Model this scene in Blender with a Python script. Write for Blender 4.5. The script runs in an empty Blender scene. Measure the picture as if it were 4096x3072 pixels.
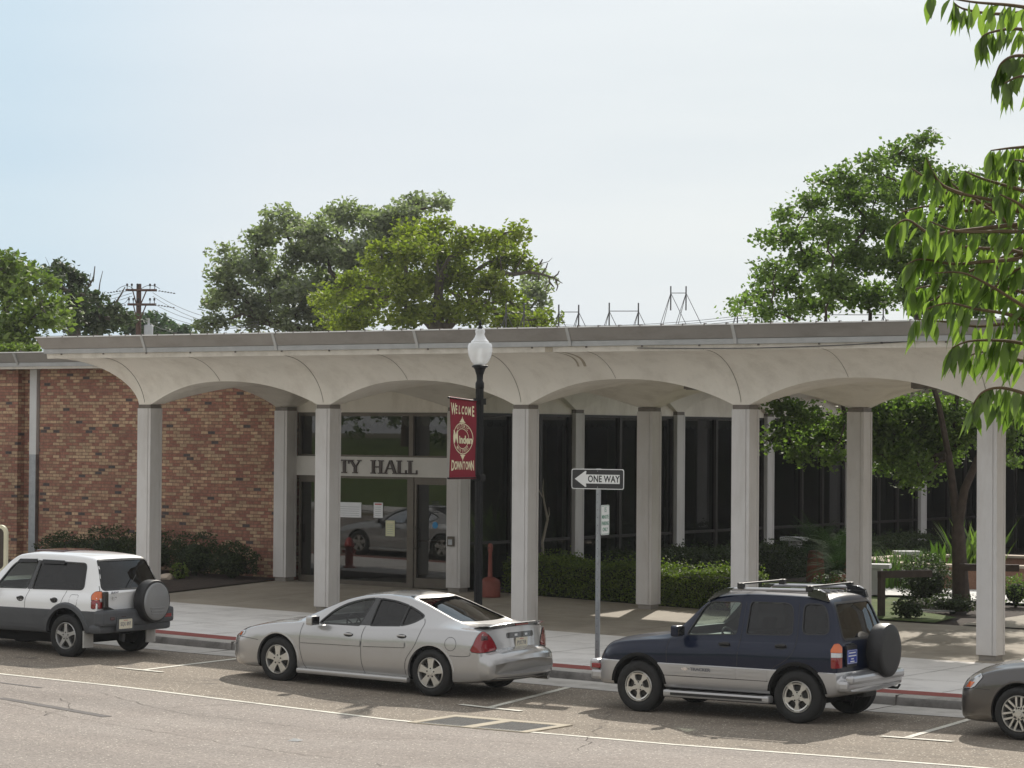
import bpy, bmesh, math, random
import numpy as np
from mathutils import Vector, Matrix
from mathutils.bvhtree import BVHTree
from mathutils.geometry import tessellate_polygon
R=math.radians
SC=bpy.context.scene; COL=SC.collection
random.seed(7); RNG=np.random.default_rng(11)

# ---------------------------------------------------------------- camera
CAM=Vector((36.2924,-39.8582,3.8080)); YAW=2.169033; PIT=0.018149; ROLL=0.0075197; FPX=10591.33
cf=Vector((math.cos(YAW)*math.cos(PIT),math.sin(YAW)*math.cos(PIT),math.sin(PIT)))
r0=Vector((math.sin(YAW),-math.cos(YAW),0)); u0=r0.cross(cf)
cr=math.cos(ROLL)*r0+math.sin(ROLL)*u0; cu=-math.sin(ROLL)*r0+math.cos(ROLL)*u0
cd=bpy.data.cameras.new('camera'); cam=bpy.data.objects.new('camera',cd); COL.objects.link(cam)
cam.matrix_world=Matrix(((cr.x,cu.x,-cf.x,CAM.x),(cr.y,cu.y,-cf.y,CAM.y),(cr.z,cu.z,-cf.z,CAM.z),(0,0,0,1)))
cd.sensor_width=36; cd.lens=FPX/4096*36; cd.clip_start=.1; cd.clip_end=3000
SC.camera=cam
def at_y(vx,vy,y):
    """world point in the vertical plane y seen at (vx,vy)"""
    d=at(vx,vy,1)-CAM; return CAM+d*((y-CAM.y)/d.y)
def at(vx,vy,Z):
    """world point at depth Z seen at (vx,vy) of a 2212-wide view of the photograph"""
    x,y=vx*1.85172,vy*1.85172
    return CAM+Z*(cf+cr*((x-2048)/FPX)-cu*((y-1536)/FPX))

# ---------------------------------------------------------------- light
SUN=Vector((-.52,1.30,1.0)).normalized()
w=bpy.data.worlds.new('World'); SC.world=w; w.use_nodes=True
nt=w.node_tree; nt.nodes.clear()
out=nt.nodes.new('ShaderNodeOutputWorld'); bg=nt.nodes.new('ShaderNodeBackground')
sky=nt.nodes.new('ShaderNodeTexSky'); sky.sky_type='NISHITA'; sky.sun_disc=False
sky.sun_elevation=math.asin(SUN.z); sky.sun_rotation=math.atan2(SUN.x,SUN.y)
sky.air_density=1.0; sky.dust_density=2.2; sky.ozone_density=1.5; sky.altitude=50
# thin high haze: pale veil, broken by soft streaks
tc=nt.nodes.new('ShaderNodeTexCoord'); mp=nt.nodes.new('ShaderNodeMapping'); mp.inputs['Scale'].default_value=(1.2,1.2,7)
mp.inputs['Rotation'].default_value=(0,.12,0)
nz=nt.nodes.new('ShaderNodeTexNoise'); nz.inputs['Scale'].default_value=2.6; nz.inputs['Detail'].default_value=5
rp=nt.nodes.new('ShaderNodeMapRange'); rp.inputs[1].default_value=.35; rp.inputs[2].default_value=.7; rp.inputs[3].default_value=.90; rp.inputs[4].default_value=.985
mix=nt.nodes.new('ShaderNodeMix'); mix.data_type='RGBA'
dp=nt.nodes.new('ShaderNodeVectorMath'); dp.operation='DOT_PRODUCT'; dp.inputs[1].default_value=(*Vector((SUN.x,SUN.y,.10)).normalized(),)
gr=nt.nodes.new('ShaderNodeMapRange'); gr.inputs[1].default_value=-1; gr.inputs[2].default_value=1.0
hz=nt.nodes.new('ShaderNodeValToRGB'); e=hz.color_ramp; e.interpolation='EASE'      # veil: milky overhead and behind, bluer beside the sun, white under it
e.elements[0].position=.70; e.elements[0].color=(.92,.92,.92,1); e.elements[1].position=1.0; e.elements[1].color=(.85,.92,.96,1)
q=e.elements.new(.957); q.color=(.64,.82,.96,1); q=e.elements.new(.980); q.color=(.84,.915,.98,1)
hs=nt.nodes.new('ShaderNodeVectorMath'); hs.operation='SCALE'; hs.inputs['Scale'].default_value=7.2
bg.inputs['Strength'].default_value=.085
L=nt.links.new
L(tc.outputs['Generated'],mp.inputs['Vector']); L(mp.outputs[0],nz.inputs['Vector']); L(nz.outputs['Fac'],rp.inputs[0])
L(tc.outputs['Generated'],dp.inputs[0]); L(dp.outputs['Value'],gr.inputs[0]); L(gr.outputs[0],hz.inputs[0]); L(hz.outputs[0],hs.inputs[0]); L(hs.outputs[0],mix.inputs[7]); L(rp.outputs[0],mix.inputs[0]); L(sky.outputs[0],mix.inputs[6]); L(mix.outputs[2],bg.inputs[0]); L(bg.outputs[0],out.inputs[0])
sd=bpy.data.lights.new('sun','SUN'); sd.energy=3.4; sd.angle=R(.6); sd.color=(1,.93,.83)
so=bpy.data.objects.new('sun',sd); COL.objects.link(so); so.rotation_euler=SUN.to_track_quat('Z','Y').to_euler(); so.location=(0,30,40)
SC.view_settings.view_transform='Standard'; SC.view_settings.look='None'; SC.view_settings.exposure=.51; SC.view_settings.gamma=1
SC.render.engine='CYCLES'
try:
    SC.cycles.max_bounces=10; SC.cycles.diffuse_bounces=6; SC.cycles.transparent_max_bounces=16; SC.cycles.caustics_reflective=False; SC.cycles.caustics_refractive=False
except Exception: pass

# ---------------------------------------------------------------- materials
MATS={}
def nodes(name):
    m=bpy.data.materials.new(name); m.use_nodes=True; MATS[name]=m
    t=m.node_tree; b=t.nodes['Principled BSDF']; return m,t,b
def V(t,k,**kw):
    n=t.nodes.new(k)
    for a,b in kw.items():
        if a in n.inputs: n.inputs[a].default_value=b
        else: setattr(n,a,b)
    return n
def mat(name,c,rough=.7,var=.12,scale=3.,metal=0.,coat=0.,bump=0.,bscale=60.,dirt=None,fine=0.,spec=.5,stretch=None):
    """base colour varied by two octaves of noise; optional dirt tint; optional bump"""
    m,t,b=nodes(name); l=t.links.new
    co=V(t,'ShaderNodeTexCoord'); src=co.outputs['Object']
    if stretch:
        mp=V(t,'ShaderNodeMapping'); mp.inputs['Scale'].default_value=stretch; l(src,mp.inputs[0]); src=mp.outputs[0]
    n=V(t,'ShaderNodeTexNoise',Scale=scale,Detail=6.,Roughness=.62); l(src,n.inputs['Vector'])
    r=V(t,'ShaderNodeMapRange'); r.inputs[1].default_value=.3; r.inputs[2].default_value=.7; r.inputs[3].default_value=1-var; r.inputs[4].default_value=1+var
    l(n.outputs['Fac'],r.inputs[0])
    mu=V(t,'ShaderNodeVectorMath',operation='SCALE'); mu.inputs[0].default_value=c[:3]; l(r.outputs[0],mu.inputs['Scale'])
    last=mu.outputs[0]
    if fine:
        n2=V(t,'ShaderNodeTexNoise',Scale=bscale,Detail=2.); l(co.outputs['Object'],n2.inputs['Vector'])
        r2=V(t,'ShaderNodeMapRange'); r2.inputs[1].default_value=.3; r2.inputs[2].default_value=.7; r2.inputs[3].default_value=1-fine; r2.inputs[4].default_value=1+fine
        l(n2.outputs['Fac'],r2.inputs[0])
        m2=V(t,'ShaderNodeVectorMath',operation='SCALE'); l(last,m2.inputs[0]); l(r2.outputs[0],m2.inputs['Scale']); last=m2.outputs[0]
    if dirt:
        n3=V(t,'ShaderNodeTexNoise',Scale=dirt[1],Detail=8.,Roughness=.7); 
        mp3=V(t,'ShaderNodeMapping'); mp3.inputs['Location'].default_value=(5,3,1)
        if len(dirt)>3: mp3.inputs['Scale'].default_value=dirt[3]
        l(co.outputs['Object'],mp3.inputs[0]); l(mp3.outputs[0],n3.inputs['Vector'])
        r3=V(t,'ShaderNodeMapRange'); r3.inputs[1].default_value=.48; r3.inputs[2].default_value=.75; r3.inputs[4].default_value=dirt[2]
        l(n3.outputs['Fac'],r3.inputs[0])
        mx=V(t,'ShaderNodeMix',data_type='RGBA'); mx.inputs[7].default_value=(*dirt[0],1)
        l(r3.outputs[0],mx.inputs[0]); l(last,mx.inputs[6]); last=mx.outputs[2]
    l(last,b.inputs['Base Color'])
    b.inputs['Roughness'].default_value=rough; b.inputs['Metallic'].default_value=metal
    b.inputs['Coat Weight'].default_value=coat; b.inputs['Coat Roughness'].default_value=.04; b.inputs['Specular IOR Level'].default_value=spec
    if bump:
        nb=V(t,'ShaderNodeTexNoise',Scale=bscale,Detail=4.); l(co.outputs['Object'],nb.inputs['Vector'])
        bp=V(t,'ShaderNodeBump',Strength=bump,Distance=.01); l(nb.outputs['Fac'],bp.inputs['Height']); l(bp.outputs[0],b.inputs['Normal'])
    return m
def paint(name,c,metal=.0,rough=.35,flake=.0):
    m,t,b=nodes(name); l=t.links.new
    co=V(t,'ShaderNodeTexCoord'); n=V(t,'ShaderNodeTexNoise',Scale=1.3,Detail=5.); l(co.outputs['Object'],n.inputs['Vector'])
    sx=V(t,'ShaderNodeSeparateXYZ'); l(co.outputs['Object'],sx.inputs[0])
    # road dust gathers low on the sills
    r=V(t,'ShaderNodeMapRange'); r.inputs[1].default_value=.75; r.inputs[2].default_value=.15; r.inputs[3].default_value=0; r.inputs[4].default_value=.45
    l(sx.outputs['Z'],r.inputs[0]); mu=V(t,'ShaderNodeMath',operation='MULTIPLY'); l(r.outputs[0],mu.inputs[0]); l(n.outputs['Fac'],mu.inputs[1])
    mx=V(t,'ShaderNodeMix',data_type='RGBA'); mx.inputs[6].default_value=(*c,1); mx.inputs[7].default_value=(.2,.17,.13,1); l(mu.outputs[0],mx.inputs[0])
    l(mx.outputs[2],b.inputs['Base Color'])
    b.inputs['Metallic'].default_value=metal; b.inputs['Roughness'].default_value=rough
    b.inputs['Coat Weight'].default_value=1.; b.inputs['Coat Roughness'].default_value=.03
    return m
def pane(name,tint,refl=1.0,ior=1.5,rough=.0):
    m=bpy.data.materials.new(name); m.use_nodes=True; MATS[name]=m; t=m.node_tree; t.nodes.clear(); l=t.links.new
    o=V(t,'ShaderNodeOutputMaterial'); tr=V(t,'ShaderNodeBsdfTransparent'); tr.inputs[0].default_value=(*tint,1)
    g=V(t,'ShaderNodeBsdfGlossy'); g.inputs['Roughness'].default_value=rough; g.inputs[0].default_value=(refl,refl,refl,1)
    f=V(t,'ShaderNodeFresnel',IOR=ior); mx=V(t,'ShaderNodeMixShader')
    l(f.outputs[0],mx.inputs[0]); l(tr.outputs[0],mx.inputs[1]); l(g.outputs[0],mx.inputs[2]); l(mx.outputs[0],o.inputs[0]); return m
def leafmat(name,c1,c2,trans=.45,gloss=.35,scale=.6):
    m=bpy.data.materials.new(name); m.use_nodes=True; MATS[name]=m; t=m.node_tree; t.nodes.clear(); l=t.links.new
    o=V(t,'ShaderNodeOutputMaterial'); ge=V(t,'ShaderNodeNewGeometry'); co=V(t,'ShaderNodeTexCoord')
    mx=V(t,'ShaderNodeMix',data_type='RGBA'); mx.inputs[6].default_value=(*c1,1); mx.inputs[7].default_value=(*c2,1)
    n=V(t,'ShaderNodeTexNoise',Scale=scale,Detail=3.); l(co.outputs['Object'],n.inputs['Vector'])
    a=V(t,'ShaderNodeMath',operation='ADD'); l(ge.outputs['Random Per Island'],a.inputs[0]); l(n.outputs['Fac'],a.inputs[1])
    h=V(t,'ShaderNodeMapRange'); h.inputs[1].default_value=.45; h.inputs[2].default_value=1.55; l(a.outputs[0],h.inputs[0]); l(h.outputs[0],mx.inputs[0])
    p=V(t,'ShaderNodeBsdfPrincipled'); p.inputs['Roughness'].default_value=gloss; l(mx.outputs[2],p.inputs['Base Color'])
    tl=V(t,'ShaderNodeBsdfTranslucent'); br=V(t,'ShaderNodeMix',data_type='RGBA',blend_type='MULTIPLY'); br.inputs[0].default_value=1; br.inputs[7].default_value=(1.15,1.42,.55,1)
    l(mx.outputs[2],br.inputs[6]); l(br.outputs[2],tl.inputs[0])
    ms=V(t,'ShaderNodeMixShader'); ms.inputs[0].default_value=trans; l(p.outputs[0],ms.inputs[1]); l(tl.outputs[0],ms.inputs[2]); l(ms.outputs[0],o.inputs[0]); return m

# ---------------------------------------------------------------- objects
def link(o,parent=None):
    COL.objects.link(o)
    if parent: o.parent=parent
    return o
def tag(o,label=None,cat=None,group=None,kind=None):
    if label: o['label']=label
    if cat: o['category']=cat
    if group: o['group']=group
    if kind: o['kind']=kind
    return o
def thing(name,label,cat,loc=(0,0,0),rot=(0,0,0),group=None):
    o=bpy.data.objects.new(name,None); COL.objects.link(o); o.location=loc; o.rotation_euler=rot; o.empty_display_size=.2
    return tag(o,label,cat,group)
def cat_rom(P,n=6):
    P=[Vector(p) for p in P]; o=[]
    for i in range(len(P)-1):
        a=P[max(i-1,0)];b=P[i];c=P[i+1];d=P[min(i+2,len(P)-1)]
        for k in range(n):
            s=k/n; o.append(.5*((2*b)+(c-a)*s+(2*a-5*b+4*c-d)*s*s+(3*b-a-3*c+d)*s**3))
    o.append(P[-1]); return o
class MB:
    def __init__(s): s.v=[];s.f=[];s.m=[];s.cur=0;s.sm=[]
    def add(s,vs,fs,smooth=False):
        n=len(s.v); s.v+= [tuple(v) for v in vs]
        for f in fs: s.f.append(tuple(i+n for i in f)); s.m.append(s.cur); s.sm.append(smooth)
    def box(s,a,b,M=None):
        x0,y0,z0=a;x1,y1,z1=b
        vs=[Vector(q) for q in ((x0,y0,z0),(x1,y0,z0),(x1,y1,z0),(x0,y1,z0),(x0,y0,z1),(x1,y0,z1),(x1,y1,z1),(x0,y1,z1))]
        if M: vs=[M@q for q in vs]
        s.add(vs,[(0,3,2,1),(4,5,6,7),(0,1,5,4),(1,2,6,5),(2,3,7,6),(3,0,4,7)])
    def cbox(s,c,d,M=None): s.box([c[i]-d[i]/2 for i in range(3)],[c[i]+d[i]/2 for i in range(3)],M)
    def bbox(s,a,b,e,M=None):
        """box with chamfered edges"""
        bm=bmesh.new(); bmesh.ops.create_cube(bm,size=1)
        c=[(a[i]+b[i])/2 for i in range(3)]; d=[b[i]-a[i] for i in range(3)]
        for v in bm.verts: v.co=Vector((c[0]+v.co.x*d[0],c[1]+v.co.y*d[1],c[2]+v.co.z*d[2]))
        bmesh.ops.bevel(bm,geom=list(bm.edges),offset=e,segments=2,profile=.6,affect='EDGES')
        s.addbm(bm,M); bm.free()
    def addbm(s,bm,M=None,smooth=False):
        bm.verts.ensure_lookup_table(); bm.verts.index_update()
        s.add([ (M@v.co if M else v.co.copy()) for v in bm.verts],[[v.index for v in f.verts] for f in bm.faces],smooth)
    def prism(s,poly,axis,a,b,M=None):
        """extrude 2D polygon; axis 'y': poly=(x,z); 'z': (x,y); 'x': (y,z)"""
        def P(q,h):
            r={'y':(q[0],h,q[1]),'z':(q[0],q[1],h),'x':(h,q[0],q[1])}[axis]; r=Vector(r); return M@r if M else r
        n=len(poly); vs=[P(q,a) for q in poly]+[P(q,b) for q in poly]
        fs=[(i,(i+1)%n,n+(i+1)%n,n+i) for i in range(n)]
        tr=tessellate_polygon([[Vector((q[0],q[1],0)) for q in poly]])
        fs+=[tuple(t) for t in tr]+[tuple(n+i for i in reversed(t)) for t in tr]
        s.add(vs,fs)
    def lathe(s,prof,n=24,M=None,axis='z',smooth=True,closed=False):
        vs=[]
        for (r,h) in prof:
            for k in range(n):
                a=2*math.pi*k/n; c,d=r*math.cos(a),r*math.sin(a)
                p=Vector((c,d,h)) if axis=='z' else (Vector((c,h,d)) if axis=='y' else Vector((h,c,d)))
                vs.append(M@p if M else p)
        fs=[]; m=len(prof); rng=range(m if closed else m-1)
        for i in rng:
            for k in range(n):
                j=(i+1)%m; fs.append((i*n+k,i*n+(k+1)%n,j*n+(k+1)%n,j*n+k))
        if not closed:
            if prof[0][0]>1e-5: fs.append(tuple(range(n)))
            if prof[-1][0]>1e-5: fs.append(tuple((m-1)*n+k for k in range(n)))
        s.add(vs,fs,smooth)
    def tube(s,pts,r,n=8,cap=True,smooth=True):
        pts=[Vector(p) for p in pts]; m=len(pts); rs=r if isinstance(r,(list,tuple)) else [r]*m
        vs=[];pu=None
        for i,p in enumerate(pts):
            t=(pts[min(i+1,m-1)]-pts[max(i-1,0)]); t=t.normalized() if t.length>1e-9 else Vector((0,0,1))
            if pu is None: pu=t.orthogonal().normalized()
            pu=(pu-t*pu.dot(t)); pu=pu.normalized() if pu.length>1e-6 else t.orthogonal().normalized()
            pv=t.cross(pu)
            for k in range(n):
                a=2*math.pi*k/n; vs.append(p+rs[i]*(math.cos(a)*pu+math.sin(a)*pv))
        fs=[(i*n+k,i*n+(k+1)%n,(i+1)*n+(k+1)%n,(i+1)*n+k) for i in range(m-1) for k in range(n)]
        if cap: fs+=[tuple(reversed(range(n))),tuple((m-1)*n+k for k in range(n))]
        s.add(vs,fs,smooth)
    def grid(s,rows,smooth=True):
        n=len(rows[0]); vs=[p for r in rows for p in r]
        s.add(vs,[(i*n+k,i*n+k+1,(i+1)*n+k+1,(i+1)*n+k) for i in range(len(rows)-1) for k in range(n-1)],smooth)
    def build(s,name,mats,parent=None,merge=False,recalc=True):
        me=bpy.data.meshes.new(name); me.from_pydata([tuple(v) for v in s.v],[],s.f)
        for m in (mats if isinstance(mats,(list,tuple)) else [mats]): me.materials.append(MATS[m] if isinstance(m,str) else m)
        me.polygons.foreach_set('material_index',s.m); me.polygons.foreach_set('use_smooth',s.sm)
        if merge or recalc:
            bm=bmesh.new(); bm.from_mesh(me)
            if merge: bmesh.ops.remove_doubles(bm,verts=bm.verts,dist=1e-4)
            if recalc: bmesh.ops.recalc_face_normals(bm,faces=bm.faces)
            bm.to_mesh(me); bm.free()
        if any(s.sm) : 
            try: me.set_sharp_from_angle(angle=R(40))
            except Exception: pass
        me.update(); o=bpy.data.objects.new(name,me); return link(o,parent)
def text_mb(mb,txt,size,M,depth=.004,sx=1.,align='CENTER',bold=0.,shear=0.,space=1.):
    cu_=bpy.data.curves.new('t','FONT'); cu_.body=txt; cu_.size=size; cu_.align_x=align; cu_.align_y='CENTER'; cu_.extrude=depth; cu_.offset=bold; cu_.shear=shear; cu_.space_character=space; cu_.resolution_u=3
    o=bpy.data.objects.new('t',cu_); COL.objects.link(o); dg=bpy.context.evaluated_depsgraph_get(); dg.update()
    me=bpy.data.meshes.new_from_object(o.evaluated_get(dg)); S=Matrix.Diagonal((sx,1,1,1))
    mb.add([M@(S@v.co) for v in me.vertices],[tuple(p.vertices) for p in me.polygons])
    bpy.data.objects.remove(o); bpy.data.curves.remove(cu_); bpy.data.meshes.remove(me)
def frame_mat(o,u,v):
    """matrix whose local x=u, y=v, z=u×v at o"""
    u=Vector(u).normalized(); n=u.cross(Vector(v)).normalized(); v=n.cross(u)
    return Matrix(((u.x,v.x,n.x,o[0]),(u.y,v.y,n.y,o[1]),(u.z,v.z,n.z,o[2]),(0,0,0,1)))
def rrect(x0,y0,x1,y1,r,n=5):
    o=[]
    for cx,cy,a in ((x1-r,y1-r,0),(x0+r,y1-r,90),(x0+r,y0+r,180),(x1-r,y0+r,270)):
        for k in range(n+1):
            t=R(a+90*k/n); o.append((cx+r*math.cos(t),cy+r*math.sin(t)))
    return o
# ---------------------------------------------------------------- material list
mat('concrete_paint',(.80,.76,.685),.75,.05,1.3,bump=.25,bscale=90,fine=.03,dirt=((.38,.33,.26),1.7,.40,(1,1,.4)))
mat('column_paint',(.58,.565,.55),.7,.04,2.,bump=.2,bscale=120,fine=.03,dirt=((.36,.32,.27),2.2,.45,(1,1,.25)))
mat('neck_metal',(.16,.14,.12),.6,.2,6.)
mat('plinth',(.27,.25,.225),.9,.15,5.,bump=.3)
mat('cove_seam',(.30,.27,.235),.9,.1)
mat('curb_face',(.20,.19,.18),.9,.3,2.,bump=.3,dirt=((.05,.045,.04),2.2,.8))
mat('blind',(.42,.42,.37),.9,.05,3.)
mat('seam_dark',(.17,.15,.14),.9,.1)
mat('stain',(.40,.35,.27),.9,.2,6.)
mat('wood_band',(.64,.60,.53),.7,.1,3.,dirt=((.3,.26,.2),2.5,.5))
mat('fascia_metal',(.28,.262,.24),.5,.10,1.2,metal=.25,dirt=((.13,.115,.1),1.,.55,(1,1,3)))
mat('flashing',(.42,.43,.44),.45,.12,3.,metal=.35)
mat('drip_edge',(.80,.80,.78),.5,.1,3.)
mat('batten',(.44,.44,.43),.5,.08,4.)
mat('roof_membrane',(.4,.39,.37),.9,.2,1.)
mat('bronze_dark',(.035,.031,.027),.5,.12,5.,metal=.3)
mat('bronze',(.12,.105,.085),.45,.12,5.,metal=.4)
mat('band_panel',(.60,.585,.55),.7,.05,2.)
mat('letter_bronze',(.055,.04,.035),.5,.15,9.)
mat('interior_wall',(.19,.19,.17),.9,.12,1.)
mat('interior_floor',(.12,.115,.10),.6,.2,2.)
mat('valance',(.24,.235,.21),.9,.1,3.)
mat('paper',(.78,.80,.82),.8,.03,3.)
mat('paper_yellow',(.62,.63,.42),.8,.05,3.)
mat('ink',(.2,.2,.22),.8,.02)
mat('red_ink',(.5,.12,.12),.8,.02)
mat('blue_ink',(.03,.22,.45),.6,.02)
mat('galvanised',(.34,.36,.38),.42,.15,8.,metal=.75)
mat('downspout_white',(.62,.62,.61),.6,.08,2.)
mat('black_paint',(.006,.0065,.008),.45,.15,9.,spec=.25)
mat('banner_red',(.205,.008,.022),.8,.06,4.,bump=.15,bscale=40)
mat('banner_cream',(.73,.68,.47),.8,.04,6.)
mat('sign_white',(.78,.79,.78),.5,.03,6.)
mat('sign_black',(.022,.022,.024),.45,.06,6.)
mat('sign_green',(.03,.22,.13),.5,.05,6.)
mat('terracotta_plastic',(.20,.052,.036),.62,.16,5.,bump=.1)
mat('sign_cream',(.72,.68,.5),.6,.05,4.)
mat('sign_brown',(.06,.045,.035),.6,.1,4.)
mat('wood_dark',(.05,.036,.028),.85,.25,8.,bump=.4)
mat('utility_wood',(.12,.07,.055),.9,.2,8.)
mat('transformer',(.55,.57,.6),.5,.05)
mat('wire',(.06,.06,.065),.6,.05)
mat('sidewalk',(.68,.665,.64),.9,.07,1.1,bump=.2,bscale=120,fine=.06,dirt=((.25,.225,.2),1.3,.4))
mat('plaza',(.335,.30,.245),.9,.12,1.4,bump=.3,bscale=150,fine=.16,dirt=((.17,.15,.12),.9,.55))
mat('curb',(.40,.385,.355),.9,.1,1.6,bump=.3,fine=.06,dirt=((.12,.105,.09),1.7,.75))
mat('gutter',(.45,.43,.40),.9,.12,1.2,bump=.3,fine=.08,dirt=((.15,.135,.11),1.4,.7))
mat('brick_strip',(.23,.055,.045),.9,.16,4.,bump=.3)
mat('joint',(.12,.11,.1),.95,.1)
mat('mulch',(.045,.032,.024),1.,.4,6.,bump=.8,bscale=30,fine=.4)
mat('lawn',(.075,.115,.022),1.,.3,1.5,bump=.8,bscale=70,fine=.3,dirt=((.17,.15,.05),1.2,.5))
mat('planter_brick',(.30,.17,.12),.9,.2,5.,bump=.3,fine=.2)
mat('planter_cap',(.5,.42,.34),.9,.1,3.)
mat('stone_light',(.55,.55,.55),.8,.06,4.)
mat('terracotta',(.24,.085,.05),.85,.15,6.)
mat('hose',(.5,.52,.5),.5,.1)
mat('bark_grey',(.10,.085,.07),.95,.3,8.,bump=.8,bscale=20)
mat('bark_dark',(.06,.045,.035),.95,.3,8.,bump=.8,bscale=20)
mat('bark_pale',(.30,.27,.22),.9,.25,8.,bump=.5,bscale=20)
mat('twig',(.13,.085,.05),.9,.2,8.)
mat('ground_soil',(.13,.115,.07),1.,.3,.2,fine=.2)
mat('grate',(.10,.10,.095),.75,.3,9.)
mat('pit',(.01,.01,.01),1.,.1)
mat('grate_rim',(.40,.35,.265),.9,.1,3.,fine=.08,bscale=80)
mat('line_paint',(.62,.60,.52),.8,.12,3.,fine=.25,bscale=60,dirt=((.3,.27,.23),3.,.75))
mat('crack',(.11,.097,.085),1.,.2)
mat('patch_dark',(.10,.09,.085),.9,.2,3.)
mat('litter',(.85,.85,.82),.8,.05)
# car materials
paint('paint_silver',(.48,.48,.48),.5,.23)
paint('paint_white',(.86,.87,.88),.0,.35)
paint('paint_navy',(.004,.009,.028),.1,.35)
MATS['paint_navy'].node_tree.nodes['Principled BSDF'].inputs['Coat Weight'].default_value=.55
MATS['paint_navy'].node_tree.nodes['Principled BSDF'].inputs['Specular IOR Level'].default_value=.15
MATS['paint_navy'].node_tree.nodes['Map Range'].inputs[4].default_value=.12
paint('paint_grey',(.075,.07,.068),.5,.3)
paint('clad_silver',(.48,.48,.49),.55,.34)
mat('clad_grey',(.075,.08,.088),.5,.08,4.,spec=.5)
mat('black_trim',(.014,.014,.015),.4,.1,6.)
mat('gloss_black',(.008,.008,.009),.12,.05,6.,coat=.8)
mat('well_black',(.006,.006,.006),.95,.1)
mat('tyre',(.012,.012,.012),.75,.25,9.,bump=.3,bscale=60)
mat('alloy',(.62,.61,.58),.28,.06,6.,metal=.75,coat=.3)
mat('alloy_dull',(.45,.45,.45),.36,.06,6.,metal=.7)
mat('brake',(.05,.048,.045),.6,.3,9.,metal=.5)
mat('chrome',(.75,.75,.75),.12,.02,3.,metal=1.)
mat('lamp_red',(.24,.006,.010),.12,.15,4.,coat=1.)
mat('lamp_dark',(.05,.004,.006),.1,.15,4.,coat=1.)
mat('lamp_amber',(.62,.12,.012),.12,.1,4.,coat=1.)
mat('lamp_clear',(.5,.5,.5),.1,.15,9.,metal=.5,coat=1.)
mat('seat',(.05,.052,.055),.9,.1)
mat('dash',(.035,.04,.042),.6,.1)
mat('plate',(.66,.62,.50),.5,.1,9.)
mat('plate_blue',(.03,.06,.36),.4,.08,9.)
mat('spare_cover',(.25,.255,.26),.38,.06,4.,metal=.35,coat=.2)
mat('vinyl_black',(.012,.012,.013),.5,.12,5.,bump=.15)
mat('car_seam',(.03,.03,.03),.8,.1)
mat('mudflap',(.42,.41,.39),.8,.2,4.)
mat('red_cloth',(.25,.02,.02),.9,.2)
pane('glass_clear',(.62,.70,.66)); pane('glass_tint',(.14,.15,.16)); pane('glass_dark',(.022,.024,.03)); pane('glass_shop',(.50,.53,.48),ior=1.75)
pane('glass_court',(.22,.24,.22),ior=1.5)
def globe_mat():
    m,t,b=nodes('globe'); b.inputs['Base Color'].default_value=(.93,.95,.97,1); b.inputs['Roughness'].default_value=.08
    l=t.links.new; o=t.nodes['Material Output']; tr=V(t,'ShaderNodeBsdfTransparent'); mx=V(t,'ShaderNodeMixShader'); lw=V(t,'ShaderNodeLayerWeight',Blend=.35)
    wv=V(t,'ShaderNodeTexWave',Scale=14.,Distortion=0.); co=V(t,'ShaderNodeTexCoord'); l(co.outputs['Object'],wv.inputs['Vector']); wv.bands_direction='Z'
    bp=V(t,'ShaderNodeBump',Strength=.25); l(wv.outputs['Fac'],bp.inputs['Height']); l(bp.outputs[0],b.inputs['Normal'])
    r=V(t,'ShaderNodeMapRange'); r.inputs[3].default_value=.42; r.inputs[4].default_value=.95; l(lw.outputs['Facing'],r.inputs[0])
    l(r.outputs[0],mx.inputs[0]); l(tr.outputs[0],mx.inputs[1]); l(b.outputs[0],mx.inputs[2]); l(mx.outputs[0],o.inputs[0])
globe_mat()
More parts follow.
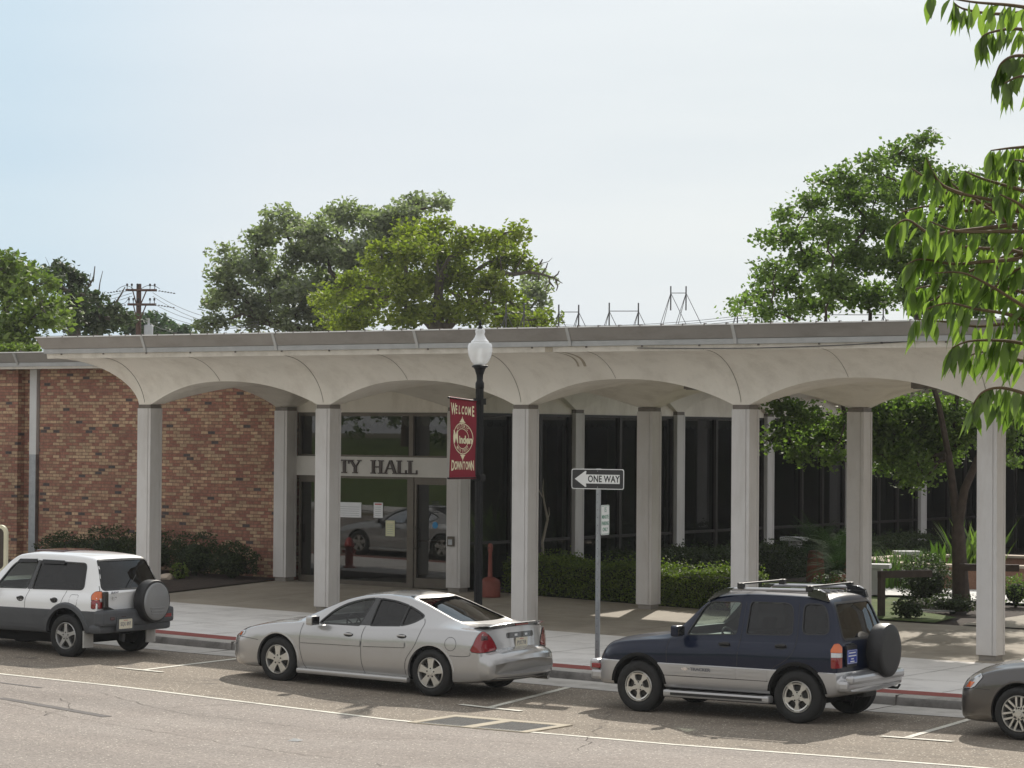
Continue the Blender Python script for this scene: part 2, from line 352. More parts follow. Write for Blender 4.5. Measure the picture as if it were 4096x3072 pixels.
def brick_mat(name,rot):
    m,t,b=nodes(name); l=t.links.new
    co=V(t,'ShaderNodeTexCoord'); sx=V(t,'ShaderNodeSeparateXYZ'); l(co.outputs['Object'],sx.inputs[0])
    cx=V(t,'ShaderNodeCombineXYZ')
    ad=V(t,'ShaderNodeMath',operation='ADD'); l(sx.outputs['X'],ad.inputs[0]); l(sx.outputs['Y'],ad.inputs[1])
    l(ad.outputs[0],cx.inputs[0]); l(sx.outputs['Z'],cx.inputs[1])
    bk=V(t,'ShaderNodeTexBrick',Scale=1.); bk.offset=.5
    bk.inputs['Color1'].default_value=(0,0,0,1); bk.inputs['Color2'].default_value=(1,1,1,1); bk.inputs['Mortar'].default_value=(.5,.5,.5,1)
    bk.inputs['Mortar Size'].default_value=.0075; bk.inputs['Mortar Smooth'].default_value=.2; bk.inputs['Bias'].default_value=0; bk.inputs['Brick Width'].default_value=.205; bk.inputs['Row Height'].default_value=.0727
    l(cx.outputs[0],bk.inputs['Vector'])
    rp=V(t,'ShaderNodeValToRGB'); e=rp.color_ramp; e.interpolation='CONSTANT'
    pal=[(0,(.29,.128,.09)),(.16,(.41,.255,.16)),(.3,(.30,.145,.10)),(.42,(.40,.28,.175)),(.54,(.31,.165,.11)),(.64,(.37,.25,.155)),(.75,(.275,.125,.088)),(.86,(.48,.33,.205)),(.965,(.085,.07,.066))]
    e.elements[0].color=(*pal[0][1],1); e.elements[1].position=pal[1][0]; e.elements[1].color=(*pal[1][1],1)
    for p,c in pal[2:]:
        q=e.elements.new(p); q.color=(*c,1)
    l(bk.outputs['Color'],rp.inputs[0])
    n=V(t,'ShaderNodeTexNoise',Scale=.9,Detail=5.); l(co.outputs['Object'],n.inputs['Vector'])
    r=V(t,'ShaderNodeMapRange'); r.inputs[1].default_value=.3; r.inputs[2].default_value=.7; r.inputs[3].default_value=.84; r.inputs[4].default_value=1.14; l(n.outputs['Fac'],r.inputs[0])
    n2=V(t,'ShaderNodeTexNoise',Scale=14.,Detail=4.); l(co.outputs['Object'],n2.inputs['Vector'])
    r2=V(t,'ShaderNodeMapRange'); r2.inputs[1].default_value=.25; r2.inputs[2].default_value=.75; r2.inputs[3].default_value=.68; r2.inputs[4].default_value=1.32; l(n2.outputs['Fac'],r2.inputs[0])
    mm=V(t,'ShaderNodeMath',operation='MULTIPLY'); l(r.outputs[0],mm.inputs[0]); l(r2.outputs[0],mm.inputs[1])
    sc=V(t,'ShaderNodeVectorMath',operation='SCALE'); l(rp.outputs[0],sc.inputs[0]); l(mm.outputs[0],sc.inputs['Scale'])
    mx=V(t,'ShaderNodeMix',data_type='RGBA'); mx.inputs[7].default_value=(.19,.115,.085,1); l(bk.outputs['Fac'],mx.inputs[0]); l(sc.outputs[0],mx.inputs[6]); l(mx.outputs[2],b.inputs['Base Color'])
    b.inputs['Roughness'].default_value=.9
    inv=V(t,'ShaderNodeMath',operation='SUBTRACT'); inv.inputs[0].default_value=1; l(bk.outputs['Fac'],inv.inputs[1])
    bp=V(t,'ShaderNodeBump',Strength=.6,Distance=.008); l(inv.outputs[0],bp.inputs['Height']); l(bp.outputs[0],b.inputs['Normal'])
brick_mat('brick',0)
def asphalt(name,c,speck,tint,oil=0.):
    m,t,b=nodes(name); l=t.links.new; co=V(t,'ShaderNodeTexCoord')
    n=V(t,'ShaderNodeTexNoise',Scale=.7,Detail=7.,Roughness=.65); l(co.outputs['Object'],n.inputs['Vector'])
    mx=V(t,'ShaderNodeMix',data_type='RGBA'); mx.inputs[6].default_value=(*c,1); mx.inputs[7].default_value=(*tint,1)
    r=V(t,'ShaderNodeMapRange'); r.inputs[1].default_value=.35; r.inputs[2].default_value=.65; l(n.outputs['Fac'],r.inputs[0]); l(r.outputs[0],mx.inputs[0])
    vo=V(t,'ShaderNodeTexVoronoi',Scale=48.); l(co.outputs['Object'],vo.inputs['Vector'])
    r1=V(t,'ShaderNodeMapRange'); r1.inputs[1].default_value=.0; r1.inputs[2].default_value=1.; 
    sx=V(t,'ShaderNodeSeparateColor'); l(vo.outputs['Color'],sx.inputs[0])
    r1.inputs[3].default_value=.72; r1.inputs[4].default_value=1.28; l(sx.outputs[0],r1.inputs[0])
    sc=V(t,'ShaderNodeVectorMath',operation='SCALE'); l(mx.outputs[2],sc.inputs[0]); l(r1.outputs[0],sc.inputs['Scale'])
    # pale aggregate chips
    v2=V(t,'ShaderNodeTexVoronoi',Scale=30.); l(co.outputs['Object'],v2.inputs['Vector']); s2=V(t,'ShaderNodeSeparateColor'); l(v2.outputs['Color'],s2.inputs[0])
    th=V(t,'ShaderNodeMath',operation='GREATER_THAN'); th.inputs[1].default_value=1-speck; l(s2.outputs[1],th.inputs[0])
    ds=V(t,'ShaderNodeMath',operation='LESS_THAN'); ds.inputs[1].default_value=.33; l(v2.outputs['Distance'],ds.inputs[0])
    mm=V(t,'ShaderNodeMath',operation='MULTIPLY'); l(th.outputs[0],mm.inputs[0]); l(ds.outputs[0],mm.inputs[1])
    m2=V(t,'ShaderNodeMix',data_type='RGBA'); m2.inputs[7].default_value=(.62,.58,.48,1); l(mm.outputs[0],m2.inputs[0]); l(sc.outputs[0],m2.inputs[6])
    # long soft tyre wear and oil darkening along the lane
    mp=V(t,'ShaderNodeMapping'); mp.inputs['Scale'].default_value=(.06,.9,1); l(co.outputs['Object'],mp.inputs[0])
    n3=V(t,'ShaderNodeTexNoise',Scale=1.,Detail=4.); l(mp.outputs[0],n3.inputs['Vector']); r3=V(t,'ShaderNodeMapRange'); r3.inputs[1].default_value=.3; r3.inputs[2].default_value=.7; r3.inputs[3].default_value=.86; r3.inputs[4].default_value=1.1; l(n3.outputs['Fac'],r3.inputs[0])
    s3=V(t,'ShaderNodeVectorMath',operation='SCALE'); l(m2.outputs[2],s3.inputs[0]); l(r3.outputs[0],s3.inputs['Scale'])
    fin=s3.outputs[0]
    if oil:
        n5=V(t,'ShaderNodeTexNoise',Scale=1.15,Detail=5.,Roughness=.7); l(co.outputs['Object'],n5.inputs['Vector']); r5=V(t,'ShaderNodeMapRange'); r5.inputs[1].default_value=.60; r5.inputs[2].default_value=.70; r5.inputs[4].default_value=oil; l(n5.outputs['Fac'],r5.inputs[0])
        m5=V(t,'ShaderNodeMix',data_type='RGBA'); m5.inputs[7].default_value=(.06,.055,.05,1); l(r5.outputs[0],m5.inputs[0]); l(fin,m5.inputs[6]); fin=m5.outputs[2]
    l(fin,b.inputs['Base Color']); b.inputs['Roughness'].default_value=.92; b.inputs['Specular IOR Level'].default_value=.3
    bp=V(t,'ShaderNodeBump',Strength=.3,Distance=.004); l(sx.outputs[1],bp.inputs['Height']); l(bp.outputs[0],b.inputs['Normal'])
asphalt('asphalt_lane',(.245,.213,.188),.07,(.27,.24,.215),.14)
asphalt('asphalt_parking',(.205,.172,.135),.16,(.235,.20,.16),.6)
leafmat('leaf_oak',(.15,.17,.115),(.29,.32,.225),.45,.6,.15)
leafmat('leaf_yellow',(.12,.155,.02),(.26,.285,.045),.5,.6,.2)
leafmat('leaf_pear',(.075,.12,.035),(.20,.27,.08),.5,.6,.3)
leafmat('leaf_left',(.09,.135,.03),(.19,.24,.055),.4,.6,.15)
leafmat('leaf_dark',(.035,.055,.027),(.085,.11,.055),.3,.6,.15)
leafmat('leaf_pine',(.045,.08,.045),(.09,.14,.08),.3,.6,.15)
leafmat('leaf_near',(.09,.135,.04),(.24,.31,.10),.58,.42,2.)
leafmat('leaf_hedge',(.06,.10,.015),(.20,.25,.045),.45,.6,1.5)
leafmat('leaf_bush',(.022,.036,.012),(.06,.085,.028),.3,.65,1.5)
leafmat('leaf_palm',(.018,.04,.012),(.04,.075,.02),.25,.95,1.5)
leafmat('leaf_iris',(.045,.085,.018),(.11,.18,.045),.4,.6,1.5)
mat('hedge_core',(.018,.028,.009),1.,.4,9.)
paint('hydrant_red',(.42,.012,.015),.0,.4)
# ---------------------------------------------------------------- ground heights
def interp(x,p): return float(np.interp(x,[a for a,_ in p],[b for _,b in p]))
ZG=[(-40,1.2),(0,.26),(5.3,.17),(7.1,.13),(13.9,.04),(17,-.01),(20.4,-.01),(26,.02),(60,.1)]
ZE=[(-40,1.4),(0,.34),(8,.175),(10.5,.13),(13,.05),(15.3,-.02),(19.6,-.03),(23,.0),(60,.1)]
ZF=[(-40,1.2),(0,.42),(4.6,.34),(10,.27),(13.7,.21),(18.3,.15),(60,.12)]
Z2=[(-40,1.25),(0,.57),(4.6,.52),(9.2,.37),(13.7,.30),(18.3,.25),(60,.2)]
CURB=-5.93
def G(x,y):
    if y<CURB:
        a,b=interp(x,ZG),interp(x,ZE)
        if y>-11.7: return a+(b-a)*(y-CURB)/(-5.77)
        if y>-24: return b
        if y>-27.5: return b+.15
        return b+.15+min((-27.5-y)*.16,1.9)
    c=interp(x,ZG)+.15
    if y<-5.2: return c
    f=interp(x,ZF)
    if y<0: return c+(f-c)*(y+5.2)/5.2
    s=interp(x,Z2)
    if y<4.4: return f+(s-f)*y/4.4
    if y<12: return s+(.45-s)*(y-4.4)/7.6
    return .45
def lines(a,b,step,extra=()):
    n=max(1,int(round((b-a)/step))); return sorted(set([round(a+(b-a)*i/n,4) for i in range(n+1)]+[e for e in extra if a<e<b]))
KX=[p[0] for p in ZG+ZE+ZF+Z2]
def sheet(name,xs,ys,m,dz=0.,kind='structure',label=None,cat=None,thick=0,smooth=True,parent=None):
    mb=MB(); mb.grid([[(x,y,G(x,y)+dz) for x in xs] for y in ys],smooth)
    o=mb.build(name,m,parent,recalc=False); 
    if kind: o['kind']=kind
    return o
XF=lines(-42,62,1.5,KX)
# far-reaching soil sheet below everything
gx=[-700,-300,-150,-80,-42]+[x for x in XF if -42<x<62]+[62,100,180,300,700]
gy=[-300,-150,-80,-60,-50,-45,-40,-35,-30,-27.5,-24.01,-23.98,-22,-11.7,-5.94,-5.80,-5.2,0,4.4,12,20,40,80,150,300,900]
mb=MB(); mb.grid([[(x,y,G(x,y)-(.06 if -27.5<=y<40 and -60<x<80 else .02)) for x in gx] for y in gy],False); o=mb.build('ground','ground_soil',recalc=False); o['kind']='structure'
sheet('road',XF,[-23.99,-20,-15,-11.75],'asphalt_lane',.012)
sheet('parking_lane',XF,[-11.75,-10,-8.5,-6.87],'asphalt_parking',.008)
sheet('gutter_pan',XF,[-6.87,CURB-.002],'gutter',.014)
# kerb: rounded step, with its expansion joints
def kerb(name,ya,sgn,up):
    mb=MB(); rows=[]
    prof=[(0,-.10,0),(0,.01,0),(.012,.08,0),(.03,.125,0),(.06,.145,0),(.10,.152,0),(.235,.154,0),(.235,0,0)]
    for x in XF:
        b=G(x,CURB-.001) if sgn>0 else G(x,-23.9)
        rows.append([(x,ya+sgn*d,b+h) for d,h,_ in prof])
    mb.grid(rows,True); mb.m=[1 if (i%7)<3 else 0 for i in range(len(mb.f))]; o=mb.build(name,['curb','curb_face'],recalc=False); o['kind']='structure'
    return o
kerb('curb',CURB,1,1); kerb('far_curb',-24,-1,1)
mb=MB()
for x in np.arange(-30,50,3.05):
    x=float(x)+.95; g=G(x,CURB-.001); mb.box((x-.006,CURB-.004,g+.016),(x+.006,CURB+.24,g+.1565)); mb.box((x-.006,-6.87,G(x,-6.87)+.014),(x+.006,CURB,g+.018))
o=mb.build('curb_joint','joint'); o['kind']='structure'
sheet('brick_border',XF,[-5.695,-5.2],'brick_strip',.006)
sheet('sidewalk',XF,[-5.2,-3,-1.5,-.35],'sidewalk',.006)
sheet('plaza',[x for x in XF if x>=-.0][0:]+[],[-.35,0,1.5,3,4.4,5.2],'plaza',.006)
sheet('far_sidewalk',XF,[-27.5,-24.23],'sidewalk',.02)
# saw joints
mb=MB()
def strip(mb,P,wd,dz,n=None):
    L_=[Vector((a[0],a[1],0)) for a in P]; rows=[]
    for i in range(len(L_)-1):
        k=max(1,int((L_[i+1]-L_[i]).length/.4))
        for j in range(k+(1 if i==len(L_)-2 else 0)):
            rows.append((L_[i].lerp(L_[i+1],j/k),(L_[i+1]-L_[i]).normalized()))
    gr=[]
    for p,t in rows:
        nrm=Vector((-t.y,t.x,0)); a=p+nrm*wd/2; b=p-nrm*wd/2
        gr.append([(a.x,a.y,G(a.x,a.y)+dz),(b.x,b.y,G(b.x,b.y)+dz)])
    mb.grid(gr,False)
for x in np.arange(-20,45,1.52): strip(mb,[(float(x)+.6,-5.2),(float(x)+.6,-.36)],.012,.0105)
for y in (-3.6,-2.0): strip(mb,[(-30,y),(45,y)],.011,.0107)
for x in (2.3,6.9,11.4,16.0,20.6): strip(mb,[(x,-.35),(x,4.6)],.014,.0105)
strip(mb,[(-.0,2.15),(30,2.15)],.014,.0107)
o=mb.build('pavement_joint','joint',recalc=False); o['kind']='structure'
# painted lines
mb=MB(); strip(mb,[(-42,-11.78),(62,-11.78)],.10,.017)
o=mb.build('edge_line','line_paint',recalc=False); o['kind']='structure'
mb=MB()
for a,b,t in (((8.62,-6.9),(8.98,-9.66),((8.5,-9.73),(9.42,-9.73))),((14.87,-6.9),(15.42,-9.7),((14.95,-9.76),(16.03,-9.84))),((21.35,-6.9),(21.62,-9.42),((21.3,-9.52),(22.3,-9.56))),((2.1,-6.9),(2.4,-9.7),((1.9,-9.73),(2.9,-9.73))),((28,-6.9),(28.2,-9.6),((27.8,-9.65),(28.8,-9.65)))):
    strip(mb,[a,b],.10,.0145); strip(mb,list(t),.11,.0185)
o=mb.build('stall_line','line_paint',recalc=False); o['kind']='structure'
mb=MB()
rc=random.Random(5)
def crack(P,wd=.009,jag=.06):
    Q=[]
    for i in range(len(P)-1):
        a,b=Vector((*P[i],0)),Vector((*P[i+1],0)); k=max(2,int((b-a).length/.16))
        for j in range(k): 
            q=a.lerp(b,j/k); Q.append((q.x+rc.uniform(-jag,jag),q.y+rc.uniform(-jag,jag)))
    Q.append(P[-1]); 
    for i in range(len(Q)-1): strip(mb,[Q[i],Q[i+1]],wd*rc.uniform(.4,1.3),.0195)
for P in ([(13.9,-9.0),(13.6,-10.6),(12.9,-11.9),(12.5,-13)],[(16.9,-8.9),(17.6,-10.2),(18.4,-11.8),(19.0,-13)],[(14.5,-14.4),(16.3,-13.6),(17.5,-12.9),(18.9,-12.6)],[(9.5,-14.0),(12,-14.7),(15,-15.1),(18,-15.6),(21,-16)],[(10.9,-13.4),(11.8,-14.2),(12.0,-14.9)],[(17.6,-10.2),(19.2,-10.1),(20.2,-9.9)],[(20.5,-10.9),(22.5,-11.2),(24,-11)],[(8.9,-10.5),(10.9,-10.6),(12.6,-10.8),(14.5,-10.9)],[(18.5,-16.4),(20.5,-14.6),(22.6,-14.0)],[(19.3,-9.9),(20.8,-8.6),(21.1,-7.2)],[(18,-10.9),(20,-10.8),(22,-10.7)],[(10.7,-12.5),(13,-13.4),(15,-13.2)]): crack(P)
o=mb.build('road_crack','crack',recalc=False); o['kind']='structure'
mb=MB()
for a,b,wd in (((10.3,-14.0),(12.6,-14.35),.16),((8.0,-12.55),(9.8,-12.7),.07)): strip(mb,[a,b],wd,.0165)
o=mb.build('road_patch','patch_dark',recalc=False); o['kind']='structure'
# lawn bank over the road (seen mirrored in the glass)
sheet('lawn_bank',XF,[-70,-55,-45,-40,-36,-32,-30,-27.5],'lawn',.01)
# courtyard surfaces
def zone(name,poly,m,dz,step=.5):
    bm=bmesh.new(); f=bm.faces.new([bm.verts.new((a,b,0)) for a,b in poly]); 
    xs=[p[0] for p in poly]; ys=[p[1] for p in poly]
    for k in np.arange(min(xs)+step,max(xs),step): bmesh.ops.bisect_plane(bm,geom=bm.verts[:]+bm.edges[:]+bm.faces[:],plane_co=(float(k),0,0),plane_no=(1,0,0))
    for k in np.arange(min(ys)+step,max(ys),step): bmesh.ops.bisect_plane(bm,geom=bm.verts[:]+bm.edges[:]+bm.faces[:],plane_co=(0,float(k),0),plane_no=(0,1,0))
    for v in bm.verts: v.co.z=G(v.co.x,v.co.y)+dz
    bmesh.ops.recalc_face_normals(bm,faces=bm.faces)
    for f in bm.faces:
        if f.normal.z<0: f.normal_flip()
    mb=MB(); mb.addbm(bm); o=mb.build(name,m,recalc=False); o['kind']='structure'; bm.free(); return o
zone('courtyard_bed',[(4.9,5.2),(30,5.2),(30,31),(4.9,31)],'mulch',-.012,1.5)
zone('mulch_bed',[(-16,-.35),(-.02,-.35),(.0,4.4),(.0,5),(-16,5)],'mulch',.03,1.5)
zone('courtyard_lawn',[(9.9,9.6),(11.0,8.0),(13.1,5.6),(14.1,5.2),(15.1,5.2),(15.0,6.4),(13.2,7.6),(12.9,9.0),(12.1,9.9)],'lawn',.035,.5)
zone('back_lawn',[(7.6,6.9),(10.4,7.2),(10.6,12),(8.8,13),(7.4,13)],'lawn',.03,.6)
zone('garden_path',[(11.2,10.1),(12.2,10.5),(13.2,9.9),(22,9.9),(22,12.2),(13.5,12.3),(11.3,14.2),(9.4,15.6),(8.6,14.6),(9.6,12.5)],'sidewalk',.045,.6)
zone('side_path',[(15.6,5.2),(24,5.2),(24,8.2),(15.9,8.2)],'plaza',.03,.8)
# ---------------------------------------------------------------- colonnade + hall
SX=4.572; SY=4.3295; CW=.35; HC=CW/2; Z0=4.305; ZT=5.22; OV=1.62
XH=SX/2; YH=SY/2
def colx(k): return k*SX+HC
def coly(j): return j*SY+HC
def arch(p):      # p: 0 at column line … 1 mid-span ; shallow pointed-free arch
    t0=.155/2.285
    if p<=t0: return Z0
    q=1-(p-t0)/(1-t0); return Z0+.455*(1-q**2.25)
def cove(s):      # height of flaring soffit at distance s outside the column line
    s0=.155
    if s<=s0: return Z0
    t=min(1,(OV-.17-s0-(s-s0))/(OV-.17-s0)) if True else 0
    t=max(0,t); return Z0+(ZT-Z0)*(1-t**2.15)**.62
SE=OV-.17
def cove_inv(z):
    lo,hi=.155,SE
    for _ in range(40):
        m=(lo+hi)/2
        if cove(m)<z: lo=m
        else: hi=m
    return lo
def cove_strip(mb,org,along,out,span,inset=0.,nu=28,nv=16,ua=-1,ub=1):
    """one column bay centred on a column: u from -half..half, flaring outwards; barrel behind the arch edge"""
    half=span/2; along=Vector(along); out=Vector(out); org=Vector(org)
    us=[half*(i/nu)*(1 if True else 0) for i in range(nu+1)]
    us=sorted(set([-u for u in us if u<=half*abs(ua)]+us)) if True else us
    us=[u for u in us if ua*half-1e-6<=u<=ub*half+1e-6]
    rows=[];rb=[]
    for u in us:
        zz=arch(abs(u)/half); s0=cove_inv(zz) if zz>Z0+1e-6 else .155
        r=[]
        for j in range(nv+1):
            t=j/nv; s=s0+(SE-s0)*(t**1.6); r.append(org+along*u+out*s+Vector((0,0,cove(s) if t>0 else zz)))
        rows.append(r); rb.append([org+along*u+out*(s0+(-inset-s0)*q)+Vector((0,0,zz)) for q in (0,.5,1)])
    mb.grid(rows,True); mb.grid(rb,True)
    return us
def vault(mb,cx,cy,xh,yh,n=22):
    """groin vault quarter-bays round a bay centre"""
    for sx in (-1,1):
        for sy in (-1,1):
            V_=[[Vector((cx+sx*xh*(1-i/n),cy+sy*yh*(1-j/n),arch(max(i,j)/n))) for i in range(n+1)] for j in range(n+1)]
            vs=[q for r in V_ for q in r]; fs=[]
            for j in range(n):
                for i in range(n):
                    a=j*(n+1)+i; b=a+1; c=a+n+2; d=a+n+1
                    fs+=[(a,b,c),(a,c,d)]
            mb.add(vs,fs,True)
canopy=thing('covered_walkway','long white vaulted concrete canopy on square columns in front of the entrance','canopy',(0,0,0))
hall=thing('municipal_building','single-storey hall with brick wall, tall dark glass walls and flat roof behind the canopy','building',(0,5,0))
hall_inv=Matrix.Translation((0,-5,0))
def hb(mb,name,m,parent=None,**k):
    """link a part of the hall built in world coordinates"""
    mb.v=[tuple(Vector(v)-Vector((0,5,0))) for v in mb.v]
    return mb.build(name,m,parent or hall,**k)
NB=6
mb=MB()
for k in range(0,NB+1): cove_strip(mb,(colx(k),coly(0),0),(1,0,0),(0,-1,0),SX,0,ua=(-1 if k else 0))
for k in range(1,NB+1): cove_strip(mb,(colx(k),coly(1),0),(1,0,0),(0,1,0),SX,0,ua=(-1 if k>1 else 0))
for k in range(NB): vault(mb,colx(k)+XH,coly(0)+YH,XH,YH)
# left end: flare to the west, and the two hipped corners
cove_strip(mb,(colx(0),coly(0),0),(0,1,0),(-1,0,0),SY,0,ua=0)
cove_strip(mb,(colx(0),coly(1),0),(0,1,0),(-1,0,0),SY,0,ub=0)
n=14
for (cy,sy) in ((coly(0),-1),):
    ss=[.0]+[.155+(SE-.155)*((i/n)**1.6) for i in range(n+1)]
    g=[[Vector((colx(0)-a,cy+sy*b,cove(max(a,b)))) for a in ss] for b in ss]; m_=len(ss); fs=[]
    for j in range(m_-1):
        for i in range(m_-1):
            a=j*m_+i; fs+=[(a,a+1,a+m_+1),(a,a+m_+1,a+m_)]
    mb.add([q for r in g for q in r],fs,True)
rb=[[Vector((colx(0)+XH+sx*XH*q,y,arch(1-abs(q)))) for q in np.linspace(-1,1,45)] for sx in (1,) for y in (coly(1),4.75)]; mb.grid(rb,True)
soff=mb.build('vaulted_ceiling','concrete_paint',canopy,merge=True)
# thin construction seams on the flare
mb=MB()
for k in range(0,NB+1):
    for du,zr in ((0,1),(XH-.12,.0)):
        u=colx(k)+du; zz=arch(abs(du)/XH); s0=max(.16,cove_inv(zz)+.01) if du else .16
        P=[(u+ (0.0 if not du else .0),coly(0)-(s0+(SE-s0)*t)-.004,cove(s0+(SE-s0)*t)-.003) for t in np.linspace(0,1,22)**1.5]
        mb=MB(); mb.tube(P,.006 if not du else .004,5); mb.build('seam','cove_seam',canopy)
mb=MB()
for k,dx,wd in ((3,.0,.02),(3,.14,.03)):
    P=[(colx(2)+XH-.75+dx+.06*math.sin(t*5),coly(0)-(.62+(SE-.62)*t),cove(.62+(SE-.62)*t)-.004) for t in np.linspace(0,1,12)]
    mb=MB(); mb.grid([[(p[0]-wd,p[1],p[2]),(p[0]+wd,p[1]-.001,p[2])] for p in P],False); mb.build('water_stain','stain',canopy)
XL=colx(0)-SE; XR=colx(NB)+XH; YF=coly(0)-SE; YB=coly(1)+SE
# edge trim runs: front, west, back
def run(mb,prof,P,closed=False):
    """sweep (out,z) profile along a horizontal path whose left side is outwards"""
    P=[Vector((*p,0)) for p in P]; rows=[]
    for i,p in enumerate(P):
        d=[]
        if i>0: d.append((P[i]-P[i-1]).normalized())
        if i<len(P)-1: d.append((P[i+1]-P[i]).normalized())
        ns=[Vector((a.y,-a.x,0)) for a in d]
        n_=sum(ns,Vector()); n_=n_/ (n_.length**2)*len(ns) if len(ns)==2 else ns[0]
        if len(ns)==2: n_=(ns[0]+ns[1])/(1+ns[0].dot(ns[1]))
        rows.append([p+n_*o+Vector((0,0,z)) for o,z in prof])
    mb.grid(rows,False)
PATH=[(XL,YB-1.5),(XL,YF),(XR,YF)]      # going anticlockwise seen from above: outwards to the right → reversed profile sign
WB=[(-.03,ZT-.01),(.0,ZT-.012),(.012,ZT+.085),(-.03,ZT+.085)]
FL=[(-.02,ZT+.086),(.05,ZT+.086),(.062,ZT+.175),(.0,ZT+.178)]
FM=[(.045,ZT+.177),(.075,ZT+.182),(.17,ZT+.395),(.16,ZT+.40),(.0,ZT+.40)]
DE=[(.12,ZT+.401),(.185,ZT+.401),(.185,ZT+.422),(-.2,ZT+.43)]
for nm,pr,mt in (('soffit_band',WB,'wood_band'),('flashing',FL,'flashing'),('fascia',FM,'fascia_metal'),('drip_edge',DE,'drip_edge')):
    mb=MB(); run(mb,pr,PATH); run(mb,pr,[(XR,YB),(6.6,YB)]); mb.build(nm,mt,canopy,recalc=False)
mb=MB()
for x in [1.39+3.286*i for i in range(-0,9)]:
    mb=MB(); mb.prism([(YF-.055,ZT+.088),(YF-.075,ZT+.18),(YF-.172,ZT+.398),(YF-.182,ZT+.398),(YF-.086,ZT+.176),(YF-.068,ZT+.088)],'x',x-.03,x+.03); mb.build('joint_cover','batten',canopy)
mb=MB()
for i in range(60):
    x=XL+.15+i*.42
    if x<23: mb=MB(); mb.box((x,YF-.19,ZT+.405),(x+.02,YF-.11,ZT+.437)); mb.build('fastener','seam_dark',canopy)
mb=MB()
for i in range(26): 
    x=XL+.4+i*1.13
    if x<23: mb=MB(); mb.cbox((x,YF-.014,ZT+.07),(.035,.02,.03)); mb.build('weep_hole','neck_metal',canopy)
mb=MB(); P=[]
for t in np.linspace(0,1,30): P.append((12.6+5.2*t,YF-.03,ZT+.04-.05*math.sin(math.pi*t)+.05*t))
mb.tube(P,.008,5); mb.build('loose_cable','wire',canopy)
mb=MB(); mb.box((XL+.01,YF+.005,ZT+.2),(XR,YB,ZT+.42)); mb.build('roof','roof_membrane',canopy)
mb=MB()
for x in (colx(2)+1.38,colx(4)+.9): mb=MB(); mb.box((x,YF-.0135,ZT-.008),(x+.16,YF-.0125,ZT+.08)); mb.build('band_stain','stain',canopy)
# columns
def notched(w,n=.032,g=.012):
    h=w/2; o=[]
    for sx,sy in ((-1,-1),(1,-1),(1,1),(-1,1)):
        c=[(sx*h,sy*(h-n)),(sx*(h-g),sy*(h-n)),(sx*(h-g),sy*(h-g)),(sx*(h-n),sy*(h-g)),(sx*(h-n),sy*h)]
        c=[(sx*h,sy*(h-n-.03)),(sx*(h-g),sy*(h-n-.03)),(sx*(h-g),sy*(h-g)),(sx*(h-n-.03),sy*(h-g)),(sx*(h-n-.03),sy*h)]
        if sx*sy<0: c=c[::-1]
        o+=c
    return o
def grooved(w):
    """square section with a slim reveal just inside every corner"""
    h=w/2; a=h-.075; b=h-.055; d=.012; o=[]
    for k in range(4):
        t=math.pi/2*k; c,s=math.cos(t),math.sin(t)
        for (x,y) in ((a,-h),(a,-h+d),(b,-h+d),(b,-h),(h,-h)): o.append((x*c-y*s,x*s+y*c))
    q=[]
    for pnt in o:
        if not q or (abs(pnt[0]-q[-1][0])+abs(pnt[1]-q[-1][1]))>1e-6: q.append(pnt)
    if abs(q[0][0]-q[-1][0])+abs(q[0][1]-q[-1][1])<1e-6: q.pop()
    return q
SEC=grooved(CW)
def column(cx,cy,par,off=Vector((0,0,0)),label=None,ph=.095):
    g=min(G(cx-.1,cy-.1),G(cx+.1,cy+.1)); g=G(cx,cy)
    mb=MB(); mb.prism([(cx+a,cy+b) for a,b in SEC],'z',g+ph,4.23); mb.v=[tuple(Vector(v)-off) for v in mb.v]; c=mb.build('column','column_paint',par)
    if label: c['label']=label
    mb=MB(); e=HC-.012; mb.box((cx-e,cy-e,4.231),(cx+e,cy+e,4.306)); mb.v=[tuple(Vector(v)-off) for v in mb.v]; mb.build('column_neck','neck_metal',c)
    mb=MB(); e=HC-.03; mb.box((cx-e,cy-e,g-.1),(cx+e,cy+e,g+ph-.001)); mb.v=[tuple(Vector(v)-off) for v in mb.v]; mb.build('column_base','plinth',c)
for k in range(NB):
    column(colx(k),coly(0),canopy); column(colx(k),coly(1),canopy)
O5=Vector((0,5,0))
for j in range(2,8): column(4.572+HC,coly(j),hall,O5)
for i in range(1,6): column(4.572+HC+.5+SX*i,31.1,hall,O5)
# east flank of the hall: flare + lunettes over the glass
mb=MB()
for j in range(2,8): cove_strip(mb,(4.572+HC,coly(j),0),(0,1,0),(1,0,0),SY,.02)
cove_strip(mb,(4.572+HC,coly(1),0),(0,1,0),(1,0,0),SY,.02,ua=0)
for i in range(0,6): cove_strip(mb,(4.572+HC+.5+SX*i,31.1,0),(1,0,0),(0,-1,0),SX,.02,ua=(-1 if i else 0))
hb(mb,'courtyard_eave','concrete_paint',merge=True)
mb=MB()
def lunette(mb,org,along,span,up=.46):
    n=16; org=Vector(org); al=Vector(along)
    P=[(u,arch(1-abs(2*u-1))+.01) for u in np.linspace(0,1,n+1)]
    for i in range(n):
        a,b=P[i],P[i+1]; mb.add([org+al*span*a[0]+Vector((0,0,4.2)),org+al*span*b[0]+Vector((0,0,4.2)),org+al*span*b[0]+Vector((0,0,b[1])),org+al*span*a[0]+Vector((0,0,a[1]))],[(0,1,2,3)])
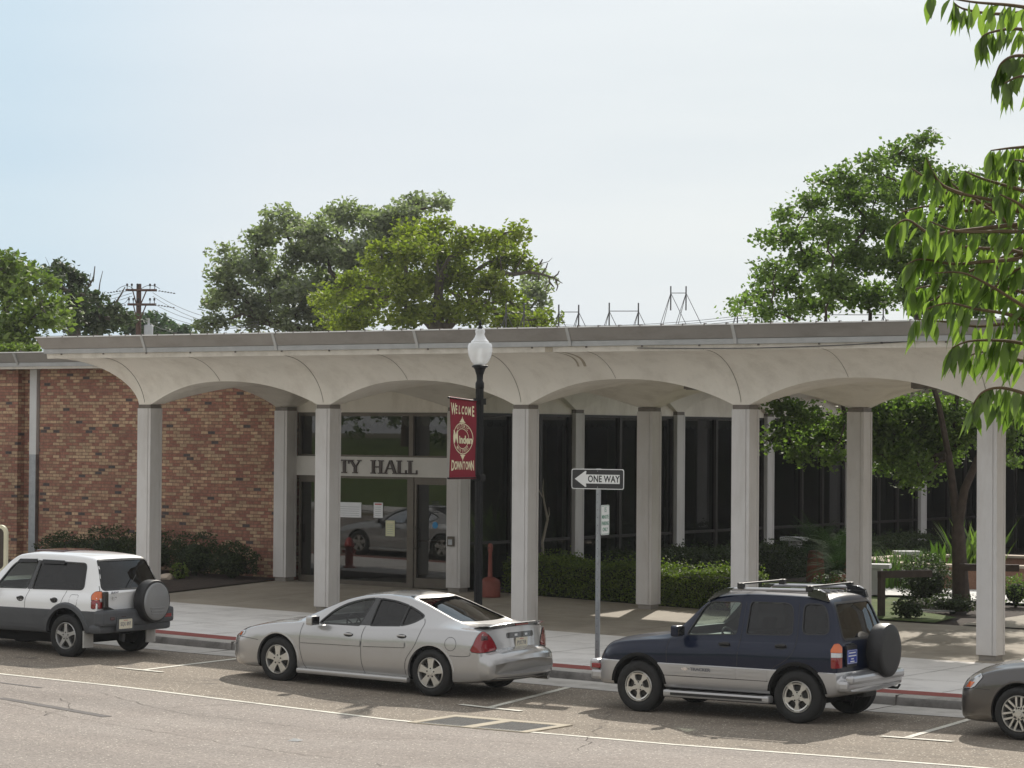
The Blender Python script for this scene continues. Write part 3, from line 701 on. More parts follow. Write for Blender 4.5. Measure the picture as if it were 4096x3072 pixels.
for a in [((colx(0),4.72,0),(1,0,0),SX)]+[((4.80,coly(j),0),(0,1,0),SY) for j in range(1,7)]+[((4.572+HC+.5+SX*i,31.05,0),(1,0,0),SX) for i in range(5)]:
    mb=MB(); lunette(mb,*a); mb.v=[tuple(v) for v in mb.v]; hb(mb,'lunette','concrete_paint',recalc=False,merge=True)
# brick wall with downspout recess (bricks run round into the recess)
mb=MB()
mb.box((-30,4.95,-.2),(-8.27,5.25,5.19)); mb.box((-7.55,4.95,-.2),(.06,5.25,5.19)); mb.box((-8.27,5.17,-.2),(-7.55,5.27,5.19))
hb(mb,'brick_wall','brick')
mb=MB(); mb.box((-8.0,5.06,3.2),(-7.78,5.165,5.19)); hb(mb,'downspout','downspout_white')
mb=MB(); mb.box((-7.995,5.06,.4),(-7.785,5.165,3.199)); hb(mb,'lower_downspout','galvanised')
for nm,pr,mt in (('wall_flashing',FL,'flashing'),('wall_fascia',FM,'fascia_metal'),('wall_drip_edge',DE,'drip_edge')):
    mb=MB(); run(mb,[(a,b-.06) for a,b in pr],[(-30,4.62),(-1.2,4.62)]); hb(mb,nm,mt,recalc=False)
mb=MB(); mb.box((-30,4.60,5.191),(.0,5.3,5.247)); hb(mb,'wall_soffit','wood_band')
mb=MB(); mb.prism([(4.60,5.247),(4.535,5.30),(4.535,5.31),(4.40,5.55),(4.55,5.55)],'x',-7.93,-7.87); hb(mb,'joint_cover','batten')
mb=MB(); mb.box((-30,4.63,5.25),(-1.25,36,5.56)); mb.box((-1.25,YB+.01,5.25),(6.45,36,5.6)); mb.box((6.46,YB+.01,5.27),(11.0,9.0,5.59)); mb.box((6.45,29.6,5.25),(30,36,5.6)); hb(mb,'roof','roof_membrane')  # slab at the courtyard's inner corner is unseen, added to shade the plaza
# courtyard fascia
for nm,pr,mt in (('courtyard_fascia',FM,'fascia_metal'),('courtyard_flashing',FL,'flashing'),('courtyard_band',WB,'wood_band')):
    mb=MB(); run(mb,pr,[(30,31.1-SE),(4.747+SE,31.1-SE),(4.747+SE,YB-.02)]); hb(mb,nm,mt,recalc=False)
# glazing ------------------------------------------------------------
def glazed(name,org,along,out,spans,z0,z1,rails,gm,groups=None):
    """spans: list of (u0,u1) panes; rails: list of z heights"""
    org=Vector(org); al=Vector(along); ou=Vector(out)
    M=Matrix(((al.x,ou.x,0,org.x),(al.y,ou.y,0,org.y-5),(0,0,1,0),(0,0,0,1)))
    for (u0,u1,zb) in spans:
        mb=MB(); t=.05
        mb.box((u0,-.05,zb),(u0+t,.06,z1),M); mb.box((u1-t,-.05,zb),(u1,.06,z1),M)
        mb.box((u0+t,-.045,z1-.06),(u1-t,.055,z1),M); mb.box((u0+t,-.045,zb),(u1-t,.055,zb+.09),M)
        for r in rails: 
            if zb+.1<r<z1-.1: mb.box((u0+t,-.04,r-.03),(u1-t,.05,r+.03),M)
        fr=mb.build('window',['bronze_dark'],hall)
        mb=MB(); mb.add([M@Vector(q) for q in ((u0+t,0,zb+.09),(u1-t,0,zb+.09),(u1-t,0,z1-.06),(u0+t,0,z1-.06))],[(0,1,2,3)])
        mb.build('pane',gm,fr,recalc=False)
# entrance between the two columns: transom lights, sign band, doors
EX0,EX1=.36,4.56; EY=4.76; g0=.54
def entry():
    mull=3.38
    for (a,b) in ((EX0,mull),(mull,EX1)):
        mb=MB(); t=.055
        mb.box((a,EY-.06,3.262),(a+t,EY+.06,4.2)); mb.box((b-t,EY-.06,3.262),(b,EY+.06,4.2)); mb.box((a+t,EY-.055,4.12),(b-t,EY+.055,4.2)); mb.box((a+t,EY-.055,3.262),(b-t,EY+.055,3.30))
        f=hb(mb,'transom_window','bronze')
        mb=MB(); mb.add([(a+t,EY,3.3),(b-t,EY,3.3),(b-t,EY,4.12),(a+t,EY,4.12)],[(0,1,2,3)]); hb(mb,'pane','glass_shop',f,recalc=False)
    mb=MB(); mb.box((EX0-.1,EY-.09,2.85),(4.6,EY+.09,3.261)); f=hb(mb,'sign_band','band_panel')
    T='CITY HALL'
    # raised serif letters
    def serif(ch,x,h,mb):
        y0,y1=EY-.125,EY-.091; st=.055; z=2.91; s=.035
        def V_(xa,xb,za,zb): mb.box((xa,y0,za),(xb,y1,zb))
        def dg(x0_,za,x1_,zb,wd):
            mb.prism([(x0_-wd/2,za),(x0_+wd/2,za),(x1_+wd/2,zb),(x1_-wd/2,zb)],'y',y0,y1)
        t=z+h
        def foot(xa,wd,zz,up=True): V_(xa-.03,xa+wd+.03,zz,zz+.022)
        if ch=='I': V_(x,x+st,z+.022,t-.022); foot(x,st,z); foot(x,st,t-.022); return st
        if ch=='H': 
            V_(x,x+st,z+.022,t-.022); V_(x+.17,x+.17+st,z+.022,t-.022); V_(x+st,x+.17,z+h*.5-.014,z+h*.5+.014)
            for a in (x,x+.17): foot(a,st,z); foot(a,st,t-.022)
            return .17+st
        if ch=='L': V_(x,x+st,z+.024,t-.022); foot(x,st,t-.022); V_(x-.03,x+.19,z,z+.024); V_(x+.168,x+.19,z+.024,z+.085); return .19
        if ch=='T': V_(x+.075,x+.075+st,z+.022,t-.026); foot(x+.075,st,z); V_(x-.01,x+.215,t-.026,t); V_(x-.01,x+.012,t-.085,t-.026); V_(x+.193,x+.215,t-.085,t-.026); return .2
        if ch=='A': dg(x+.01,z+.022,x+.115,t,.026); dg(x+.225,z+.022,x+.125,t,.058); V_(x+.05,x+.19,z+h*.34,z+h*.34+.024); foot(x-.01,.03,z); foot(x+.205,.04,z); return .23
        if ch=='Y': V_(x+.085,x+.085+st,z+.022,z+h*.48); foot(x+.085,st,z); dg(x+.105,z+h*.46,x+.02,t-.02,.058); dg(x+.125,z+h*.46,x+.205,t-.02,.026); foot(x,.04,t-.022); foot(x+.19,.03,t-.022); return .22
        if ch=='C':
            P=[]; n=18
            for i in range(n+1):
                a=R(50+260*i/n); P.append((x+.12+.11*math.cos(a),z+h/2+(h/2-.012)*math.sin(a),.012+.022*abs(math.cos(a))*(1 if math.cos(a)<0 else .3)))
            for i in range(n):
                a,b=P[i],P[i+1]; c=(x+.12,z+h/2)
                def off(p,q): dx,dz=p[0]-c[0],p[1]-c[1]; l=math.hypot(dx,dz); return (p[0]+dx/l*q*p[2],p[1]+dz/l*q*p[2])
                mb.prism([off(a,1),off(b,1),off(b,-1),off(a,-1)],'y',y0,y1)
            V_(x+.185,x+.205,z+h*.68,z+h*.9); return .22
        return .2
    for ch,xx in (('C',1.06),('I',1.38),('T',1.54),('Y',1.82),('H',2.40),('A',2.74),('L',3.08),('L',3.36)):
        mb=MB(); serif(ch,xx,.285,mb); mb.v=[(xx+(v[0]-xx)*1.16,v[1],v[2]) for v in mb.v]; hb(mb,'letter','letter_bronze',f)
    # fixed frame, side light, two doors
    def leaf(name,a,b,z0,z1,fw,m='bronze',bot=.16):
        mb=MB(); mb.box((a,EY-.04,z0),(a+fw,EY+.04,z1)); mb.box((b-fw,EY-.04,z0),(b,EY+.04,z1)); mb.box((a+fw,EY-.038,z1-fw),(b-fw,EY+.038,z1)); mb.box((a+fw,EY-.038,z0),(b-fw,EY+.038,z0+bot))
        f=hb(mb,name,m); mb=MB(); mb.add([(a+fw,EY,z0+bot),(b-fw,EY,z0+bot),(b-fw,EY,z1-fw),(a+fw,EY,z1-fw)],[(0,1,2,3)]); hb(mb,'pane','glass_shop',f,recalc=False); return f
    zt=2.848; 
    leaf('window',.86,3.32,g0,zt,.045,bot=.10)
    d1=leaf('door',EX0+.02,.855,g0+.01,zt-.09,.05); d2=leaf('door',3.46,4.5,g0+.01,zt-.09,.06,bot=.2)
    mb=MB(); mb.box((EX0+.02,EY-.05,zt-.089),(.855,EY+.05,zt)); hb(mb,'door_frame','bronze'); mb=MB(); mb.box((3.325,EY-.06,g0),(3.455,EY+.06,zt)); mb.box((3.46,EY-.05,zt-.089),(4.5,EY+.05,zt)); mb.box((4.505,EY-.05,g0),(4.6,EY+.05,zt)); hb(mb,'door_frame','bronze')
    mb=MB(); mb.tube([(3.50,EY-.045,1.35),(3.50,EY-.12,1.4),(3.50,EY-.12,1.75),(3.50,EY-.045,1.8)],.014); mb.tube([(3.5,EY+.05,1.52),(4.4,EY+.09,1.52)],.02); hb(mb,'handle','bronze',d2)
    mb=MB(); mb.box((.42,EY-.09,1.4),(.46,EY-.05,1.8)); hb(mb,'handle','bronze',d1)
    # decals on the door glass
    mb=MB()
    for i in range(6): mb.box((3.90,EY-.006,2.12+i*.045),(4.06,EY-.004,2.14+i*.045))
    hb(mb,'door_lettering','sign_black',d2)
    mb=MB(); mb.lathe([(0,0),(.07,0),(.07,.002),(0,.002)],16,Matrix.Translation((3.98,EY-.005,1.86))@Matrix.Rotation(R(90),4,'X')); hb(mb,'access_decal','blue_ink',d2)
    # papers taped inside
    for (a,b,z0,z1,m,hd) in ((1.40,2.07,1.97,2.29,'paper',None),(2.40,2.64,1.98,2.30,'paper','red_ink'),(2.72,2.96,1.6,1.93,'paper_yellow','banner_cream')):
        if not m: continue
        mb=MB(); mb.box((a-.02,EY-.012,z0),(b-.02,EY-.009,z1)); p_=hb(mb,'posted_notice',m)
        mb=MB(); n_=5
        for i in range(n_): mb.box((a+.02,EY-.0135,z1-.10-i*.045),(b-.07,EY-.0122,z1-.093-i*.045))
        hb(mb,'printed_lines','galvanised',p_)
        if hd: mb=MB(); mb.box((a+.01,EY-.0135,z1-.05),(b-.05,EY-.0122,z1-.02)); hb(mb,'heading',hd,p_)
    mb=MB(); mb.box((4.572+.05,4.33-.04,1.46),(4.572+.21,4.33-.002,1.66)); c_=hb(mb,'call_box','bronze'); mb=MB(); mb.box((4.65,4.33-.046,1.49),(4.75,4.33-.0405,1.6)); hb(mb,'button_plate','galvanised',c_)
entry()
jy=[coly(j) for j in range(1,8)]
sp=[]
for a,b in zip(jy[:-1],jy[1:]):
    sp+= [(a+.2,(a+b)/2-.35,.46),((a+b)/2-.35,(a+b)/2+.75,.46),((a+b)/2+.75,b-.2,.46)]
glazed('e',(4.78,0,0),(0,1,0),(1,0,0),[(a,b,z) for a,b,z in sp],.5,4.2,(1.5,),'glass_court')
sp=[]
for i in range(5):
    a=4.572+HC+.5+SX*i; sp+=[(a+.2,a+1.5,.42),(a+1.5,a+3.0,.42),(a+3.0,a+SX-.2,.42)]
glazed('n',(0,31.08,0),(1,0,0),(0,-1,0),sp,.5,4.2,(1.5,),'glass_court')
# interior: lobby and offices
mb=MB()
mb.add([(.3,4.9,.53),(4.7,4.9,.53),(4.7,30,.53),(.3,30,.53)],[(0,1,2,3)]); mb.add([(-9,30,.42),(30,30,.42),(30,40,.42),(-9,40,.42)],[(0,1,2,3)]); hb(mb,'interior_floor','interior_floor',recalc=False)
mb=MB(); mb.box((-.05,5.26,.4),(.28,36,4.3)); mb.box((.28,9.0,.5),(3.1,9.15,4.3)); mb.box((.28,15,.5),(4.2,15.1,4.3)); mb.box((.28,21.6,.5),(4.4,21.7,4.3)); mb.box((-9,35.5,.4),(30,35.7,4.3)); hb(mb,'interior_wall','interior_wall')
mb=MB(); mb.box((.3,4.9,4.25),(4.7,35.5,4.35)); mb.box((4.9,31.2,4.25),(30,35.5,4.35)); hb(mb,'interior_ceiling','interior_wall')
for (a,b,x) in ((4.95,7.15,4.60),(7.6,7.95,4.62),(10.5,11.6,4.6)):
    mb=MB(); n=int((b-a)/.09)
    for i in range(n):
        y=a+(b-a)*(i+.5)/n; mb.add([(x-.03,y-.04,.75),(x+.03,y+.035,.75),(x+.03,y+.035,4.1),(x-.03,y-.04,4.1)],[(0,1,2,3)])
    hb(mb,'window_blind','blind',recalc=False)
# scalloped pelmet just inside the glass
mb=MB()
def scal(mb,org,al,n,r=.12,z=4.12):
    org=Vector(org); al=Vector(al); nr=al.cross(Vector((0,0,1)))
    for i in range(n):
        c=org+al*(r*2*i+r); P=[(-r,0),(r,0)]+[(r*math.cos(R(-a)),-.08+.13*math.sin(R(-a))) for a in range(0,181,20)]
        vs=[c+al*a+Vector((0,0,z+b))+nr*e for e in (0,.012) for a,b in P]; k=len(P)
        mb.add(vs,[tuple(range(k)),tuple(range(2*k-1,k-1,-1))]+[(j,(j+1)%k,k+(j+1)%k,k+j) for j in range(k)])
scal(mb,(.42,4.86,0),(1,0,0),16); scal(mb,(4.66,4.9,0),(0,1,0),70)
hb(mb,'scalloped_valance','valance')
# ceiling lights hung in the bays
for k,lb in ((2,'flat box light under the canopy vault, third bay from the left'),(3,'flat box light under the canopy vault, bay nearest the right tree')):
    t=thing('ceiling_light',lb,'ceiling light',(colx(k)+XH+.1,coly(0)+YH,4.62),group='box lights under the canopy')
    mb=MB(); mb.bbox((-.16,-.3,0),(.16,.3,.11),.01); mb.box((-.05,-.05,.11),(.05,.05,.16)); mb.build('housing','neck_metal',t)
    mb=MB(); mb.box((-.13,-.27,-.012),(.13,.27,-.0005)); mb.build('diffuser','interior_wall',t)
# rooftop stands
def roofstand(i,vx0,vx1,ytop,ybar,Z,lb):
    a=at(vx0,ybar,Z); b=at(vx1,ybar,Z); top=at(vx0,ytop,Z).z; t=thing('rooftop_stand',lb,'roof stand',(a.x,a.y,5.6),group='pairs of guyed posts on the roof')
    for nm,q in (('post',a),('post',b)):
        mb=MB(); mb.tube([(q.x-a.x,q.y-a.y,q.z-5.6-.42),(q.x-a.x,q.y-a.y,top-5.6)],.017,8); mb.build('post','wire',t)
        mb=MB()
        for ang in (20,150,262): 
            h=q.z-5.6; mb.tube([(q.x-a.x,q.y-a.y,h),(q.x-a.x+.5*h*math.cos(R(ang)),q.y-a.y+.5*h*math.sin(R(ang)),-.0)],.0075,6)
        mb.build('brace','wire',t)
    mb=MB(); mb.tube([(0,0,a.z-5.6),(b.x-a.x,b.y-a.y,b.z-5.6)],.009,6); mb.build('cross_bar','wire',t)
for i,(a,b,yt,yb,Z,lb) in enumerate(((1093,1132,655,676,58.5,'guyed post pair on the roof in front of the yellow-green tree'),(1207,1250,658,674,60,'low guyed post pair on the roof just right of the yellow-green tree'),(1316,1379,654,672,62,'widest-set guyed post pair in the middle of the roof'),(1449,1482,618,633,64,'tallest guyed post pair on the roof, legs splayed widest'),(1652,1593,650,668,65,'guyed post pair half hidden by the leftmost twigs of the courtyard tree'),(1786,1908,662,680,66.5,'guyed post pair inside the courtyard tree foliage'))): roofstand(i,a,b,yt,yb,Z,lb)
# ---------------------------------------------------------------- cars
def pchip(x,y,xn):
    x=np.array(x,float);y=np.array(y,float);h=np.diff(x);d=np.diff(y)/h;m=np.zeros(len(x))
    for i in range(1,len(x)-1):
        if d[i-1]*d[i]>0: w1=2*h[i]+h[i-1];w2=h[i]+2*h[i-1]; m[i]=(w1+w2)/(w1/d[i-1]+w2/d[i])
    m[0]=d[0];m[-1]=d[-1]
    k=np.clip(np.searchsorted(x,xn)-1,0,len(x)-2);t=(xn-x[k])/h[k]
    return (1+2*t)*(1-t)**2*y[k]+t*(1-t)**2*h[k]*m[k]+t*t*(3-2*t)*y[k+1]+t*t*(t-1)*h[k]*m[k+1]
def loft(st,n=110,inset=0.,flat_side=.0,crown=.03,x0=None,x1=None,tight=.5,zlo=None,bend=(0,0)):
    """closed body from stations (x,zbot,w,zbelt,wbelt,ztop,wtop)"""
    st=np.array(st,float); X=st[:,0]
    a=X[0] if x0 is None else x0; b=X[-1] if x1 is None else x1
    u=np.linspace(0,1,n); xs=a+(b-a)*(.5-.5*np.cos(np.pi*u))*.55+(b-a)*u*.45
    if x0 is None: xs=np.unique(np.concatenate([xs,X]))
    C=[pchip(X,st[:,i],xs) for i in range(1,7)]
    rings=[]
    for i,x in enumerate(xs):
        zb,w,ze,we,zt,wt=[c[i] for c in C]
        if zlo is not None: zb=zlo
        zb+=inset; w-=inset; we-=inset; zt-=inset; wt-=inset
        if zlo is not None: ze=max(ze,zb+.02)
        gh=zt-ze; hb_=ze-zb
        P=[(0,zb),(.6*w,zb),(.90*w,zb+.012),(.975*w,zb+.06*min(1,hb_/.3)),(w-.004,zb+.3*hb_),(w,zb+.55*hb_),(w-.006,zb+.8*hb_),(we+.012,ze-.035*min(1,hb_/.4)),(we-.012,ze+.01*min(1,max(gh,0)/.1)),
           (we+(wt-we)*.5,ze+gh*.48),(wt+.022,ze+gh*.86),(wt-.012,ze+gh*.965),(wt-.10,zt+.0),(wt*.5,zt+crown*.7),(0,zt+crown)]
        Q=cat_rom([Vector((p[0],p[1],0)) for p in P],3)
        half=[(q.x,q.y) for q in Q]; ring=[(x,-q[0],q[1]) for q in half]+[(x,q[0],q[1]) for q in half[-2:0:-1]]
        rings.append(ring)
    La,Lb=st[0,0],st[-1,0]
    def bd(p):      # plan curvature of nose and tail
        x,y,z=p; k=min(1.,abs(y)/.88)**2.4
        f=max(0,1-(x-La)/1.0)**1.3; g=max(0,1-(Lb-x)/.8)**1.3
        return (x+k*(bend[0]*f-bend[1]*g),y,z)
    rings=[[bd(p) for p in r] for r in rings]
    mb=MB(); m=len(rings[0])
    vs=[p for r in rings for p in r]; fs=[(i*m+k,i*m+(k+1)%m,(i+1)*m+(k+1)%m,(i+1)*m+k) for i in range(len(rings)-1) for k in range(m)]
    fs+=[tuple(range(m-1,-1,-1)),tuple((len(rings)-1)*m+k for k in range(m))]
    mb.add(vs,fs,True); return mb
def to_obj(mb,mats):
    o=mb.build('tmp',mats,recalc=True); return o
def boolean(o,cutters,op='DIFFERENCE'):
    for c in cutters:
        md=o.modifiers.new('b','BOOLEAN'); md.operation=op; md.object=c; md.solver='EXACT'
        try: md.material_mode='TRANSFER'
        except Exception: pass
    def vol(me_):
        b_=bmesh.new(); b_.from_mesh(me_); v=b_.calc_volume(); b_.free(); return v
    v0=vol(o.data)
    dg=bpy.context.evaluated_depsgraph_get(); dg.update()
    me=bpy.data.meshes.new_from_object(o.evaluated_get(dg)); v1=vol(me); print('boolean',round(v0,2),round(v1,2))
    if v1>v0*.85 or v1<0:
        for md in o.modifiers: md.use_self=True
        dg=bpy.context.evaluated_depsgraph_get(); dg.update(); me=bpy.data.meshes.new_from_object(o.evaluated_get(dg)); print('retry',round(vol(me),2))
    for c in cutters: bpy.data.objects.remove(c)
    old=o.data; o.modifiers.clear(); o.data=me; return o
class Body:
    def __init__(s,mb):
        s.bvh=BVHTree.FromPolygons([Vector(v) for v in mb.v],mb.f)
    def snap(s,p,d,off,far=3.):
        """drop a point on the body travelling along d"""
        d=Vector(d).normalized(); p=Vector(p); h=s.bvh.ray_cast(p-d*far,d)
        if h[0] is None: h=s.bvh.find_nearest(p)
        n=h[1]; 
        if n.dot(d)>0: n=-n
        return h[0]+n*off
def patch(body,O,U,Vv,D,poly,off=.004,step=.06,hole=None):
    """polygon in the plane (O,U,V) wrapped on to the body along D"""
    bm=bmesh.new(); vs=[bm.verts.new((a,b,0)) for a,b in poly]
    if hole is None: bm.faces.new(vs)
    else:
        ws=[bm.verts.new((a,b,0)) for a,b in hole]; n=len(vs)
        for i in range(n): bm.faces.new((vs[i],vs[(i+1)%n],ws[(i+1)%n],ws[i]))
    xs=[p[0] for p in poly]; ys=[p[1] for p in poly]
    if hole is None: bmesh.ops.triangulate(bm,faces=bm.faces[:])
    for k in np.arange(min(xs)+step,max(xs),step): bmesh.ops.bisect_plane(bm,geom=bm.verts[:]+bm.edges[:]+bm.faces[:],plane_co=(float(k),0,0),plane_no=(1,0,0))
    for k in np.arange(min(ys)+step,max(ys),step): bmesh.ops.bisect_plane(bm,geom=bm.verts[:]+bm.edges[:]+bm.faces[:],plane_co=(0,float(k),0),plane_no=(0,1,0))
    O,U,Vv=Vector(O),Vector(U).normalized(),Vector(Vv).normalized()
    bmesh.ops.remove_doubles(bm,verts=bm.verts,dist=1e-5)
    for v in bm.verts: v.co=body.snap(O+U*v.co.x+Vv*v.co.y,D,off)
    mb=MB(); mb.addbm(bm,smooth=True); bm.free(); return mb
def side(body,poly,off=.004,sgn=-1,**k):
    return patch(body,(0,sgn*2.,0),(1,0,0),(0,0,1),(0,-sgn,0),poly,off,**k)
def grow(poly,d):
    """offset polygon outward by d"""
    n=len(poly); A=sum(poly[i][0]*poly[(i+1)%n][1]-poly[(i+1)%n][0]*poly[i][1] for i in range(n)); s=1 if A>0 else -1; o=[]
    for i in range(n):
        p,q,r=Vector(poly[i-1]),Vector(poly[i]),Vector(poly[(i+1)%n])
        a=(q-p).normalized(); b=(r-q).normalized(); na=Vector((a.y,-a.x))*s; nb=Vector((b.y,-b.x))*s; m=na+nb
        m=m/max(.35,(1+na.dot(nb))); o.append((q.x+m.x*d,q.y+m.y*d))
    return o
def smooth_poly(P,n=4,closed=True):
    Q=P+P[:1] if closed else P; m=len(P); o=[]
    for i in range(m):
        a,b,c,d=[Vector((*P[(i+k)%m],0)) for k in (-1,0,1,2)]
        for k in range(n):
            s=k/n; v=.5*((2*b)+(c-a)*s+(2*a-5*b+4*c-d)*s*s+(3*b-a-3*c+d)*s**3); o.append((v.x,v.y))
    return o
def rnd(P,r=.05,n=4):
    """round polygon corners"""
    m=len(P); o=[]
    for i in range(m):
        p,q,s=Vector(P[i-1]),Vector(P[i]),Vector(P[(i+1)%m]); rr=r[i] if isinstance(r,(list,tuple)) else r
        a=q+(p-q).normalized()*min(rr,(p-q).length*.45); b=q+(s-q).normalized()*min(rr,(s-q).length*.45)
        for k in range(n+1):
            t=k/n; v=(1-t)**2*a+2*t*(1-t)*q+t*t*b; o.append((v.x,v.y))
    return o
def line_strip(body,P,wd,off=.0025,sgn=-1,D=None,O=None,U=None,Vv=None):
    P=[Vector(p) for p in P]; rows=[]
    Q=[]
    for i in range(len(P)-1):
        k=max(1,int((P[i+1]-P[i]).length/.05)); Q+=[P[i].lerp(P[i+1],j/k) for j in range(k)]
    Q.append(P[-1]); O=Vector(O) if O else Vector((0,sgn*2,0)); U=Vector(U) if U else Vector((1,0,0)); Vv=Vector(Vv) if Vv else Vector((0,0,1)); D=D or (0,-sgn,0)
    for i,q in enumerate(Q):
        t=(Q[min(i+1,len(Q)-1)]-Q[max(0,i-1)]).normalized(); nn=Vector((-t.y,t.x))*wd/2
        rows.append([body.snap(O+U*(q.x+e*nn.x)+Vv*(q.y+e*nn.y),D,off) for e in (-1,1)])
    mb=MB(); mb.grid(rows,True); return mb
def curve2(P,n=8): return [(v.x,v.y) for v in cat_rom([Vector((a,b,0)) for a,b in P],n)]
def wheel(car,x,y,z,R_,W_,rimr,style,sgn,rimmat='alloy'):
    """sgn -1: outer face towards -y"""
    M=Matrix.Translation((x,y,z))@Matrix.Diagonal((1,-sgn*-1,1,1))
    f=lambda prof:[(r,-sgn*-h) for r,h in prof]
    # local: outer face at h=0, inboard is -h direction*sgn
    def L_(prof,n=36): return [(r,h) for r,h in prof]
    T=Matrix.Translation((x,y,z))
    mir=-sgn   # +1 when outer face looks to -y: inboard = +y
    P=lambda r,h:(r,h*mir)
    hub=MB(); hub.lathe([P(0,.085),P(rimr*.93,.075),P(rimr*.93,.16),P(0,.16)],28,T,'y'); hub.lathe([P(.0,.05),P(.14,.05),P(.14,.075),P(0,.075)],24,T,'y'); w_=hub.build('wheel','brake',car)
    ty=MB(); rr=rimr*1.02
    prof=[(rr,.02),(rr+.012,.004),(rr+(R_-rr)*.35,-.006),(rr+(R_-rr)*.7,.0),(R_-.016,.014),(R_-.003,.032),(R_,.055),(R_-.006,.058),(R_-.006,.066),(R_,.069),(R_,W_*.5-.006),(R_-.007,W_*.5-.003),(R_-.007,W_*.5+.005),(R_,W_*.5+.008),(R_,W_-.07),(R_-.003,W_-.035),(R_-.03,W_-.01),(rr,W_-.02)]
    ty.lathe([P(a,b) for a,b in prof],48,T,'y',closed=True); ty.build('tyre','tyre',w_)
    rm=MB(); rm.lathe([P(a,b) for a,b in [(rimr,.0),(rimr+.008,.010),(rimr*.99,.03),(rimr*.93,.045),(rimr*.90,.14),(rimr*.885,.14),(rimr*.915,.03),(rimr*.955,.008),(rimr*.975,.0)]],48,T,'y',closed=True)
    def spoke(poly,a,h0,h1):
        Q=[(r*math.cos(a)-t*math.sin(a),r*math.sin(a)+t*math.cos(a)) for r,t in poly]
        rm.prism(Q,'y',h0*mir,h1*mir,T)
    if style=='five':       # broad flat spokes
        for k in range(5):
            a=math.pi/2+k*2*math.pi/5; spoke([(.04,-.036),(rimr*.55,-.043),(rimr*.93,-.06),(rimr*.93,.06),(rimr*.55,.043),(.04,.036)],a,.012,.045)
        hubr=.078
    elif style=='star':     # slim tapered five
        for k in range(5):
            a=math.pi/2+k*2*math.pi/5; spoke([(.04,-.042),(rimr*.6,-.026),(rimr*.93,-.030),(rimr*.93,.030),(rimr*.6,.026),(.04,.042)],a,.010,.045)
        hubr=.07
    elif style=='web':      # five-arm star joined by a slotted ring
        for k in range(5):
            a=math.pi/2*3+k*2*math.pi/5; spoke([(.05,-.030),(rimr*.5,-.018),(rimr*.80,-.042),(rimr*.94,-.04),(rimr*.94,.04),(rimr*.80,.042),(rimr*.5,.018),(.05,.030)],a,.010,.042)
        rm.lathe([P(rimr*.80,.012),P(rimr*.90,.008),P(rimr*.90,.04),P(rimr*.80,.04)],40,T,'y',closed=True); hubr=.075
    else:                   # seven paired spokes
        for k in range(7):
            a=math.pi/2+k*2*math.pi/7
            for s_ in (-1,1): spoke([(.05,s_*.030-.010),(rimr*.93,s_*.036-.014),(rimr*.93,s_*.036+.014),(.05,s_*.030+.010)],a,.010,.042)
        hubr=.085
    rm.lathe([P(.0,.004),P(hubr*.45,.004),P(hubr*.5,.010),P(hubr,.012),P(hubr,.05),P(0,.05)],24,T,'y'); rm.build('rim',rimmat,w_)
    nb=MB()
    for k in range(5):
        a=math.pi/2*3+k*2*math.pi/5+.63; nb.lathe([P(0,.005),P(.011,.005),P(.011,.03),P(0,.03)],8,T@Matrix.Translation((hubr*.78*math.cos(a),0,hubr*.78*math.sin(a))),'y')
    nb.build('wheel_nut','black_trim',w_)
    return w_
def interior(car,xw,belt,W_,seats,roofz,wheel_x):
    mb=MB(); mb.bbox((xw,-W_+.10,belt-.22),(xw+.42,W_-.10,belt-.02),.05); mb.box((xw-.3,-W_+.1,belt-.3),(xw+.1,W_-.1,belt-.10)); mb.build('dashboard','dash',car)
    for x in seats:
        for y in (-.36,.36):
            mb=MB(); M=Matrix.Translation((x,y,belt-.42))@Matrix.Rotation(R(14),4,'Y')
            mb.bbox((-.06,-.24,-.1),(.07,.24,.52),.05,M); mb.bbox((-.05,-.13,.55),(.05,.13,.72),.04,M); mb.bbox((-.50,-.24,-.16),(0,.24,-.02),.05,M); mb.build('seat','seat',car)
    mb=MB(); M=Matrix.Translation((wheel_x,-.36,belt-.07))@Matrix.Rotation(R(68),4,'Y')
    mb.tube([M@Vector((.18*math.cos(a),.18*math.sin(a),0)) for a in np.linspace(0,2*math.pi,25)],.014,6); mb.lathe([(0,0),(.055,0),(.05,.02),(0,.025)],12,M)
    for a in (0,2.3,4.0): mb.tube([M@Vector((.04*math.cos(a),.04*math.sin(a),0)),M@Vector((.18*math.cos(a),.18*math.sin(a),0))],.010,5)
    mb.build('steering_wheel','dash',car)
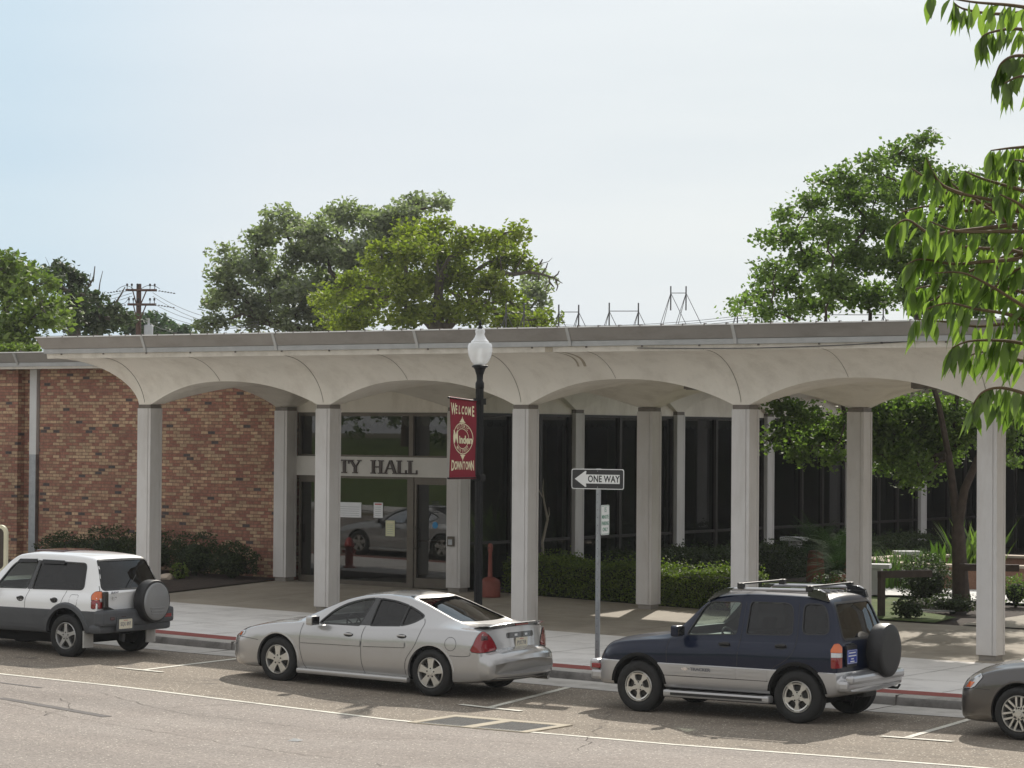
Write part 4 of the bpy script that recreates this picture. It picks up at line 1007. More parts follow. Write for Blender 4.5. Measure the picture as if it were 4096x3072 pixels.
def make_car(name,label,loc,yaw,pitch,S):
    car=thing(name,label,S['cat'],loc,(0,pitch,yaw))
    W_=S['W']; om=loft(S['st'],S.get('n',110),crown=S.get('crown',.03),bend=S.get('bend',(.1,.05))); B=Body(om)
    mats=[S['paint'],'well_black','seat']+([S['clad']] if 'clad' in S else [])
    if 'clad' in S:   # split faces at the cladding line and step the cladding out
        zc=S['zc']; bm=bmesh.new(); vs=[bm.verts.new(v) for v in om.v]
        for f in om.f: bm.faces.new([vs[i] for i in f])
        bmesh.ops.bisect_plane(bm,geom=bm.verts[:]+bm.edges[:]+bm.faces[:],plane_co=(0,0,zc),plane_no=(0,0,1))
        bmesh.ops.bisect_plane(bm,geom=bm.verts[:]+bm.edges[:]+bm.faces[:],plane_co=(0,0,zc-.012),plane_no=(0,0,1))
        zs_=S['st'][0][1]
        for v in bm.verts:
            if v.co.z<zc-.011 and abs(v.co.y)>.35: v.co.y+=.014*(1 if v.co.y>0 else -1)
        bm.verts.index_update(); o_=MB(); 
        o_.add([v.co.copy() for v in bm.verts],[[v.index for v in f.verts] for f in bm.faces],True); o_.m=[3 if f.calc_center_median().z<zc-.001 else 0 for f in bm.faces]; bm.free(); om2=o_
    else: om2=om
    body=to_obj(om2,mats); body.name='body'
    C=[]
    cab=loft(S['st'],60,inset=.055,crown=.02,x0=S['cab'][0],x1=S['cab'][1],zlo=S['cab'][2],bend=(0,0)); C.append(to_obj(cab,['seat']))
    for wx in S['wheels']:
        for sg in (-1,1):
            mb=MB(); ar=S['arch']; zc_=S['wz']+S.get('archup',.0)
            mb.prism([(wx+ar*math.cos(t),zc_+ar*math.sin(t)) for t in np.linspace(0,2*math.pi,49)[:-1]],'y',sg*(W_-.27),sg*(W_+.3)); C.append(to_obj(mb,['well_black']))
    for poly in S['side_windows']:
        mb=MB(); mb.prism(poly['p'],'y',-W_-.3,W_+.3); C.append(to_obj(mb,['black_trim']))
    for key in ('front_window','rear_window'):
        q=S[key]; mb=MB(); mb.prism(q['p'],'x',q['x'][0],q['x'][1]); C.append(to_obj(mb,['black_trim']))
    boolean(body,C); body.parent=car; body.data.name='body'
    me=body.data
    for p in me.polygons: p.use_smooth=True
    try: me.set_sharp_from_angle(angle=R(28))
    except Exception: pass
    if 'clad' in S:      # cladding becomes a part of its own
        names=[m.name if m else '' for m in me.materials]; ci=[i for i,n_ in enumerate(names) if n_.startswith(S['clad'])]
        bm=bmesh.new(); bm.from_mesh(me); bm2=bm.copy()
        bmesh.ops.delete(bm2,geom=[f for f in bm2.faces if f.material_index not in ci],context='FACES')
        bmesh.ops.delete(bm,geom=[f for f in bm.faces if f.material_index in ci],context='FACES')
        m2=bpy.data.meshes.new('lower_cladding'); bm2.to_mesh(m2); bm.to_mesh(me)
        for m_ in me.materials: m2.materials.append(m_)
        link(bpy.data.objects.new('lower_cladding',m2),car)
        for m_ in (m2,me):
            try: m_.set_sharp_from_angle(angle=R(28))
            except Exception: pass
        bm.free(); bm2.free()
    # glass panes and their black surrounds
    for q in S['side_windows']:
        for sg in (-1,1):
            side(B,q['p'],-.012,sg).build('window_glass',q['g'],car,recalc=False)
            if q.get('trim',.02): side(B,grow(q['p'],q.get('trim',.02)),.003,sg,hole=q['p']).build('window_trim','black_trim',car,recalc=False)
    for blk in S.get('black_side',[]):
        for sg in (-1,1): side(B,blk,.0026,sg).build('window_pillar','gloss_black',car,recalc=False)
    for key,D,ox,g in (('front_window',(1,0,0),-2.,'windscreen'),('rear_window',(-1,0,0),8.,'rear_window')):
        q=S[key]; P=q['p']
        patch(B,(ox,0,0),(0,1,0),(0,0,1),D,P,-.010,step=.08).build(g,q['g'],car,recalc=False)
        patch(B,(ox,0,0),(0,1,0),(0,0,1),D,grow(P,.028),.0028,step=.08,hole=P).build('window_trim','black_trim',car,recalc=False)
    interior(car,S['dashx'],S['belt'],W_,S['seats'],1.3,S['dashx']+.5)
    for wx in S['wheels']:
        for sg in (-1,1):
            y=sg*(W_-S.get('tuck',.02)); wheel(car,wx,y,S['wz'],S['R'],S['TW'],S['rim'],S['style'],sg,S.get('rimmat','alloy'))
    for P in S.get('seams',[]):
        for sg in (-1,1): line_strip(B,curve2(P,6),.0075,.0022,sg).build('panel_gap','car_seam',car,recalc=False)
    ax=MB(); ax.box((S['wheels'][0],-W_+.3,.2),(S['wheels'][1],W_-.3,.34)); 
    for wx in S['wheels']: ax.tube([(wx,-W_+.2,S['wz']),(wx,W_-.2,S['wz'])],.035)
    ax.build('underbody','well_black',car)
    return car,B
def handle(car,B,x,z,m,w=.17,h=.05,style='oval'):
    for sg in (-1,1):
        p=B.snap((x,0,z),(0,-sg,0),0); mb=MB()
        side(B,[(x+w/2*math.cos(a),z+h*.62*math.sin(a)) for a in np.linspace(0,2*math.pi,17)[:-1]],.002,sg).build('handle_recess','black_trim' if style!='oval' else 'car_seam',car,recalc=False)
        mb.bbox((x-w*.42,p.y+sg*.002 if sg>0 else p.y-.030,z-h*.22+.008),(x+w*.42,p.y+.030 if sg>0 else p.y-.002,z+h*.30+.008),.008); mb.build('door_handle',m,car)
def plate(car,M,txt,m='plate',parent=None,ink='ink'):
    mb=MB(); mb.prism(rrect(-.152,-.076,.152,.076,.012),'z',0,.006,M); p=mb.build('license_plate',m,car)
    mb=MB(); text_mb(mb,txt,.082,M@Matrix.Translation((0,-.002,.0065)),.0008,.78,bold=.0016); mb.build('plate_number',ink,p)
    mb=MB(); mb.box((-.05,.052,.0062),(.05,.060,.0072),M); mb.build('plate_heading','red_ink',p); return p
# --- silver saloon ---------------------------------------------------
GP=dict(cat='car',bend=(.20,.20),W=.925,paint='paint_silver',n=130,crown=.028,
 st=[(-.13,.34,.52,.50,.50,.56,.34),(-.10,.27,.62,.55,.58,.62,.40),(0,.21,.74,.62,.70,.68,.50),(.14,.185,.82,.68,.775,.73,.58),(.36,.18,.87,.76,.82,.79,.64),(.7,.19,.905,.82,.85,.86,.68),(1.0,.2,.915,.86,.86,.905,.69),(1.27,.2,.92,.885,.865,.94,.69),(1.45,.2,.92,.90,.868,1.00,.685),(1.8,.2,.92,.905,.872,1.155,.655),(2.15,.2,.922,.905,.875,1.29,.615),(2.45,.2,.925,.905,.875,1.355,.59),(2.8,.2,.925,.915,.875,1.385,.58),(3.1,.2,.922,.93,.875,1.37,.575),(3.4,.2,.92,.945,.87,1.30,.575),(3.7,.2,.918,.955,.865,1.20,.59),(3.98,.2,.912,.96,.855,1.10,.61),(4.2,.2,.905,.96,.845,1.035,.63),(4.4,.21,.895,.955,.83,1.01,.64),(4.62,.23,.885,.945,.81,1.005,.63),(4.73,.25,.875,.92,.80,.985,.62),(4.76,.255,.865,.66,.80,.70,.62),(4.84,.265,.86,.63,.80,.675,.62),(4.90,.28,.85,.60,.79,.65,.60),(4.935,.31,.84,.56,.77,.60,.56),(4.945,.36,.82,.50,.74,.54,.5)],
 cab=(1.35,4.15,.42),wheels=(1.03,3.81),R=.335,TW=.215,rim=.212,wz=.335,arch=.39,tuck=.015,style='five',
 side_windows=[dict(p=rnd([(1.78,.925),(2.50,.935),(2.60,1.305),(2.38,1.275),(2.12,1.20),(1.92,1.09)],[.03,.02,.03,.1,.1,.1]),g='glass_tint'),
               dict(p=rnd([(2.70,.945),(3.22,.975),(3.22,1.235),(3.0,1.283),(2.71,1.305)],[.02,.01,.01,.1,.03]),g='glass_dark'),
               dict(p=rnd([(3.25,.978),(3.42,1.02),(3.55,1.105),(3.42,1.165),(3.25,1.225)],[.01,.1,.03,.1,.01]),g='glass_dark')],
 black_side=[[(2.515,.93),(2.695,.935),(2.705,1.322),(2.605,1.322)]],
 front_window=dict(p=rnd([(-.64,.985),(.64,.985),(.53,1.335),(-.53,1.335)],.06),x=(.6,2.45),g='glass_clear'),
 rear_window=dict(p=rnd([(-.60,1.055),(.60,1.055),(.50,1.34),(-.50,1.34)],.05),x=(3.0,5.5),g='glass_dark'),
 dashx=1.55,belt=.93,seats=(2.62,3.45),
 seams=[[(1.49,.90),(1.46,.75),(1.455,.55),(1.52,.33),(1.58,.24)],[(2.62,.92),(2.59,.80),(2.585,.6),(2.60,.4),(2.66,.24)],[(3.58,1.08),(3.63,1.0),(3.60,.86),(3.53,.70),(3.40,.52),(3.37,.40),(3.39,.27)],[(.2,.62),(.45,.615),(.66,.60)],[(4.14,.60),(4.35,.60),(4.47,.62),(4.48,.66)],[(.36,.80),(.9,.895),(1.3,.925)]])
car,B=make_car('parked_car','silver four-door sedan parked between the white and the dark blue vehicle','', 0,0,GP) if False else make_car('parked_car','silver four-door sedan with boot spoiler and five-spoke wheels, in front of the entrance doors',(10.26,-8.425,.098),R(.6),R(.9),GP)
handle(car,B,2.35,.785,'paint_silver'); handle(car,B,3.30,.82,'paint_silver')
for a,b in (((1.47,.615),(2.57,.635)),((2.62,.636),(3.36,.665))):
    side(B,rnd([(a[0],a[1]),(b[0],b[1]),(b[0],b[1]+.075),(a[0],a[1]+.06)],.02),.012).build('side_moulding','paint_silver',car)
    side(B,rnd([(a[0],a[1]),(b[0],b[1]),(b[0],b[1]+.075),(a[0],a[1]+.06)],.02),.012,1).build('side_moulding','paint_silver',car)
    line_strip(B,[(a[0],a[1]-.004),(b[0],b[1]-.004)],.007,.003).build('moulding_shadow_gap','car_seam',car,recalc=False)
for sg in (-1,1):
    mb=MB(); mb.bbox((1.42,sg*.90-.055,.165),(3.44,sg*.90+.055,.245),.03); mb.build('side_skirt','paint_silver',car)
cc=[(4.15+.095*math.cos(a),.765+.095*math.sin(a)) for a in np.linspace(0,2*math.pi,25)]; line_strip(B,cc,.006,.002).build('fuel_flap','car_seam',car,recalc=False)
# tail lamps wrap the corner
Dd=Vector((-.60,.80,0)); Ud=Vector((.80,.60,0))
def diag(B,poly,off,sg,m,nm,car,O=(4.66,-.80,0),a=None):
    D=Dd if a is None else Vector((-math.sin(a),math.cos(a),0)); U=Ud if a is None else Vector((math.cos(a),math.sin(a),0)); o=Vector(O)
    if sg>0: D=Vector((D.x,-D.y,0)); U=Vector((U.x,-U.y,0)); o.y=-o.y
    return patch(B,o-D*2,U,(0,0,1),D,poly,off,step=.05).build(nm,m,car,recalc=False)
TLp=smooth_poly([(-.17,.675),(.155,.69),(.145,.80),(.06,.915),(-.02,.955),(-.09,.90),(-.15,.78)],3)
for sg in (-1,1):
    diag(B,grow(TLp,.008),.003,sg,'car_seam','lamp_gap',car); l_=diag(B,TLp,.009,sg,'lamp_red','tail_lamp',car)
    diag(B,[(-.05,.84),(.05,.84),(.04,.90),(-.04,.90)],.0105,sg,'lamp_dark','reflector',car)
# boot lid furniture
def rear(B,poly,off,m,nm,car,par=None): return patch(B,(8,0,0),(0,1,0),(0,0,1),(-1,0,0),poly,off,step=.06).build(nm,m,par or car,recalc=False)
mb=MB(); pr=[(4.50,1.008),(4.60,1.045),(4.775,1.075),(4.79,1.066),(4.74,1.035),(4.70,1.0)]
rows=[]
for y in np.linspace(-.70,.70,21):
    k=1-(abs(y)/.70)**4; dx=-.10*(y/.7)**2; rows.append([(x+dx,y,.985+(z-.985)*(.55+.45*k)) for x,z in pr+pr[:1]])
mb.grid(rows,True); mb.build('spoiler','paint_silver',car)
mb=MB(); mb.box((4.752,-.16,1.028),(4.7665,.16,1.046)); mb.build('high_brake_light','lamp_red',car)
rear(B,rnd([(-.34,.85),(.34,.85),(.34,.93),(-.34,.93)],.03),.004,'gloss_black','plate_light_strip',car)
for y in (-.16,.10): rear(B,[(y,.875),(y+.07,.875),(y+.07,.905),(y,.905)],.008,'lamp_clear','plate_lamp',car)
plate(car,frame_mat(B.snap((8,.0,.775),(-1,0,0),.006),(0,1,0),(0,0,1)),'PYX 718')
mb=MB(); text_mb(mb,'GP',.05,frame_mat(B.snap((8,-.48,.70),(-1,0,0),.006),(0,1,0),(0,0,1)),.002) if False else None
rear(B,[(-.60,.705),(-.40,.70),(-.38,.73),(-.58,.74)],.006,'blue_ink','boot_badge',car) if False else None
patch(B,(8,0,0),(0,1,0),(0,0,1),(-1,0,0),rnd([(-.80,.25),(.80,.25),(.74,.325),(-.74,.325)],.03),.004,step=.04).build('rear_valance','black_trim',car,recalc=False)
mb=MB()
for y in (.55,): mb.tube([(4.6,y,.25),(4.88,y,.25)],.035,10)
mb.build('exhaust','chrome',car)
HLp=smooth_poly([(-.20,.60),(.16,.635),(.20,.70),(.10,.765),(-.06,.735),(-.2,.67)],3)
for sg in (-1,1):
    diag(B,HLp,.006,sg,'lamp_clear','headlight',car,(.12,-.72,0),-R(55)); diag(B,[(.06,.63),(.15,.64),(.14,.70),(.07,.69)],.009,sg,'lamp_amber','turn_signal',car,(.12,-.72,0),-R(55))
for sg in (-1,1):
    mb=MB(); mb.bbox((1.70,sg*1.02-.09,.89),(1.82,sg*1.02+.09,1.03),.035); mb.box((1.72,sg*.88-.06,.90),(1.78,sg*.95+.03,.95)); m_=mb.build('side_mirror','paint_silver',car)
    mb=MB(); mb.bbox((1.822,sg*1.02-.08,.90),(1.834,sg*1.02+.08,1.02),.003); mb.build('mirror_glass','gloss_black',m_)
# lip along the wheel openings
def arch_lip(car,B,xs,z,r,w,m,off,nm='arch_lip',a0=-20,a1=200):
    for wx in xs:
        for sg in (-1,1):
            rows=[]
            for a in np.linspace(R(a0),R(a1),30):
                c,s=math.cos(a),math.sin(a); p=B.snap((wx+(r+w*.5)*c,0,z+(r+w*.5)*s),(0,-sg,0),0)
                base=p.y; rows.append([(wx+(r-.004)*c,base-sg*.04,z+(r-.004)*s),(wx+(r-.004)*c,base+sg*off,z+(r-.004)*s),(wx+(r+w*.7)*c,base+sg*off,z+(r+w*.7)*s),(wx+(r+w)*c,base+sg*-.004,z+(r+w)*s)])
            mb=MB(); mb.grid(rows,True); mb.build(nm,m,car,recalc=False)
arch_lip(car,B,GP['wheels'],.335,.39,.022,'paint_silver',.008,a0=-12,a1=192)
# --- dark blue off-roader --------------------------------------------
TR=dict(cat='suv',bend=(.14,.07),W=.86,paint='paint_navy',clad='clad_silver',zc=.695,n=130,crown=.03,
 st=[(.0,.40,.62,.60,.60,.66,.44),(.03,.36,.72,.70,.68,.76,.50),(.10,.34,.78,.80,.72,.87,.56),(.25,.34,.83,.90,.76,.945,.60),(.5,.34,.85,.95,.785,.99,.62),(.9,.34,.86,.985,.79,1.04,.64),(1.18,.34,.86,1.0,.79,1.085,.64),(1.32,.34,.86,1.01,.79,1.17,.635),(1.5,.34,.86,1.02,.79,1.33,.62),(1.7,.34,.86,1.03,.79,1.52,.60),(1.86,.34,.86,1.04,.79,1.61,.585),(2.1,.34,.86,1.05,.79,1.655,.58),(2.6,.34,.86,1.06,.79,1.68,.58),(3.2,.34,.86,1.07,.79,1.675,.58),(3.52,.34,.86,1.08,.785,1.64,.575),(3.62,.35,.858,1.08,.78,1.56,.57),(3.72,.36,.855,1.08,.775,1.33,.61),(3.80,.38,.85,1.07,.76,1.14,.64),(3.835,.40,.84,1.0,.75,1.06,.62),(3.85,.42,.83,.64,.75,.68,.60),(3.96,.42,.80,.60,.74,.645,.58),(4.0,.44,.74,.57,.70,.615,.5)],
 cab=(1.28,3.66,.55),wheels=(.80,3.23),R=.352,TW=.22,rim=.205,wz=.352,arch=.41,archup=.01,tuck=-.005,style='web',
 side_windows=[dict(p=rnd([(1.50,1.09),(2.26,1.13),(2.27,1.545),(1.80,1.535),(1.70,1.45)],[.05,.04,.05,.06,.1]),g='glass_clear',trim=.014),
               dict(p=rnd([(2.42,1.14),(3.10,1.16),(3.06,1.50),(2.98,1.56),(2.42,1.555)],[.03,.06,.1,.08,.04]),g='glass_dark',trim=.014),
               dict(p=rnd([(3.26,1.18),(3.62,1.195),(3.56,1.44),(3.49,1.56),(3.22,1.56)],[.07,.07,.1,.07,.07]),g='glass_dark',trim=.018)],
 front_window=dict(p=rnd([(-.60,1.16),(.60,1.16),(.54,1.56),(-.54,1.56)],.06),x=(.4,2.0),g='glass_clear'),
 rear_window=dict(p=rnd([(-.60,1.13),(.60,1.13),(.50,1.57),(-.50,1.57)],.05),x=(3.4,5.0),g='glass_dark'),
 dashx=1.45,belt=1.08,seats=(2.4,3.15),
 seams=[[(1.30,1.06),(1.24,.98),(1.245,.7),(1.28,.40)],[(2.345,1.56),(2.34,1.1),(2.33,.7),(2.34,.40)],[(3.14,1.56),(3.17,1.30),(3.18,1.10),(3.15,.92),(3.02,.80),(2.86,.70),(2.80,.52)],[(1.35,1.60),(1.34,1.2)] ])
TR['seams']=TR['seams'][:3]
car,B=make_car('parked_car','dark blue compact SUV with silver lower panels, roof rack and black spare wheel',(16.46,-7.98,-.012),R(.9),0,TR)
handle(car,B,2.12,.985,'black_trim',.19,.06,'b'); handle(car,B,2.97,1.0,'black_trim',.19,.06,'b')
arch_lip(car,B,TR['wheels'],.362,.41,.045,'well_black',.02,a0=-25,a1=205)
for a,b in (((1.27,.40),(2.325,.685)),((2.345,.40),(2.80,.685))):
    for sg in (-1,1):
        for z in (.66,.605,.555): side(B,rnd([(a[0]+.01,z-.016),(b[0]-.01,z-.016),(b[0]-.01,z+.016),(a[0]+.01,z+.016)],.012),.022,sg).build('cladding_rib','clad_silver',car)
line_strip(B,[(1.2,.53),(2.8,.535)],.008,.016).build('cladding_groove','car_seam',car,recalc=False)
# running boards
for sg in (-1,1):
    mb=MB(); mb.bbox((1.24,min(sg*.80,sg*.955),.245),(2.86,max(sg*.80,sg*.955),.345),.03); rb_=mb.build('running_board','clad_silver',car)
    mb=MB(); mb.box((1.36,min(sg*.955,sg*.958),.275),(2.76,max(sg*.955,sg*.958),.31)); mb.box((1.34,min(sg*.88,sg*.95),.346),(2.78,max(sg*.88,sg*.95),.350)); mb.build('step_pad','black_trim',rb_)
# door lettering with a little bow-tie mark
M=frame_mat(B.snap((1.62,-2,.632),(0,1,0),.0255),(1,0,0),(0,0,1)); mb=MB(); text_mb(mb,'TRACKER',.062,M@Matrix.Translation((.16,0,0)),.0015,1.15,bold=.0012); mb.build('door_lettering','ink',car)
mb=MB(); mb.prism([(-.05,-.012),(-.02,-.012),(-.02,-.022),(.02,-.022),(.02,-.012),(.05,-.012),(.04,.012),(.02,.012),(.02,.022),(-.02,.022),(-.02,.012),(-.06,.012)],'z',0,.002,M@Matrix.Translation((-.075,0,0))); mb.build('door_badge','chrome',car)
for sg in (-1,1):
    y=sg*.585
    mb=MB(); P=[(1.84,y,1.615),(1.98,y,1.695),(2.2,y,1.725),(3.3,y,1.745),(3.45,y,1.735),(3.52,y,1.68)]; mb.tube([tuple(p) for p in cat_rom(P,4)],.022,8); r_=mb.build('roof_rail','clad_silver',car)
    mb=MB(); mb.prism([(1.74,1.55),(2.06,1.67),(2.14,1.742),(2.02,1.735),(1.86,1.66)],'y',y-.03,y+.03); mb.build('rail_foot','gloss_black',r_); mb=MB(); mb.prism([(3.26,1.67),(3.56,1.61),(3.52,1.72),(3.40,1.765),(3.26,1.765)],'y',y-.03,y+.03); mb.build('rail_foot','gloss_black',r_)
for x in (2.25,3.28):
    mb=MB(); mb.tube([(x,-.66,1.795),(x,.66,1.795)],.014,8); cb=mb.build('cross_bar','black_trim',car)
    for sg in (-1,1):
        mb=MB(); mb.bbox((x-.045,sg*.60-.035,1.73),(x+.045,sg*.60+.035,1.81),.01); mb.build('bar_clamp','black_trim',cb)
for i in range(5): 
    mb=MB(); mb.bbox((2.5,-.36+i*.18-.02,1.70),(3.4,-.36+i*.18+.02,1.712),.004); mb.build('roof_rib','paint_navy',car)
# tail lamps, tailgate, spare wheel
TLp=rnd([(-.09,.755),(.065,.755),(.065,1.03),(.02,1.075),(-.03,1.07),(-.09,.98)],.02)
for sg in (-1,1):
    diag(B,TLp,.010,sg,'lamp_red','tail_lamp',car,(3.80,-.80,0),R(42)); diag(B,rnd([(-.085,.955),(.06,.955),(.06,1.025),(.02,1.068),(-.03,1.062),(-.085,.985)],.01),.017,sg,'lamp_amber','turn_signal',car,(3.80,-.80,0),R(42)); diag(B,[(-.085,.895),(.06,.895),(.06,.95),(-.085,.95)],.018,sg,'lamp_clear','reverse_lamp',car,(3.80,-.80,0),R(42))
T=Matrix.Translation((3.99,.16,.93)); mb=MB(); mb.lathe([(0,.0),(.30,.0),(.345,.02),(.36,.06),(.362,.16),(.35,.205),(.32,.222),(.26,.226),(0,.226)],48,Matrix.Translation((3.87,.20,.94)),'x'); mb.build('spare_wheel_cover','vinyl_black',car)
M=frame_mat(B.snap((8,-.50,.90),(-1,0,0),.01),(0,1,0),(0,0,1)); mb=MB(); mb.prism(rrect(-.15,-.14,.15,.14,.02),'z',0,.02,M); mb.box((-.06,.15,-.005),(.06,.165,.03),M); tb=mb.build('tailgate_plate_panel','black_trim',car)
mb=MB(); mb.prism(rrect(-.145,-.10,.145,.085,.01),'z',.0205,.025,M); pb=mb.build('license_plate','plate_blue',car)
mb=MB(); mb.box((-.135,.073,.0255),(.135,.078,.0262),M); mb.box((-.135,-.093,.0255),(.135,-.088,.0262),M); mb.box((-.135,-.088,.0255),(-.130,.073,.0262),M); mb.box((.130,-.088,.0255),(.135,.073,.0262),M)
for z,w in ((.045,.10),(.005,.115),(-.035,.04),(-.07,.06)): mb.box((-w,z-.008,.0255),(w,z+.008,.0262),M)
mb.build('plate_print','sign_white',pb)
mb=MB(); mb.bbox((3.90,-.80,.545),(4.02,.80,.665),.04); mb.bbox((3.80,-.845,.45),(3.965,.845,.60),.05); mb.build('rear_bumper','clad_silver',car)
mb=MB(); mb.tube([(3.9,.5,.42),(4.05,.5,.42),(4.08,.5,.47)],.018,8); mb.build('tow_hook','black_trim',car)
mb=MB(); mb.bbox((-.06,-.74,.53),(.09,.74,.68),.04); mb.bbox((-.03,-.76,.40),(.15,.76,.54),.04); mb.build('front_bumper','clad_silver',car)
for sg in (-1,1):
    mb=MB(); mb.bbox((-.01,min(sg*.60,sg*.768),.555),(.135,max(sg*.60,sg*.768),.625),.012); mb.build('side_marker','lamp_red',car)
    mb=MB(); mb.bbox((1.40,sg*.95-.09,1.07),(1.52,sg*.95+.09,1.22),.03); mb.box((1.42,min(sg*.80,sg*.9),1.08),(1.48,max(sg*.80,sg*.9),1.13)); m_=mb.build('side_mirror','paint_navy',car)
    mb=MB(); mb.box((1.522,sg*.95-.08,1.085),(1.53,sg*.95+.08,1.205)); mb.build('mirror_glass','gloss_black',m_)
for sg in (-1,1): diag(B,rnd([(-.14,.70),(.10,.70),(.12,.86),(-.14,.84)],.03),.006,sg,'lamp_clear','headlight',car,(.06,-.66,0),-R(65))
mb=MB(); mb.tube([(1.25,.62,1.06),(1.62,.72,1.75)],[.005,.002],5); mb.build('antenna','black_trim',car)
mb=MB(); mb.bbox((3.3,.1,.30),(3.75,.5,.42),.04); mb.build('silencer','brake',car)
# --- white off-roader -------------------------------------------------
WR=dict(cat='suv',bend=(.14,.07),W=.85,paint='paint_white',clad='clad_grey',zc=.755,n=130,crown=.025,
 st=[(.05,.42,.60,.60,.56,.66,.40),(.10,.38,.72,.68,.66,.74,.50),(.22,.36,.79,.82,.72,.90,.56),(.5,.36,.83,.93,.76,.98,.62),(.9,.36,.85,.97,.78,1.03,.64),(1.25,.36,.85,.99,.785,1.07,.64),(1.42,.36,.85,1.0,.785,1.16,.635),(1.65,.36,.85,1.01,.785,1.36,.61),(1.85,.36,.85,1.015,.785,1.52,.60),(2.02,.36,.85,1.02,.785,1.60,.59),(2.4,.36,.85,1.03,.785,1.635,.59),(3.0,.36,.85,1.035,.785,1.63,.585),(3.5,.36,.85,1.04,.78,1.60,.58),(3.66,.37,.848,1.045,.775,1.565,.575),(3.74,.38,.845,1.045,.77,1.47,.59),(3.86,.40,.84,1.045,.765,1.22,.64),(3.92,.41,.835,1.04,.76,1.10,.66),(3.955,.42,.83,1.0,.755,1.05,.64),(3.97,.43,.82,.96,.75,1.02,.62)],
 cab=(1.38,3.76,.58),wheels=(.86,3.27),R=.345,TW=.22,rim=.208,wz=.345,arch=.42,archup=.03,tuck=-.005,style='star',rimmat='alloy_dull',
 side_windows=[dict(p=rnd([(1.62,1.06),(2.34,1.07),(2.46,1.50),(2.05,1.49),(1.92,1.42)],[.05,.03,.04,.08,.1]),g='glass_clear',trim=.016),
               dict(p=rnd([(2.46,1.07),(3.56,1.09),(3.50,1.485),(2.53,1.50)],[.03,.07,.07,.04]),g='glass_dark',trim=.018)],
 black_side=[[(2.355,1.055),(2.455,1.055),(2.53,1.515),(2.465,1.515)]],
 front_window=dict(p=rnd([(-.60,1.14),(.60,1.14),(.53,1.53),(-.53,1.53)],.06),x=(.4,2.2),g='glass_clear'),
 rear_window=dict(p=rnd([(-.66,1.10),(.66,1.10),(.545,1.53),(-.545,1.53)],.035),x=(3.4,5.0),g='glass_dark'),
 dashx=1.6,belt=1.04,seats=(2.5,3.2),
 seams=[[(1.42,1.05),(1.38,.95),(1.38,.7),(1.42,.42)],[(2.41,1.06),(2.38,.9),(2.37,.7),(2.37,.42)],[(3.22,1.06),(3.19,.95),(3.14,.84),(3.0,.76),(2.88,.6)],[(3.83,1.15),(3.90,1.0),(3.92,.76)]])
car,B=make_car('parked_car','white compact SUV with grey lower panels and grey spare wheel cover at left edge',(3.40,-8.15,.168),R(.5),0,WR)
handle(car,B,2.27,.90,'black_trim',.15,.07,'b'); handle(car,B,3.01,.90,'black_trim',.15,.07,'b')
arch_lip(car,B,WR['wheels'],.375,.42,.085,'clad_grey',.030,a0=-18,a1=198)
for sg in (-1,1):
    for a,b in ((1.42,2.36),(2.385,2.85)):
        for z in (.655,.60,.52,.47): side(B,[(a,z-.012),(b,z-.012),(b,z+.012),(a,z+.012)],.021,sg).build('cladding_rib','clad_grey',car)
    side(B,rnd([(2.0,1.46),(2.44,1.475),(2.46,1.53),(2.05,1.52)],.02),.02,sg).build('rain_visor','glass_dark',car); side(B,rnd([(2.54,1.46),(3.05,1.46),(3.05,1.52),(2.56,1.525)],.02),.02,sg).build('rain_visor','glass_dark',car)
cc=rrect(3.33,.83,3.50,1.0,.03); line_strip(B,cc+cc[:1],.005,.002).build('fuel_flap','car_seam',car,recalc=False)
mb=MB(); mb.bbox((3.86,-.86,.52),(4.06,.86,.77),.05); mb.bbox((3.74,-.855,.40),(4.0,.855,.56),.06); mb.build('rear_bumper','clad_grey',car)
for y in (-.62,-.36): 
    mb=MB(); mb.bbox((4.05,y-.05,.615),(4.068,y+.05,.665),.005); mb.build('bumper_reflector','lamp_dark',car)
mb=MB(); mb.bbox((4.03,.62,.60),(4.068,.78,.66),.006); mb.build('bumper_reflector','lamp_red',car)
for sg in (-1,1):
    O_=(3.93,-.79,0); A_=R(48)
    diag(B,rnd([(-.125,.79),(.055,.79),(.055,1.072),(-.05,1.072),(-.12,1.0)],[.03,.01,.01,.05,.04]),.003,sg,'black_trim','lamp_surround',car,O_,A_)
    diag(B,rnd([(-.115,.80),(.048,.80),(.048,.925),(-.113,.925)],.012),.010,sg,'lamp_red','tail_lamp',car,O_,A_)
    diag(B,rnd([(-.112,.932),(.048,.932),(.048,1.06),(-.048,1.06),(-.106,.995)],.015),.010,sg,'lamp_amber','turn_signal',car,O_,A_)
    diag(B,[(.0,.905),(.044,.905),(.044,.955),(.0,.955)],.020,sg,'lamp_clear','reverse_lamp',car,O_,A_)
mb=MB(); mb.bbox((3.93,-.735,.80),(3.985,-.625,1.065),.02); mb.build('lamp_filler','gloss_black',car)
mb=MB(); T=Matrix.Translation((3.985,.27,.875)); mb.lathe([(0,.0),(.315,.0),(.335,.012),(.345,.03),(.345,.17),(.335,.20),(.30,.212)],48,T,'x'); sp_=mb.build('spare_wheel','vinyl_black',car)
mb=MB(); mb.lathe([(.30,.19),(.302,.214),(.285,.226),(.255,.232),(0,.236)],48,T,'x')
for z in (-.10,-.15,-.20): mb.bbox((.233,-.20+abs(z)*.3,z-.012),(.244,.20-abs(z)*.3,z+.012),.005,T)
mb.build('spare_wheel_cover','spare_cover',sp_)
M=frame_mat((4.072,-.33+.0,.555),(0,1,0),(0,0,1)); mb=MB(); mb.box((-.2,-.12,-.02),(.2,.10,-.001),M); mb.build('plate_recess','clad_grey',car); 
plate(car,frame_mat((4.074,-.33,.545),(0,1,0),(0,0,1)),'SQU 897')
